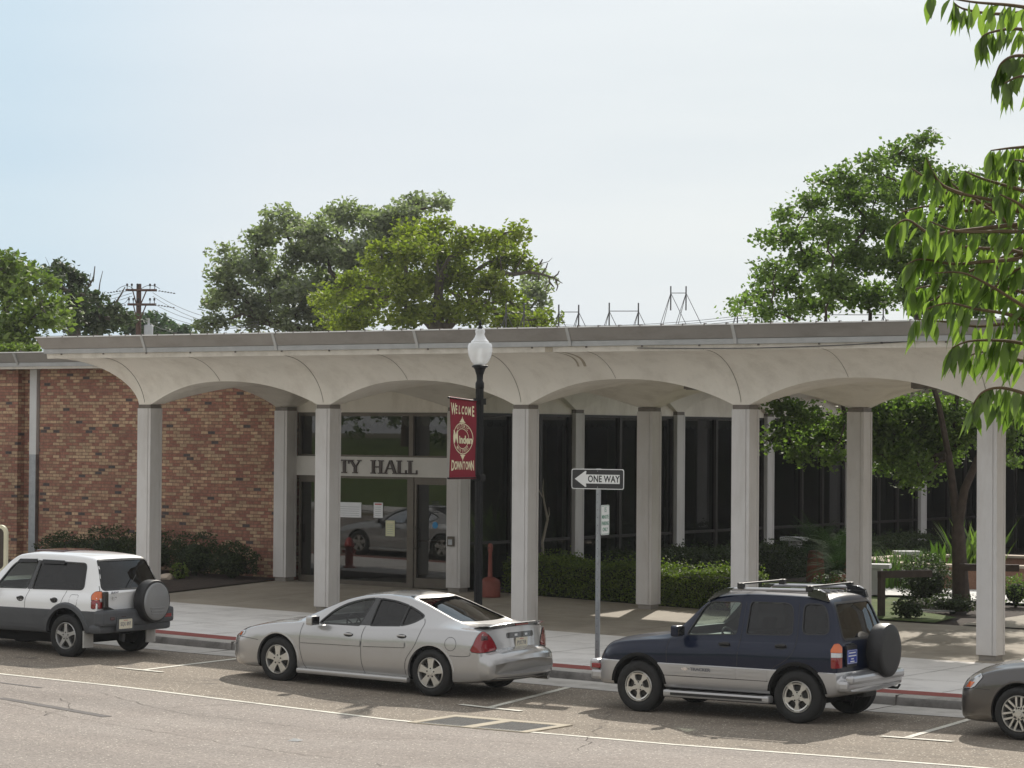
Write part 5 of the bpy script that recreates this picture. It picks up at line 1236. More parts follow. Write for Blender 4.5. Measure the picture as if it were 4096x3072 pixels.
M=frame_mat(B.snap((8,-.46,1.035),(-1,0,0),.006),(0,1,0),(0,0,1)); mb=MB(); text_mb(mb,'RAV4',.052,M,.002,1.35,bold=.001,shear=.2); mb.build('tailgate_lettering','ink',car)
M=frame_mat(B.snap((8,-.46,.955),(-1,0,0),.005),(0,1,0),(0,0,1)); mb=MB()
for rx,ry,oy in ((.05,.034,0),(.017,.032,0),(.034,.013,.012)):
    mb.tube([M@Vector((rx*math.cos(a),oy+ry*math.sin(a),.003)) for a in np.linspace(0,2*math.pi,25)],.0035,5)
mb.build('tailgate_emblem','chrome',car)
for sg in (-1,):
    mb=MB(); mb.box((3.64,sg*.83-.02,.17),(3.665,sg*.63,.44)); mb.build('mudflap','mudflap',car)
mb=MB(); mb.box((3.64,.63,.17),(3.665,.85,.44)); mb.build('mudflap','mudflap',car)
mb=MB(); mb.bbox((2.15,-.36,1.625),(2.75,.36,1.672),.012); mb.build('sunroof','lamp_dark',car)
for sg in (-1,1):
    line_strip(B,[(1.95,1.60),(3.6,1.585)],.01,.002,sg)
    mb=MB(); mb.bbox((1.52,sg*.94-.09,1.03),(1.62,sg*.94+.09,1.17),.03); mb.box((1.54,min(sg*.79,sg*.9),1.04),(1.59,max(sg*.79,sg*.9),1.09)); mb.build('side_mirror','black_trim',car)
mb=MB(); mb.tube([(1.62,.66,1.50),(2.1,.70,1.98)],[.006,.002],5); mb.build('antenna','black_trim',car)
mb=MB(); mb.tube([(4.0,-.16,1.12),(3.88,.12,1.30)],.006,5); mb.build('rear_wiper','black_trim',car)
# --- grey saloon, front only in frame ---------------------------------
AL=dict(GP); AL.update(paint='paint_grey',style='seven',rim=.222,R=.33,wheels=(.90,3.69),wz=.33,
 st=[(-.10,.30,.54,.50,.52,.56,.34),(-.07,.22,.66,.56,.62,.62,.42),(.0,.185,.75,.63,.70,.70,.52),(.14,.175,.82,.72,.775,.79,.58),(.36,.175,.865,.80,.82,.87,.62),(.7,.18,.89,.86,.84,.94,.66),(1.0,.19,.90,.89,.845,.98,.68),(1.27,.2,.90,.90,.85,1.02,.68)]+[t for t in GP['st'] if t[0]>1.4],
 seams=[[(1.42,.90),(1.40,.75),(1.40,.55),(1.45,.33),(1.5,.24)],[(2.62,.92),(2.59,.80),(2.585,.6),(2.60,.4),(2.66,.24)],[(.10,.60),(.3,.605),(.50,.60)]])
car,B=make_car('parked_car','dark grey sedan showing only its front wheel and headlight at the right edge',(22.0,-8.03,.012),0,0,AL)
HLp=smooth_poly([(-.22,.585),(.12,.60),(.22,.70),(.235,.765),(.12,.79),(-.06,.74),(-.2,.66)],3)
for sg in (-1,1):
    diag(B,grow(HLp,.006),.003,sg,'gloss_black','lamp_surround',car,(.14,-.70,0),-R(52)); diag(B,HLp,.007,sg,'lamp_clear','headlight',car,(.14,-.70,0),-R(52)); diag(B,[(.0,.605),(.11,.612),(.16,.68),(.06,.68)],.010,sg,'lamp_amber','turn_signal',car,(.14,-.70,0),-R(52))
handle(car,B,2.35,.785,'paint_grey'); handle(car,B,3.30,.82,'paint_grey')
arch_lip(car,B,AL['wheels'],.33,.39,.022,'paint_grey',.008,a0=-12,a1=192)
for sg in (-1,1):
    mb=MB(); mb.bbox((1.66,sg*1.0-.09,.89),(1.78,sg*1.0+.09,1.03),.035); mb.box((1.68,min(sg*.84,sg*.95),.90),(1.74,max(sg*.84,sg*.95),.95)); mb.build('side_mirror','paint_grey',car)
# ---------------------------------------------------------------- street furniture
# lamp post
LY=-4.95; LX=at_y(1035,1000,LY).x; LZ=G(LX,LY)+.006
lamp=thing('street_lamp','black lamp post with frosted acorn globe standing behind the silver sedan','street lamp',(LX,LY,LZ))
H0=at(1035,788,41.7).z-LZ   # top of the shaft fitting
def zz(v): return at(1035,v,41.7).z-LZ
mb=MB(); mb.lathe([(.0,0),(.2,0),(.2,.06),(.17,.1),(.15,.35),(.12,.42),(.085,.5),(.075,.62)],20)
prof=[(.062,.6),(.062,1.5),(.06,zz(835))]
mb.lathe(prof,20)
for k in range(12):
    a=2*math.pi*k/12; mb.tube([(.061*math.cos(a),.061*math.sin(a),.64),(.058*math.cos(a),.058*math.sin(a),zz(838))],.007,5)
mb.build('post','black_paint',lamp)
mb=MB(); mb.lathe([(.062,zz(838)),(.07,zz(836)),(.07,zz(826)),(.062,zz(823)),(.05,zz(820)),(.055,zz(808)),(.085,zz(795)),(.105,zz(791)),(.13,zz(790)),(.13,zz(787)),(.105,zz(785)),(.0,zz(784))],24); mb.build('collar','black_paint',lamp)
mb=MB(); gl=[(.085,785),(.125,778),(.165,765),(.19,750),(.2,735),(.198,722),(.18,713),(.145,711),(.143,706),(.12,703),(.085,692),(.07,682),(.078,678),(.08,672),(.068,666),(.03,664)]
gl=[(r_,705+(v-664)*(785-705)/(785-664)) for r_,v in gl]; mb.lathe([(r_,zz(v)) for r_,v in gl],32); g_=mb.build('globe','globe',lamp)
mb=MB(); mb.lathe([(0,zz(784)),(.05,zz(784)),(.05,zz(770)),(.035,zz(766)),(.035,zz(752)),(0,zz(748))],12); mb.build('bulb','sign_white',g_)
mb=MB(); mb.lathe([(.03,zz(706)),(.035,zz(704)),(.03,zz(700)),(.018,zz(697)),(.028,zz(693)),(.012,zz(689)),(0,zz(685))],12); mb.build('finial','black_paint',lamp)
# banner on two arms, reaching towards the road
zt_,zb_=zz(866),zz(1034); by0,by1=-.09,-.78
mb=MB()
for z,dz in ((zt_,.06),(zb_,-.0)):
    mb.tube([(0,0,z+.0),(-.02,by1-.03,z+dz*.9)],.012,8); mb.box((-.075,-.075,z-.05),(.075,.075,z+.05)); mb.lathe([(0,-.02),(.02,-.01),(.02,.01),(0,.02)],10,Matrix.Translation((-.02,by1-.04,z+dz*.9)))
mb.build('banner_arm','black_paint',lamp)
ban=thing('street_banner','maroon WELCOME DOWNTOWN banner hanging from the black lamp post','banner',(LX,LY,LZ))
def bpt(s,t):  # s 0 at outer edge … 1 near the post ; t 0 bottom … 1 top
    y=by1+(by0-by1)*s; z=zb_+(zt_-zb_)*t+.055*(1-s)*t-.03*(1-s)*(1-t)*0
    return Vector((-.012+.02*math.sin(s*5+t*3)*math.sin(math.pi*t)-.02*(1-s),y,z))
mb=MB(); mb.grid([[bpt(s,t)+Vector((.004,0,0)) for s in np.linspace(0,1,13)] for t in np.linspace(0,1,25)]); mb.grid([[bpt(s,t)-Vector((-.000,0,0)) for s in np.linspace(0,1,13)] for t in np.linspace(0,1,25)])
for t in (0,1): mb.tube([bpt(s,t) for s in np.linspace(0,1,9)],.02,8)
cloth=mb.build('cloth','banner_red',ban,recalc=False)
BW=by0-by1; BH=zt_-zb_
BM=Matrix(((0,0,1,0),(-1,0,0,0),(0,1,0,0),(0,0,0,1)))
def onban(mb):   # lay lettering (x right, y up, metres from banner centre) on the cloth, both faces
    out=MB()
    for v in mb.v:
        s=.5+v[0]/BW; t=.5+v[1]/BH; p=bpt(min(max(s,0),1),min(max(t,0),1)); out.v.append((p.x+.0075+v[2],p.y,p.z))
    out.f=list(mb.f); out.m=list(mb.m); out.sm=list(mb.sm); return out
def btext(txt,x,y,size,sx,rot=0,bold=.0,par=cloth,nm='lettering'):
    mb=MB(); text_mb(mb,txt,size,Matrix.Translation((x,y,0))@Matrix.Rotation(rot,4,'Z'),.0,sx,bold=bold); return mb
bm_=MB()
def merge(a,b):
    n=len(a.v); a.v+=b.v; a.f+=[tuple(i+n for i in f) for f in b.f]; a.m+=b.m; a.sm+=b.sm
def word(w,y,width,hts,drop=None):
    n=len(w); mbw=MB()
    for i,c in enumerate(w):
        x=-width/2+width*(i+.5)/n; h=hts[i]; m=MB(); text_mb(m,c,h,Matrix.Translation((x,y-(0 if not drop else drop[i]),0)),0,.50,bold=.006); merge(mbw,m)
    return mbw
W1=word('WELCOME',.435*BH*.82,.60,[.25,.18,.175,.175,.175,.18,.23]); onban(W1).build('welcome_lettering','banner_cream',cloth,recalc=False)
W2=word('DOWNTOWN',-.435*BH*.80,.62,[.22,.175,.175,.17,.17,.175,.175,.22]); onban(W2).build('downtown_lettering','banner_cream',cloth,recalc=False)
em=MB(); ex,ey=.28,.245
def ringp(mb,rx,ry,w,z=0): mb.grid([[(rx*math.cos(a),ry*math.sin(a),z),((rx-w)*math.cos(a),(ry-w)*math.sin(a),z)] for a in np.linspace(0,2*math.pi,49)],False)
ringp(em,ex,ey,.014); ringp(em,ex-.10,ey-.085,.010)
for sg in (-1,1):
    for (x0,w_,h_) in ((0,.03,.10),(-.055,.03,.06),(.055,.03,.06)):
        em.add([(x0*1.-w_,sg*(ey+.005),0),(x0+w_,sg*(ey+.005),0),(x0*.5+w_*.6,sg*(ey+h_*.55),0),(x0*.4,sg*(ey+.01+h_),0),(x0*.5-w_*.6,sg*(ey+h_*.55),0)],[(0,1,2,3,4)])
for i,c in enumerate('HISTORIC'):
    a=R(128-(128-52)*i/7*1.0-0); m=MB(); text_mb(m,c,.075,Matrix.Translation(((ex-.055)*math.cos(a),(ey-.05)*math.sin(a),0))@Matrix.Rotation(a-R(90),4,'Z'),0,.75,bold=.001); merge(em,m)
for i,c in enumerate('MAIN STREET'):
    a=R(225+(315-225)*i/10); m=MB(); 
    if c!=' ': text_mb(m,c,.07,Matrix.Translation(((ex-.055)*math.cos(a),(ey-.05)*math.sin(a),0))@Matrix.Rotation(a+R(90),4,'Z'),0,.72,bold=.001); merge(em,m)
onban(em).build('round_emblem','banner_cream',cloth,recalc=False)
m=MB(); text_mb(m,'M',.26,Matrix.Translation((-.20,.015,.0015)),0,.72,bold=.009); m2=MB(); text_mb(m2,'inden',.165,Matrix.Translation((.085,-.02,.0015)),0,1.0,bold=.007); merge(m,m2); onban(m).build('town_name_lettering','banner_cream',cloth,recalc=False)
# one-way sign
PX,PY=14.28,-5.16; PZ=G(PX,PY)
sg=thing('street_sign','ONE WAY arrow sign with a small green parking sign on a galvanised post','street sign',(PX,PY,PZ))
mb=MB(); mb.prism([(-.035,-.012),(-.035,.02),(-.016,.02),(-.012,.0),(.012,.0),(.016,.02),(.035,.02),(.035,-.012),(.02,-.012),(.018,-.016),(-.018,-.016),(-.02,-.012)],'z',-.1,3.07); mb.build('post','galvanised',sg)
mb=MB()
for z in np.arange(.15,2.7,.12): mb.lathe([(0,0),(.006,0),(.006,.001),(0,.001)],8,Matrix.Translation((0,-.0165,z))@Matrix.Rotation(R(90),4,'X'))
mb.build('post_hole','sign_black',sg)
Mo=Matrix.Translation((0,-.022,2.905))@Matrix.Rotation(R(5),4,'Z')@Matrix.Rotation(R(90),4,'X')
mb=MB(); mb.prism(rrect(-.457,-.157,.457,.157,.035),'z',0,.004,Mo); p1=mb.build('one_way_plate','sign_white',sg)
mb=MB(); mb.prism(rrect(-.445,-.145,.445,.145,.028),'z',.0042,.0052,Mo); mb.build('black_field','sign_black',p1)
mb=MB(); mb.prism([(-.40,0),(-.215,.125),(-.195,.118),(-.205,.07),(.385,.07),(.385,-.07),(-.205,-.07),(-.195,-.118),(-.215,-.125)],'z',.0054,.0062,Mo); mb.build('arrow','sign_white',p1)
mb=MB(); text_mb(mb,'ONE WAY',.142,Mo@Matrix.Translation((.105,-.002,.0068)),.0003,.80,bold=.0035,space=1.05); mb.build('lettering','sign_black',p1)
mb=MB()
for y in (-.125,.125): mb.lathe([(0,.0),(.008,0),(.006,.004),(0,.004)],8,Mo@Matrix.Translation((0,y,.0055)))
mb.build('bolt','galvanised',p1)
Mo=Matrix.Translation((.035,.14,2.30-.03))@Matrix.Rotation(R(97),4,'Z')@Matrix.Rotation(R(90),4,'X')
mb=MB(); mb.prism(rrect(-.152,-.232,.152,.232,.03),'z',0,.004,Mo); p2=mb.build('parking_plate','sign_white',sg)
mb=MB(); o=rrect(-.142,-.222,.142,.222,.022); i_=rrect(-.134,-.214,.134,.214,.018)
n=len(o); mb.add([Mo@Vector((*q,.005)) for q in o+i_],[(k,(k+1)%n,n+(k+1)%n,n+k) for k in range(n)]); mb.build('border','sign_green',p2,recalc=False)
mb=MB()
for t,y,s_,sx in (('15',.155,.105,.8),('MINUTE',.045,.082,.80),('PARKING',-.055,.082,.72),('ONLY',-.15,.082,.85)): text_mb(mb,t,s_,Mo@Matrix.Translation((0,y,.0055)),.0003,sx,bold=.0015)
mb.build('lettering','sign_green',p2)
mb=MB(); mb.box((-.0,-.02,2.15),(.05,.03,2.18)); mb.box((-.0,-.02,2.36),(.05,.03,2.39)); mb.build('bracket','galvanised',sg)
# ash receptacle
ax_,ay_=5.82,4.12; t=thing('ash_receptacle','terracotta plastic smokers ash can with tall neck, beside the lamp post','ash can',(ax_,ay_,G(ax_,ay_)+.006))
mb=MB(); mb.lathe([(0,0),(.205,0),(.21,.02),(.205,.30),(.19,.34),(.13,.38),(.06,.41)],32); mb.build('base','terracotta_plastic',t)
mb=MB(); mb.lathe([(.05,.40),(.045,.5),(.036,.9),(.048,.93),(.052,.97),(.05,1.05),(.03,1.08),(0,1.085)],20); mb.build('neck','terracotta_plastic',t)
mb=MB(); mb.lathe([(0,0),(.014,0),(.014,.004),(0,.004)],10,Matrix.Translation((.0,-.05,.99))@Matrix.Rotation(R(90),4,'X')); mb.build('opening','sign_black',t)
# cream-edged notice board at the far left
q=at(-46,1188,47); nx,ny=q.x,q.y; t=thing('notice_board','dark brown board with rounded cream frame, cut by the left edge','sign',(nx,ny,G(nx,ny)+.03))
Mo=Matrix.Translation((-.42,0,q.z-G(nx,ny)-.0))@Matrix.Rotation(R(12),4,'Z')@Matrix.Rotation(R(90),4,'X')
hh=.42; w_=.95
mb=MB(); o=rrect(-w_,-hh,w_,hh,.14,8); i_=rrect(-w_+.06,-hh+.06,w_-.06,hh-.06,.09,8); n=len(o)
mb.add([Mo@Vector((*q_,z)) for z in (-.03,.03) for q_ in o+i_],[(k,(k+1)%n,n+(k+1)%n,n+k) for k in range(n)]+[(2*n+k,3*n+k,3*n+(k+1)%n,2*n+(k+1)%n) for k in range(n)]+[(k,2*n+k,2*n+(k+1)%n,(k+1)%n) for k in range(n)]+[(n+k,n+(k+1)%n,3*n+(k+1)%n,3*n+k) for k in range(n)]); mb.build('frame','sign_cream',t)
mb=MB(); mb.prism(rrect(-w_+.061,-hh+.061,w_-.061,hh-.061,.088,8),'z',-.02,.015,Mo); mb.build('panel','sign_brown',t)
for x in (-.6,.6):
    mb=MB(); mb.box((-.42+x-.04,-.04,-.1),(-.42+x+.04,.04,q.z-G(nx,ny)-hh)); mb.build('leg','sign_cream',t)
# storm grate in the road
gx0,gx1,gy0,gy1=15.62,17.5,-11.9,-10.82
t=thing('storm_grate','double storm drain grate with tan concrete surround in the road','drain grate',((gx0+gx1)/2,(gy0+gy1)/2,0))
gz=lambda x,y:G(x,y)+.019
def flat(mb,x0,y0,x1,y1,h0,h1):
    vs=[(x-(gx0+gx1)/2,y-(gy0+gy1)/2,G(x,y)+h) for h in (h0,h1) for x,y in ((x0,y0),(x1,y0),(x1,y1),(x0,y1))]
    mb.add(vs,[(0,3,2,1),(4,5,6,7),(0,1,5,4),(1,2,6,5),(2,3,7,6),(3,0,4,7)])
mb=MB(); r_=.13; mx=(gx0+gx1)/2
for a in ((gx0,gy1-.17,gx1,gy1),(gx0,gy0,gx1,gy0+.025),(gx0,gy0+.025,gx0+r_,gy1-.17),(gx1-r_,gy0+.025,gx1,gy1-.17),(mx-.09,gy0+.025,mx+.09,gy1-.17)): flat(mb,*a,.0,.024)
mb.build('surround','grate_rim',t)
mb=MB(); flat(mb,gx0+r_,gy0+.025,gx1-r_,gy1-.17,.0,.0125); mb.build('pit','pit',t)
for (a,b) in ((gx0+r_+.005,mx-.095),(mx+.095,gx1-r_-.005)):
    mb=MB(); n=15
    for k in range(n):
        x=a+(b-a)*(k+.5)/n; flat(mb,x-.008,gy0+.028,x+.008,gy1-.172,.013,.021)
    for k in range(9):
        y=gy0+.03+(gy1-.175-gy0-.03)*(k+.5)/9; flat(mb,a,y-.008,b,y+.008,.0135,.0195)
    mb.build('grate','grate',t)
mb=MB(); x,y=15.67,-14.44; mb.add([(0,0,0),(.14,.02,0),(.2,.06,.02),(.11,.09,.015),(.02,.06,.01),(.07,.03,.035)],[(0,1,5),(1,2,5),(2,3,5),(3,4,5),(4,0,5)]); o=mb.build('litter','litter',recalc=False); o.location=(x,y,G(x,y)+.014); tag(o,'crumpled white scrap of litter lying on the road','litter')
# courtyard furniture
def bench_rail(name,label,x,y,L_,ang,h=.72):
    g=G(x,y); t=thing(name,label,'rail',(x,y,g),(0,0,ang))
    mb=MB(); mb.bbox((-.055,-.055,-.1),(.055,.055,h),.008); mb.build('post','wood_dark',t)
    mb=MB(); mb.bbox((-.055,-.06,h-.13),(L_,.06,h+.005),.008); mb.build('rail','wood_dark',t)
bench_rail('wooden_rail','dark timber post and rail standing on the grass behind the blue SUV',13.68,5.87,1.15,R(62),.88)
bench_rail('wooden_rail','dark timber post and rail beside the courtyard tree trunk',14.35,8.05,1.1,R(25),.92)
# octagonal planter
cx_,cy_=11.6,15.6; t=thing('brick_planter','low octagonal brown brick planter with pale cap behind the tree','planter',(cx_,cy_,.45))
def octp(r,z): return [(r*math.cos(R(22.5+45*k)),r*math.sin(R(22.5+45*k)),z) for k in range(8)]
mb=MB(); ro,ri=2.9,2.5
vs=octp(ro,0)+octp(ro,.5)+octp(ri,.5)+octp(ri,.2); fs=[(8*a+k,8*a+(k+1)%8,8*(a+1)+(k+1)%8,8*(a+1)+k) for a in range(3) for k in range(8)]; mb.add(vs,fs); mb.build('wall','planter_brick',t)
mb=MB(); vs=octp(ro+.05,.503)+octp(ro+.05,.56)+octp(ri-.04,.56)+octp(ri-.04,.503); fs=[(8*a+k,8*a+(k+1)%8,8*((a+1)%4)+(k+1)%8,8*((a+1)%4)+k) for a in range(4) for k in range(8)]; mb.add(vs,fs); mb.build('cap','planter_cap',t)
mb=MB(); mb.add(octp(ri,.3),[tuple(range(8))]); mb.build('soil','mulch',t)
for i,(vx,vy,Z,lb) in enumerate(((1718,1160,62.5,'pale stone slab seat among the iris leaves, farther one'),(1893,1218,55.5,'pale stone slab seat just right of the second-row column'),(1960,1190,60.5,'pale stone slab seat left of the broad-leaved plant'))):
    p_=at(vx,vy,Z); t=thing('stone_seat',lb,'stone seat',(p_.x,p_.y,.45),(0,0,R(20*i)),group='stone slab seats in the courtyard'); h=max(.35,p_.z-.45)
    mb=MB(); mb.bbox((-.30,-.22,h-.09),(.30,.22,h),.015); mb.build('slab','stone_light',t)
    mb=MB(); mb.bbox((-.12,-.12,0),(.12,.12,h-.101),.01); mb.build('foot','stone_light',t)
mb=MB(); P=[(12.6,8.6),(13.0,8.2),(13.5,7.7),(13.8,7.3),(14.2,7.2),(14.5,7.4)]; mb.tube([(x,y,G(x,y)+.055) for x,y in [(v.x,v.y) for v in cat_rom([Vector((a,b,0)) for a,b in P],5)]],.018,6); tag(mb.build('garden_hose','hose'),'thin pale hose lying in the mulch by the tree','hose')
mb=MB(); bm=bmesh.new(); bmesh.ops.create_icosphere(bm,subdivisions=2,radius=.22); RKX,RKY=-1.98,3.12
for v in bm.verts: v.co=Vector((v.co.x*1.3,v.co.y,v.co.z*.55))*(1+.15*math.sin(v.co.x*17+v.co.y*9))
mb.addbm(bm); o=mb.build('garden_rock','planter_cap'); o.location=(RKX,RKY,G(RKX,RKY)+.06); o.scale=(.75,.75,.75); tag(o,'small tan rock on the mulch behind the white vehicle','rock')
# utility pole with two cross-arms
def W2(vx,vy,Z): return at(vx,vy,Z)
PZ_=118; b=at(299,730,PZ_); t=thing('utility_pole','brown utility pole with two crossarms and insulators, left of the oaks','utility pole',(b.x,b.y,0))
rel=lambda p:p-Vector((b.x,b.y,0)); top=at(299,613,PZ_)
mb=MB(); mb.tube([(0,0,-.3),(0,0,top.z)],[.15,.11],12); mb.build('pole','utility_wood',t)
ux=Vector((cr.x,cr.y,0)).normalized()
for vy,a0,a1 in ((627,262,341),(658,268,340)):
    z=at(299,vy,PZ_).z; k=PZ_*1.85172/FPX; mb=MB(); p0=ux*((a0-299)*k*.75)+Vector((0,0,z)); p1=ux*((a1-299)*k*.95)+Vector((0,0,z)); fr=Vector((ux.y,-ux.x,0))*.16
    mb.tube([p0+fr,p1+fr],.055,6); arm=mb.build('crossarm','utility_wood',t)
    mb=MB(); mb.tube([p0*.45+Vector((0,0,z*.55))+fr,Vector((0,0,z-.9))+fr],.03,5); mb.tube([p1*.45+Vector((0,0,z*.55))+fr,Vector((0,0,z-.9))+fr],.03,5); mb.build('arm_brace','utility_wood',t)
    for s in (.05,.2,.38,.78,.93):
        q=p0.lerp(p1,s)+fr; mb=MB(); mb.tube([q,q+Vector((0,0,.26))],.018,5); mb.lathe([(0,0),(.055,0),(.03,.04),(.055,.055),(.03,.11),(0,.12)],8,Matrix.Translation(q+Vector((0,0,.18)))); mb.build('insulator','brake',arm)
    for e,sg_ in ((p0,-1),(p1,1)):
        mb=MB(); 
        for i in range(6): mb.lathe([(0,0),(.06,.0),(.04,.04),(0,.05)],8,Matrix.Translation(e+fr+ux*sg_*(.12+.13*i)+Vector((0,0,-.05-.02*i))))
        mb.build('insulator_string','brake',arm)
zt2=at(305,704,PZ_).z; zb2=at(305,730,PZ_).z; mb=MB(); mb.lathe([(0,zb2-.3),(.2,zb2-.3),(.2,zt2),(.16,zt2+.05),(0,zt2+.05)],16,Matrix.Translation(ux*.45)); mb.tube([ux*.45+Vector((0,0,zt2)),ux*.45+Vector((0,0,zt2+.35))],.05,6); mb.build('transformer','transformer',t)
b2=at(214,730,100); t=thing('utility_pole','plain short brown wooden pole without arms, left of the utility pole','utility pole',(b2.x,b2.y,0)); mb=MB(); mb.tube([(0,0,-.3),(0,0,at(214,666,100).z)],[.17,.15],12); mb.build('pole','utility_wood',t)
mb=MB()
def wire(a,b_,sag,r=.012):
    mb.tube([a.lerp(b_,s)-Vector((0,0,4*sag*s*(1-s))) for s in np.linspace(0,1,14)],r,4)
for (vy0,vy1,za) in ((629,625,100),(635,633,100),(643,640,100),(684,680,85),(704,692,85)): wire(at(-60,vy0,za),at(285,vy1,PZ_),.5)
for (y0,x1,y1) in ((632,560,695),(640,560,708),(655,560,700),(668,560,703)): wire(at(330,y0,PZ_),at(x1,y1,105),.4)
wire(at(308,690,PZ_),at(480,712,110),.4)
for (y0,y1) in ((700,668),(703,674),(706,680)): wire(at(1180,y0,140),at(1700,y1,110),.3)
# jumper loops
for (x0,x1,y,dy) in ((250,290,626,-10),(300,345,624,-9),(248,280,640,14)): wire(at(x0,y+4,PZ_),at(x1,y,PZ_),dy*.022)
tag(mb.build('power_line','wire'),'thin overhead power lines running either side of the utility pole','power line')

# hydrant and a second silver car, both out of direct view, mirrored in the entrance glass
hx,hy=-3.2,-1.6; t=thing('fire_hydrant','red fire hydrant on the pavement, seen mirrored in the entrance glass','hydrant',(hx,hy,G(hx,hy)))
mb=MB(); mb.lathe([(0,0),(.15,0),(.15,.04),(.10,.06),(.095,.5),(.13,.52),(.13,.56),(.11,.60),(.09,.68),(.04,.73),(0,.75)],20); mb.build('barrel','hydrant_red',t)
mb=MB(); mb.tube([(-.17,0,.40),(.17,0,.40)],.05,10); mb.tube([(0,0,.38),(0,-.17,.38)],.065,10); mb.build('outlets','hydrant_red',t)
src=[o for o in bpy.data.objects if o.get('label','').startswith('silver four-door')][0]
def copy_tree(o,parent=None):
    c=o.copy(); COL.objects.link(c); c.parent=parent
    for ch in list(o.children): copy_tree(ch,c)
    return c
c2=copy_tree(src); c2.location=(-8.35,-8.25,G(-7,-8.2)+.008); c2['label']='silver sedan parked farther left up the street, seen mirrored in the entrance glass'
# ---------------------------------------------------------------- foliage
def leaf_cloud(name,C,size,m,parent,asp=.5,up=.25,hang=0.,kind=None,rng=RNG,fold=.12,sv=.35):
    """many small folded leaves at the points C (world, parent at origin offset handled by caller)"""
    C=np.asarray(C,float); n=len(C)
    d=rng.normal(size=(n,3)); d[:,2]=d[:,2]*.6-hang; d/=np.linalg.norm(d,axis=1)[:,None]
    nr=rng.normal(size=(n,3)); nr[:,2]+=up*3; nr-=(nr*d).sum(1)[:,None]*d; nr/=np.linalg.norm(nr,axis=1)[:,None]
    s=np.cross(d,nr); L_=size*(1+sv*rng.uniform(-1,1,n))[:,None]
    a=C-d*L_*.5; b=C+s*L_*asp*.5-nr*L_*fold; c=C+d*L_*.5; e=C-s*L_*asp*.5-nr*L_*fold
    v=np.stack([a,b,c,e],1).reshape(-1,3)
    me=bpy.data.meshes.new(name); me.vertices.add(4*n); me.vertices.foreach_set('co',v.ravel().astype(np.float32))
    me.loops.add(6*n); me.polygons.add(2*n)
    base=np.arange(n)[:,None]*4; li=(base+np.array([[0,1,2,0,2,3]])).ravel()
    me.loops.foreach_set('vertex_index',li.astype(np.int32)); me.polygons.foreach_set('loop_start',(np.arange(2*n)*3).astype(np.int32)); me.polygons.foreach_set('loop_total',np.full(2*n,3,np.int32))
    me.materials.append(MATS[m]); me.update(calc_edges=True); me.validate()
    o=bpy.data.objects.new(name,me); link(o,parent)
    if kind: o['kind']=kind
    return o
def clumps(blobs,per,leaves,rc,rng=RNG,shell=.55):
    """blobs: (centre,(rx,ry,rz)); returns leaf points and clump centres"""
    P=[];K=[]
    for c,r in blobs:
        vol=(r[0]*r[1]*r[2])**(1/3); m=max(3,int(per*vol**2.1))
        u=rng.normal(size=(m,3)); u/=np.linalg.norm(u,axis=1)[:,None]; rad=(shell+(1-shell)*rng.random(m))**.8
        k=np.array(c)+u*rad[:,None]*np.array(r); K.append(k)
        q=rng.normal(size=(m,leaves,3)); q/=np.linalg.norm(q,axis=2)[:,:,None]; q*=(rng.random((m,leaves,1))**.5)*rc*1.7*(.6+.7*rng.random((m,1,1))); q[:,:,2]*=.7
        P.append((k[:,None,:]+q).reshape(-1,3))
    return np.concatenate(P),np.concatenate(K)
def vb(L_,Z,dz=1.5,depth=.9,fat=1.):
    """blob list given as (vx,vy,rx,ry[,dZ]) in the 2212-wide view"""
    k=Z*1.85172/FPX; o=[]
    for i,b in enumerate(L_):
        d=b[4] if len(b)>4 else math.sin(i*2.4)*dz; p=at(b[0],b[1],Z+d); o.append((tuple(p),(b[2]*k*fat,b[2]*k*depth*fat,b[3]*k*fat)))
    return o
def limbs(mb,root,targets,r0,sag=.15,rng=random.Random(3),n=7,split=.35,r1=.02,wob=.06):
    root=Vector(root)
    for tg in targets:
        tg=Vector(tg); d=tg-root; L_=d.length; pts=[];rs=[]
        for i in range(n+1):
            s=i/n; p=root.lerp(tg,s); p.z+=L_*sag*math.sin(math.pi*s)*.6; p+=Vector((rng.uniform(-1,1),rng.uniform(-1,1),rng.uniform(-1,1)))*L_*wob*math.sin(math.pi*s)
            pts.append(p); rs.append(r0*(1-s)**.8+r1)
        mb.tube(pts,rs,6)
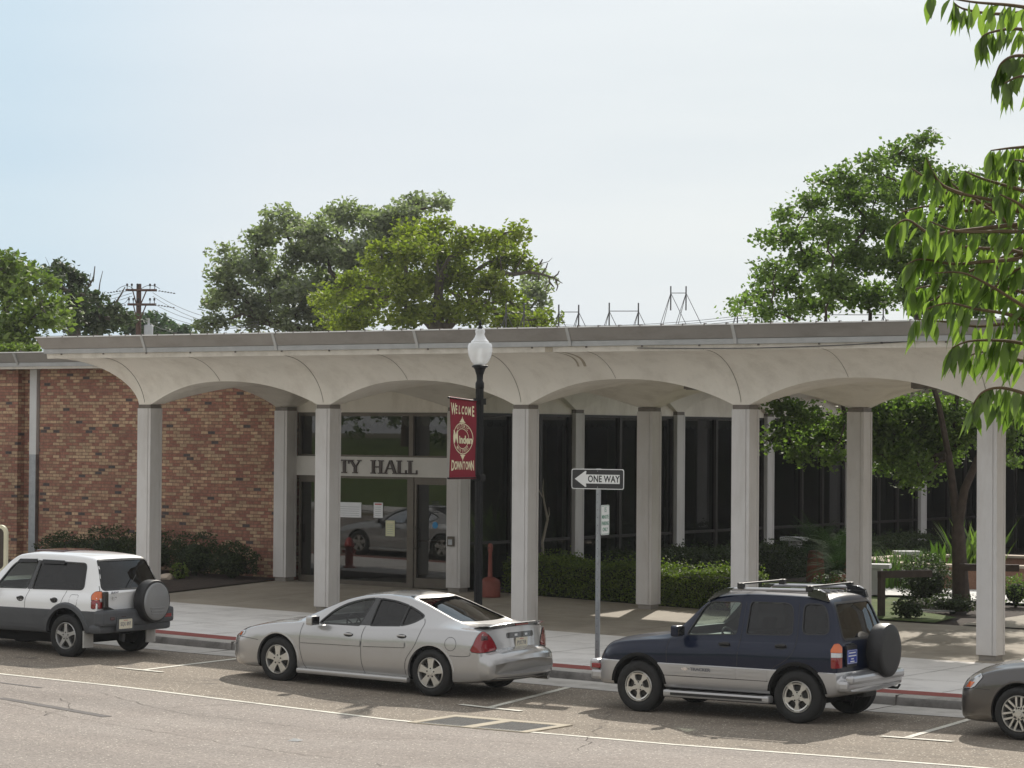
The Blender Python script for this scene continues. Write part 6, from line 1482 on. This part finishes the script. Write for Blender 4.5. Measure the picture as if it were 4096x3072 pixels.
def tree(name,label,cat,base,trunk_top,r,blobs,per,leaves,rc,size,leafm,bark,seed=1,fork=None,asp=.5,limb_r=.5,twigs=.25,hang=0.,group=None,shell=.55,up=.25):
    rng=np.random.default_rng(seed); rr=random.Random(seed)
    t=thing(name,label,cat,tuple(base),group=group); B_=np.array(base)
    P,K=clumps(blobs,per,leaves,rc,rng,shell)
    leaf_cloud('crown',P-B_,size,leafm,t,asp,up,hang,rng=rng)
    mb=MB(); bl=Vector(base); tp=Vector(trunk_top)-bl
    pts=[Vector((0,0,-.2)),Vector((0,0,.05)),tp*.35+Vector((rr.uniform(-.05,.05),rr.uniform(-.05,.05),0)),tp*.7,tp]
    mb.tube(pts,[r*1.5,r*1.15,r*.95,r*.85,r*.75],12)
    forks=[tp] if not fork else [Vector(f)-bl for f in fork]
    if fork:
        for f in forks: mb.tube([tp,tp.lerp(f,.5)+Vector((rr.uniform(-.1,.1),rr.uniform(-.1,.1),0)),f],[r*.62,r*.5,r*.42],10)
    cs=[Vector(c)-bl for c,_ in blobs]
    nodes_=[(f,-1) for f in forks]; order=sorted(range(len(cs)),key=lambda i:min((cs[i]-f).length for f in forks)); par={}; wt_={}
    for i in order:
        c=cs[i]; best=min(range(len(nodes_)),key=lambda j:(nodes_[j][0]-c).length*(1.0 if j>=len(forks) else .9)+(.25*(nodes_[j][0]-forks[0]).length))
        par[i]=best; nodes_.append((c,i))
    idx={i:len(forks)+k for k,i in enumerate(order)}
    wt_={i:1 for i in order}
    for i in reversed(order):
        if par[i]>=len(forks): wt_[nodes_[par[i]][1]]+=wt_[i]
    for i in order:
        r1_=r*limb_r*(wt_[i]/len(order))**.5*1.6+.004; limbs(mb,nodes_[par[i]][0],[cs[i]],r1_*.55,.10,rr,n=5,r1=r1_*.5,wob=.07)
    # twigs out to a share of the leaf clumps
    for k in K[::max(1,int(1/twigs))]:
        k=Vector(k)-bl; c=min(cs,key=lambda q:(q-k).length); mb.tube([c,(c+k)*.5+Vector((0,0,.06)),k],[r*.12+.006,r*.07+.004,.003],4,cap=False)
    mb.build('trunk',bark,t); return t
# grey-green live oak, farthest
OAK=[(610,485,50,36),(560,510,40,28),(680,505,48,34),(757,472,50,34),(820,468,48,32),(880,470,42,30),(905,440,34,20),(948,442,16,14),(640,555,50,34),(700,550,46,34),(500,560,34,24),(545,575,52,34),(478,600,30,24),(520,640,56,36),(468,655,28,30),(455,700,36,18),(600,625,60,38),(560,690,46,26),(640,690,50,28),(690,615,60,44),(770,540,60,44),(850,535,56,44),(780,620,64,46),(740,680,50,32),(1152,600,22,34),(1160,650,30,34),(1120,690,60,26),(830,510,40,30),(650,640,50,34)]
tree('oak_tree','large grey-green oak crown above the roof, behind the yellow-green tree','tree',(*at(760,720,110).xy,0),at(740,735,110),.42,vb(OAK,110,2.0),20,90,.40,.22,'leaf_oak','bark_dark',3,fork=[at(560,690,110),at(650,660,109),at(740,640,110),at(860,620,111)],asp=.55,twigs=.12,limb_r=.5,shell=.3)
YEL=[(905,505,54,30),(945,498,40,26),(880,545,54,34),(960,545,56,36),(1010,520,40,28),(1050,525,34,28),(1100,518,32,24),(1122,500,16,18),(1140,555,28,28),(1075,560,36,28),(825,560,36,28),(840,590,40,28),(760,615,38,24),(715,655,36,28),(790,640,50,30),(870,620,60,38),(940,610,56,38),(1010,600,48,36),(1065,625,44,36),(1100,650,32,28),(880,680,70,26),(960,670,60,30),(750,690,60,22),(1040,680,50,22),(1150,690,44,20),(1100,692,44,18),(1180,694,22,14)]
yt=tree('shade_tree','yellow-green broadleaf tree in front of the oak, bare limb at its right','tree',(*at(960,720,95).xy,0),at(950,720,95),.36,vb(YEL,95,1.6),24,80,.36,.19,'leaf_yellow','bark_grey',5,fork=[at(880,660,95),at(1000,660,95),at(950,600,95)],asp=.6,twigs=.12,limb_r=.45,shell=.35)
mb=MB(); ob=Vector(yt.location); rr=random.Random(9)
def vp(L_,Z): return [at(a,b,Z)-ob for a,b in L_]
mb.tube(vp([(1010,640),(1050,600),(1085,590),(1110,593),(1140,588),(1170,592),(1195,600),(1215,612)],95),[.13,.11,.085,.07,.06,.045,.03,.012],6)
for P in ([(1140,588),(1155,575),(1165,570),(1185,565),(1193,557)],[(1165,572),(1172,560)],[(1170,592),(1180,578),(1183,568)],[(1185,597),(1188,610),(1180,622),(1178,635)],[(1195,600),(1205,592),(1208,585)],[(1200,603),(1205,618),(1202,628)],[(1165,592),(1163,605)],[(1188,610),(1196,620)],[(1085,590),(1080,560),(1095,530),(1100,505)],[(1110,593),(1125,560),(1135,540)]): mb.tube(vp(P,95),[.035,.026,.018,.012,.006][:len(P)],5)
mb.build('bare_limb','bark_grey',yt)
LFT=[(5,585,44,36),(45,585,42,30),(75,620,40,34),(20,640,50,36),(105,655,34,28),(50,690,54,34),(5,720,40,30),(100,690,40,28),(125,668,20,18),(0,560,20,20),(40,730,60,20)]
tree('shade_tree','bright green leafy tree at the far left edge above the low roof','tree',(*at(30,760,82).xy,0),at(30,730,82),.3,vb(LFT,82,1.5),30,60,.32,.2,'leaf_left','bark_grey',6,asp=.6,twigs=.1,shell=.35)
DRK=[(133,570,26,18),(155,590,24,18),(112,598,12,16),(175,600,14,14),(160,640,34,30),(140,690,44,32),(170,670,34,30),(205,640,12,24),(215,690,34,28),(195,700,40,24),(245,665,14,14),(240,700,34,24),(260,690,24,22),(120,615,12,24),(165,615,20,24)]
dt=tree('old_tree','dark vine-covered tree with bare twigs, between green tree and utility pole','tree',(*at(165,760,92).xy,0),at(160,690,92),.3,vb(DRK,92,1.2),34,60,.26,.2,'leaf_dark','bark_grey',7,asp=.6,twigs=.1,shell=.2)
mb=MB(); ob=Vector(dt.location)
for P in ([(150,700),(125,640),(118,610),(105,570),(98,555)],[(160,690),(175,650),(190,620),(196,590)],[(188,625),(202,600),(205,575)],[(215,690),(212,640),(216,610),(222,585)],[(246,660),(262,635),(270,620)]): mb.tube(vp(P,92),[.04,.03,.018,.010,.005][:len(P)],5)
mb.build('bare_limb','bark_grey',dt)
PIN=[(300,702,26,20),(325,700,30,18),(350,697,28,14),(370,706,20,10),(285,712,24,14),(395,716,14,6),(330,715,50,12)]
tree('pine_tree','small distant blue-green tree crown just right of the utility pole','tree',(*at(330,760,150).xy,0),at(330,720,150),.3,vb(PIN,150,2),12,56,.35,.36,'leaf_pine','bark_dark',8,asp=.6,twigs=.05,shell=.2)
SHR=[(10,751,22,6),(40,752,24,5),(70,752,20,5)]
tree('garden_shrub','pale green shoots showing over the low left roof edge','shrub',(*at(30,800,66).xy,.4),at(30,770,66),.05,vb(SHR,66,.5),30,50,.12,.13,'leaf_left','bark_grey',9,asp=.6,twigs=.05)
# courtyard tree
TB=(14.2,8.35,G(14.2,8.35))
PEAR=[(1992,305,26,20),(1940,335,30,24),(1890,360,30,24),(1985,360,34,30),(1830,385,32,22),(1780,395,24,18),(1900,410,40,30),(1960,420,44,34),(1830,430,44,28),(1750,440,34,24),(1700,460,26,18),(2050,400,40,40),(2120,420,46,40),(2185,450,40,50),(1880,480,54,34),(1790,495,46,28),(1715,510,36,22),(1665,520,24,14),(1960,500,50,40),(2050,490,54,46),(2130,520,54,50),(1840,550,56,34),(1740,560,44,26),(1675,575,30,18),(1640,600,24,14),(1930,570,54,38),(2030,580,54,40),(2120,600,54,40),(1800,610,54,30),(1700,620,40,22),(1635,640,24,14),(1610,655,18,10),(1880,640,60,30),(1980,640,56,30),(2080,660,56,30),(1750,665,50,20),(1670,672,36,14),(1595,668,16,10),(2190,620,40,60),
 (1780,760,60,30),(1880,760,70,30),(1980,760,60,30),(2080,780,60,30),(2180,760,50,30),
 (1690,880,34,20,.6),(1735,900,36,26,.2),(1690,930,26,16,.5),(1665,955,18,10,.4),(1760,940,34,26),(1800,985,18,22),(1740,985,16,14,.2),(1830,910,34,26),(1890,900,50,34,.6),(1960,900,50,40,.9),(1900,950,44,30,.8),(1960,985,30,26,.2),(2010,940,40,34,.6),(2060,900,40,36,.4),(1905,1010,24,14),(2000,1030,18,14,-.3),(1985,1010,20,14),(2070,960,24,24,.5),(2110,930,34,34,.5),(2190,940,22,36),(2190,990,14,24),(1870,975,24,20,.4),(1925,880,60,24,1.0),(2010,880,60,24,1.0),(1915,985,34,28,.3),(1960,1020,24,22,.1),(2005,1000,24,28,.2),(1940,960,44,30,.5),(1720,975,26,20,.4),(1790,950,30,26,.6),(1985,1050,12,14,0),(2040,990,24,26,.5),(2140,890,50,34,.8),(2200,880,40,34,.8)]
tree('courtyard_tree','broad bright green tree rising from the courtyard with branches under the canopy','tree',TB,(14.05,8.5,2.0),.17,vb(PEAR,53,1.1,1.1,1.14),165,36,.19,.095,'leaf_pear','bark_dark',12,fork=[(13.75,8.7,3.4),(14.5,8.6,3.5)],asp=.72,twigs=.10,limb_r=.5,hang=.3,shell=.2)
# near street tree: long drooping leaves
TX=[ # twigs as view polylines, leaf lengths hang from them
 [(2300,30),(2190,12),(2100,4),(2010,-12)],[(2260,70),(2190,62),(2140,70),(2120,80)],[(2260,20),(2160,30),(2085,20),(2060,5)],[(2270,130),(2200,120),(2165,135),(2150,165)],[(2280,190),(2212,165),(2170,180)],[(2300,300),(2230,315),(2180,320),(2140,325)],
 [(2260,520),(2190,490),(2130,445),(2060,400),(2042,362)],[(2120,440),(2060,425),(2000,385),(1968,362)],[(2080,420),(2030,395),(2000,340)],[(2140,450),(2080,455),(2010,445),(1948,458)],[(2230,500),(2150,500),(2070,500),(2008,478)],[(2060,500),(2010,505),(1960,475),(1928,492)],
 [(2260,560),(2180,540),(2100,535),(2030,525),(1990,530)],[(2200,560),(2130,565),(2060,570),(1990,560),(1958,572)],[(2260,690),(2200,655),(2140,618),(2080,590),(2020,590)],[(2240,640),(2160,620),(2080,625),(2010,618),(1966,628)],[(2260,710),(2180,680),(2110,668),(2050,655),(2000,668)],[(2260,720),(2190,700),(2110,705),(2040,695),(1978,690)],
 [(2280,760),(2200,740),(2140,735),(2090,738),(2056,752)],[(2250,400),(2190,380),(2150,345),(2148,330)],[(2240,420),(2170,400),(2120,385),(2085,370)],[(2240,470),(2200,440),(2160,420)],
 [(2290,880),(2212,850),(2160,838),(2122,848),(2098,880)],[(2290,900),(2212,880),(2170,870),(2140,862)],[(2280,590),(2220,575),(2170,600),(2130,640)],[(2260,790),(2190,775),(2130,760),(2090,770)],
 [(2120,600),(2070,610),(2030,640),(2010,650)],[(2160,560),(2110,580),(2060,600)],[(2200,330),(2190,350),(2180,370)],[(2260,360),(2220,350),(2190,345)]]
nb=at(2520,1500,11.2); NT=Vector((nb.x+.3,nb.y,0)); NT.z=G(NT.x,NT.y)
nt_=thing('street_tree','near street tree branch with long drooping green leaves at the right edge','tree',tuple(NT))
rr=random.Random(21); tw=MB(); TR_=MB(); lv=[];lf=[]
def drop_leaf(p,d,L_,wd):
    """arched lance-shaped leaf, 2x6 strip folded at the midrib"""
    d=d.normalized(); s=d.cross(Vector((rr.uniform(-1,1),rr.uniform(-1,1),rr.uniform(-.3,.3)))).normalized(); nn=s.cross(d); n0=len(lv); q=p.copy(); dd=d.copy(); cur=rr.uniform(-.5,.9)
    for i,(w) in enumerate((.04,.55,.95,1.0,.72,.30,.0)):
        hw=wd*.5*w; lv.extend([tuple(q-s*hw+nn*hw*.35),tuple(q),tuple(q+s*hw+nn*hw*.35)]); dd=(dd+Vector((0,0,-.12))+nn*cur*.14).normalized(); q=q+dd*L_/6
    for i in range(6):
        a=n0+3*i; lf.extend([(a,a+1,a+4,a+3),(a+1,a+2,a+5,a+4)])
crown_c=at(2330,520,11.4)-NT
for j,T_ in enumerate(TX):
    Z=11.1+rr.uniform(-.45,.45); P=[at(a,b,Z+(.12*i if False else 0))-NT for i,(a,b) in enumerate(T_)]
    C_=cat_rom(P,7); n=len(C_); tw=MB(); tw.tube(C_,[.008*(1-i/n)+.0022 for i in range(n)],5)
    for i in range(2,n):
        if i%1==0:
            for side_ in (0,1):
                if rr.random()<.42: continue
                t_=(C_[i]-C_[i-1]).normalized(); p=C_[i-1].lerp(C_[i],rr.random()); d=t_*rr.uniform(.05,.6)+Vector((rr.uniform(-.45,.45),rr.uniform(-.45,.45),-rr.uniform(.75,1.3))); drop_leaf(p,d,rr.uniform(.07,.165),rr.uniform(.024,.043))
    for _ in range(2): drop_leaf(C_[-1],Vector((rr.uniform(-.4,.4),rr.uniform(-.4,.4),-1)),.13,.04)
    tw.tube([crown_c.lerp(P[0],0),crown_c.lerp(P[0],.5)+Vector((0,0,.05)),P[0].lerp(C_[1],.5)],[.013,.010,.007],6); tw.build('branch','twig',nt_)
# rest of the crown outside the frame, so that the branch belongs to a whole tree
for k in range(70):
    a=rr.uniform(0,6.28); c=crown_c+Vector((cr.x,cr.y,0))*rr.uniform(.35,2.6)+Vector((cf.x,cf.y,0))*rr.uniform(-1.3,1.6)+Vector((0,0,rr.uniform(-.6,2.2)))
    e=c+Vector((math.cos(a),math.sin(a),rr.uniform(-.2,.3)))*.35
    if (e-crown_c).dot(Vector((cr.x,cr.y,0)))<.25: continue
    C_=cat_rom([c,c.lerp(e,.5)+Vector((0,0,.05)),e],5); TR_.tube(C_,.004,4)
    for i in range(1,len(C_)):
        for s_ in (0,1): drop_leaf(C_[i],Vector((rr.uniform(-.5,.5),rr.uniform(-.5,.5),-1)),.13,.04)
    TR_.tube([crown_c+Vector((cr.x,cr.y,0))*.6,c],[.02,.006],5)
TR_.tube([Vector((0,0,-.2)),Vector((0,0,.8)),Vector((.03,.02,2.0)),crown_c+Vector((cr.x,cr.y,0))*.55-Vector((0,0,.6)),crown_c+Vector((cr.x,cr.y,0))*.3+Vector((0,0,.6))],[.13,.10,.085,.06,.04],12)
TR_.build('trunk','bark_grey',nt_)
me=bpy.data.meshes.new('crown'); me.from_pydata(lv,[],lf); me.materials.append(MATS['leaf_near']); me.polygons.foreach_set('use_smooth',[True]*len(me.polygons)); me.update(); link(bpy.data.objects.new('crown',me),nt_)
# hedges ---------------------------------------------------------------
def hedge(name,label,cat,path,wd,h,n,size,m,lump=.08,seed=4,hv=.08,group=None,base_h=0.):
    rng=np.random.default_rng(seed); P=[Vector((a,b,0)) for a,b in path]; t=thing(name,label,cat,(P[0].x,P[0].y,G(P[0].x,P[0].y)),group=group)
    Ls=[(P[i+1]-P[i]).length for i in range(len(P)-1)]; T_=sum(Ls); pts=[]
    for _ in range(n):
        s=rng.random()*T_; i=0
        while s>Ls[i]: s-=Ls[i]; i+=1
        p=P[i].lerp(P[i+1],s/Ls[i]); d=(P[i+1]-P[i]).normalized(); nn=Vector((-d.y,d.x,0))
        f=rng.random(); hh=h*(1+hv*math.sin(p.x*3.1+p.y*2.3)+hv*.6*math.sin(p.x*7.7+1))
        if f<.42: u=rng.uniform(-.5,.5)*wd; z=hh+rng.normal()*.02
        else:
            u=(.5 if rng.random()<.5 else -.5)*wd; z=rng.uniform(.04,1)*hh; k=z/hh; u*=1-.18*max(0,(k-.8)/.2)**2
        u+=lump*math.sin(p.x*5+z*6+p.y*4)*.4+rng.normal()*.03
        q=p+nn*u; pts.append((q.x+rng.normal()*.02,q.y+rng.normal()*.02,G(q.x,q.y)+z+abs(rng.normal())*.03*(rng.random()<.15)*3))
    leaf_cloud('foliage',np.array(pts)-np.array(t.location),size,m,t,.6,.35,rng=rng)
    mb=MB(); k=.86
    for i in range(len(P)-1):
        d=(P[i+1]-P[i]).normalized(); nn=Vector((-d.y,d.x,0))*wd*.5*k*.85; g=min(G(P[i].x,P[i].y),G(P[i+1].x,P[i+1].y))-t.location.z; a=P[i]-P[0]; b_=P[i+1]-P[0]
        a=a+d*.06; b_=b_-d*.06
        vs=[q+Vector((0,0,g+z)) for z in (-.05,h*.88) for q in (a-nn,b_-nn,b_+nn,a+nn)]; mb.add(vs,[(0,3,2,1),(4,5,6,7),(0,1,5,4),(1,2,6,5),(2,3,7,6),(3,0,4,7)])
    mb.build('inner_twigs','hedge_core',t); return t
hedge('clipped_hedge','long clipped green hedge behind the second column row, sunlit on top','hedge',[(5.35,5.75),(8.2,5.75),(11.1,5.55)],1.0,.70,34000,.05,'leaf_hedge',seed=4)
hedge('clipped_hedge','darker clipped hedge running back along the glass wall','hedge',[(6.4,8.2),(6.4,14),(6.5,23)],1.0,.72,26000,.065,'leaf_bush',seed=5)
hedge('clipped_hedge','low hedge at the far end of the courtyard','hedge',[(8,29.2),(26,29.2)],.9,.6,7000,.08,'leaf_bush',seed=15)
def bush(label,x,y,rx,ry,h,n,size,m,seed,group=None,cat='shrub',name='garden_bush',core=True):
    rng=np.random.default_rng(seed); t=thing(name,label,cat,(x,y,G(x,y)+.02),group=group)
    u=rng.normal(size=(n,3)); u/=np.linalg.norm(u,axis=1)[:,None]; r=(.55+.45*rng.random(n)**.5); lump=1+.16*np.sin(u[:,0]*6+seed)*np.cos(u[:,1]*5+seed*2)+.1*np.sin(u[:,2]*9)
    p=u*(r*lump)[:,None]*np.array([rx,ry,h*.5]); p[:,2]+=h*.5; p=p[p[:,2]>.02]
    leaf_cloud('foliage',p,size,m,t,.55,.3,rng=rng)
    mb=MB(); rr_=random.Random(seed)
    for k in range(14):
        a=rr_.uniform(0,6.28); q=Vector((math.cos(a)*rx*.7,math.sin(a)*ry*.7,h*rr_.uniform(.5,.85))); mb.tube([(0,0,-.05),q*.5+Vector((0,0,.08)),q],[.018,.012,.004],5)
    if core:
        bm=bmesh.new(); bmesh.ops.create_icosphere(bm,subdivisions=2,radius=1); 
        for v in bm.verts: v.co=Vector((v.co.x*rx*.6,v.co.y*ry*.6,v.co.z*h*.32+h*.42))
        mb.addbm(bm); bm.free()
    mb.build('inner_twigs','hedge_core',t); return t
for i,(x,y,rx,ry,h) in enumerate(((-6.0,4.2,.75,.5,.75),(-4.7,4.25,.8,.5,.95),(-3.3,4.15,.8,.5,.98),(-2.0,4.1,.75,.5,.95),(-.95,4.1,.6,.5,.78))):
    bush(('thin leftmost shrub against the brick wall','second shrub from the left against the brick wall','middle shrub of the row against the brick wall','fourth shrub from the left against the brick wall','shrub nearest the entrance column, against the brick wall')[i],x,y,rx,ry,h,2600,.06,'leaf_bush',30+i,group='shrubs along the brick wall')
bush('bright green low sprout in front of the brick wall shrubs',-1.75,3.3,.22,.2,.35,160,.09,'leaf_left',41,core=False)
bush('dark rounded bush beside the courtyard path, left of the tree trunk',13.0,9.3,.62,.55,.95,2600,.06,'leaf_bush',42)
bush('low green plants at the foot of the courtyard tree',14.4,7.5,.7,.4,.35,900,.06,'leaf_bush',43)
bush('small bush in front of the brick planter right of the trunk',14.8,9.6,.35,.3,.6,700,.06,'leaf_pear',44)
bush('dark leafy plant beside the timber post on the grass',14.3,5.75,.32,.26,.42,450,.08,'leaf_bush',45)
bush('sparse dark plant on the back lawn behind the blue SUV roof',11.2,8.6,.5,.4,.55,500,.08,'leaf_bush',46,core=False)
# sago palms
def sago(label,x,y,s,seed,th=.45):
    rr_=random.Random(seed); t=thing('sago_palm',label,'palm',(x,y,G(x,y)),group='sago palms in the courtyard')
    mb=MB(); mb.lathe([(0,0),(.2,0),(.22,.1),(.2,.3),(.17,th),(0,th+.05)],12); mb.build('trunk','terracotta',t)
    mb=MB()
    for k in range(34):
        a=k*2.399; el=R(rr_.uniform(5,75)); L_=s*rr_.uniform(.8,1.1); d=Vector((math.cos(a)*math.cos(el),math.sin(a)*math.cos(el),math.sin(el))); P=[];q=Vector((0,0,th)); dd=d.copy()
        for i in range(11): P.append(q.copy()); q=q+dd*L_/10; dd=(dd+Vector((0,0,-.13))).normalized()
        mb.tube(P,[.012*(1-i/12) for i in range(11)],4)
        for i in range(1,11):
            for j in (0,.5):
                p=P[i-1].lerp(P[i],j); t_=(P[i]-P[i-1]).normalized(); s_=t_.cross(Vector((0,0,1))); s_=s_.normalized() if s_.length>.1 else Vector((1,0,0)); ll=.20*s*math.sin(math.pi*min(1,(i+j)/11+.12))+.03
                for g in (-1,1):
                    e=p+s_*g*ll+t_*ll*.45+Vector((0,0,-.02)); w=t_*.010; mb.add([p-w,p+w,e],[(0,1,2)])
    mb.build('fronds','leaf_palm',t,recalc=False)
sago('tall sago palm left of the second-row column in the courtyard',9.3,12.6,1.25,3,.55); sago('lower sago palm half behind the second-row column',9.9,11.4,1.0,4,.35); sago('sago palm with pale upper fronds near the glass wall',8.0,14.0,1.1,5,.7)
def blades(name,label,cat,x0,x1,y0,y1,n,h,wd,m,seed,arch_=.5,kind=None):
    rr_=random.Random(seed); cx,cy=(x0+x1)/2,(y0+y1)/2; mb=MB()
    for k in range(n):
        x,y=rr_.uniform(x0,x1),rr_.uniform(y0,y1); a=rr_.uniform(0,6.28); H=h*rr_.uniform(.6,1.1); o=Vector((math.cos(a),math.sin(a),0)); s_=Vector((-o.y,o.x,0)); b=Vector((x-cx,y-cy,G(x,y)-G(cx,cy))); rows=[]
        for i in range(6):
            u=i/5; p=b+Vector((0,0,H*u*(1-.25*u*arch_)))+o*H*arch_*u*u; w=wd*(1-u**2)*.5+.001; rows.append([p-s_*w,p+s_*w])
        mb.grid(rows,False)
    t=thing(name,label,cat,(cx,cy,G(cx,cy))); mb.build('leaves',m,t,recalc=False); return t
blades('iris_bed','bed of upright strap-leaved irises beside the sunlit path','plant bed',9.6,11.6,11.9,14.2,420,.95,.035,'leaf_iris',50,.45)
blades('tall_plant','tall dark broad-leaved plant left of the courtyard tree trunk','plant',10.9,11.9,14.6,15.6,60,1.6,.13,'leaf_pear',51,.35)
blades('canna_plant','bright broad upright leaves by the farther stone seat','plant',10.0,10.5,15.4,15.9,26,1.0,.17,'leaf_iris',52,.3)
# bare crape stem by the glass
t=thing('bare_sapling','thin pale crooked stems standing in front of the glass wall','sapling',(5.35,6.75,G(5.35,6.75)))
mb=MB(); mb.tube([(0,0,-.05),(.02,0,.5),(-.02,0,1.0),(.10,.02,1.5),(.02,0,1.85),(-.02,0,2.1),(.0,0,2.35)],[.035,.03,.03,.028,.02,.014,.005],7); mb.tube([(.02,0,1.9),(-.12,0,2.1),(-.16,.02,2.2)],[.016,.01,.004],5); mb.tube([(.06,0,1.3),(.14,.02,1.6),(.12,.03,1.75)],[.014,.01,.004],5); mb.build('stems','bark_pale',t)
# trees across the road: seen only mirrored in the glass and the car windows
for i,(x,y,h) in enumerate(((-30,-40,9),(-40,-47,10),(-22,-47,9))):
    g=G(x,y); bl=[((x+math.cos(k*2.4)*2.2,y+math.sin(k*2.4)*2.2,g+h*(.12+.07*k)),(1.7,1.7,1.1)) for k in range(9)]
    tree('lawn_tree',('tree on the lawn bank across the road, middle of three','tree on the lawn bank across the road, farthest down the street','tree on the lawn bank across the road, nearest the camera')[i],'tree',(x,y,g),(x,y,g+h*.2),.2,bl,8,30,.25,.22,'leaf_pear','bark_dark',60+i,asp=.6,twigs=.1,group='trees on the lawn bank')
# ---------------------------------------------------------------- air
m=bpy.data.materials.new('haze'); m.use_nodes=True; MATS['haze']=m; t=m.node_tree; t.nodes.clear()
o_=t.nodes.new('ShaderNodeOutputMaterial'); pv=t.nodes.new('ShaderNodeVolumePrincipled'); pv.inputs['Color'].default_value=(.93,.96,1,1); pv.inputs['Density'].default_value=.0002; pv.inputs['Anisotropy'].default_value=.35
t.links.new(pv.outputs[0],o_.inputs['Volume'])
mb=MB(); mb.box((-710,-310,-2.5),(710,910,24)); hz_=mb.build('haze','haze'); tag(hz_,kind='stuff'); hz_['label']='faint pale summer haze in the air'
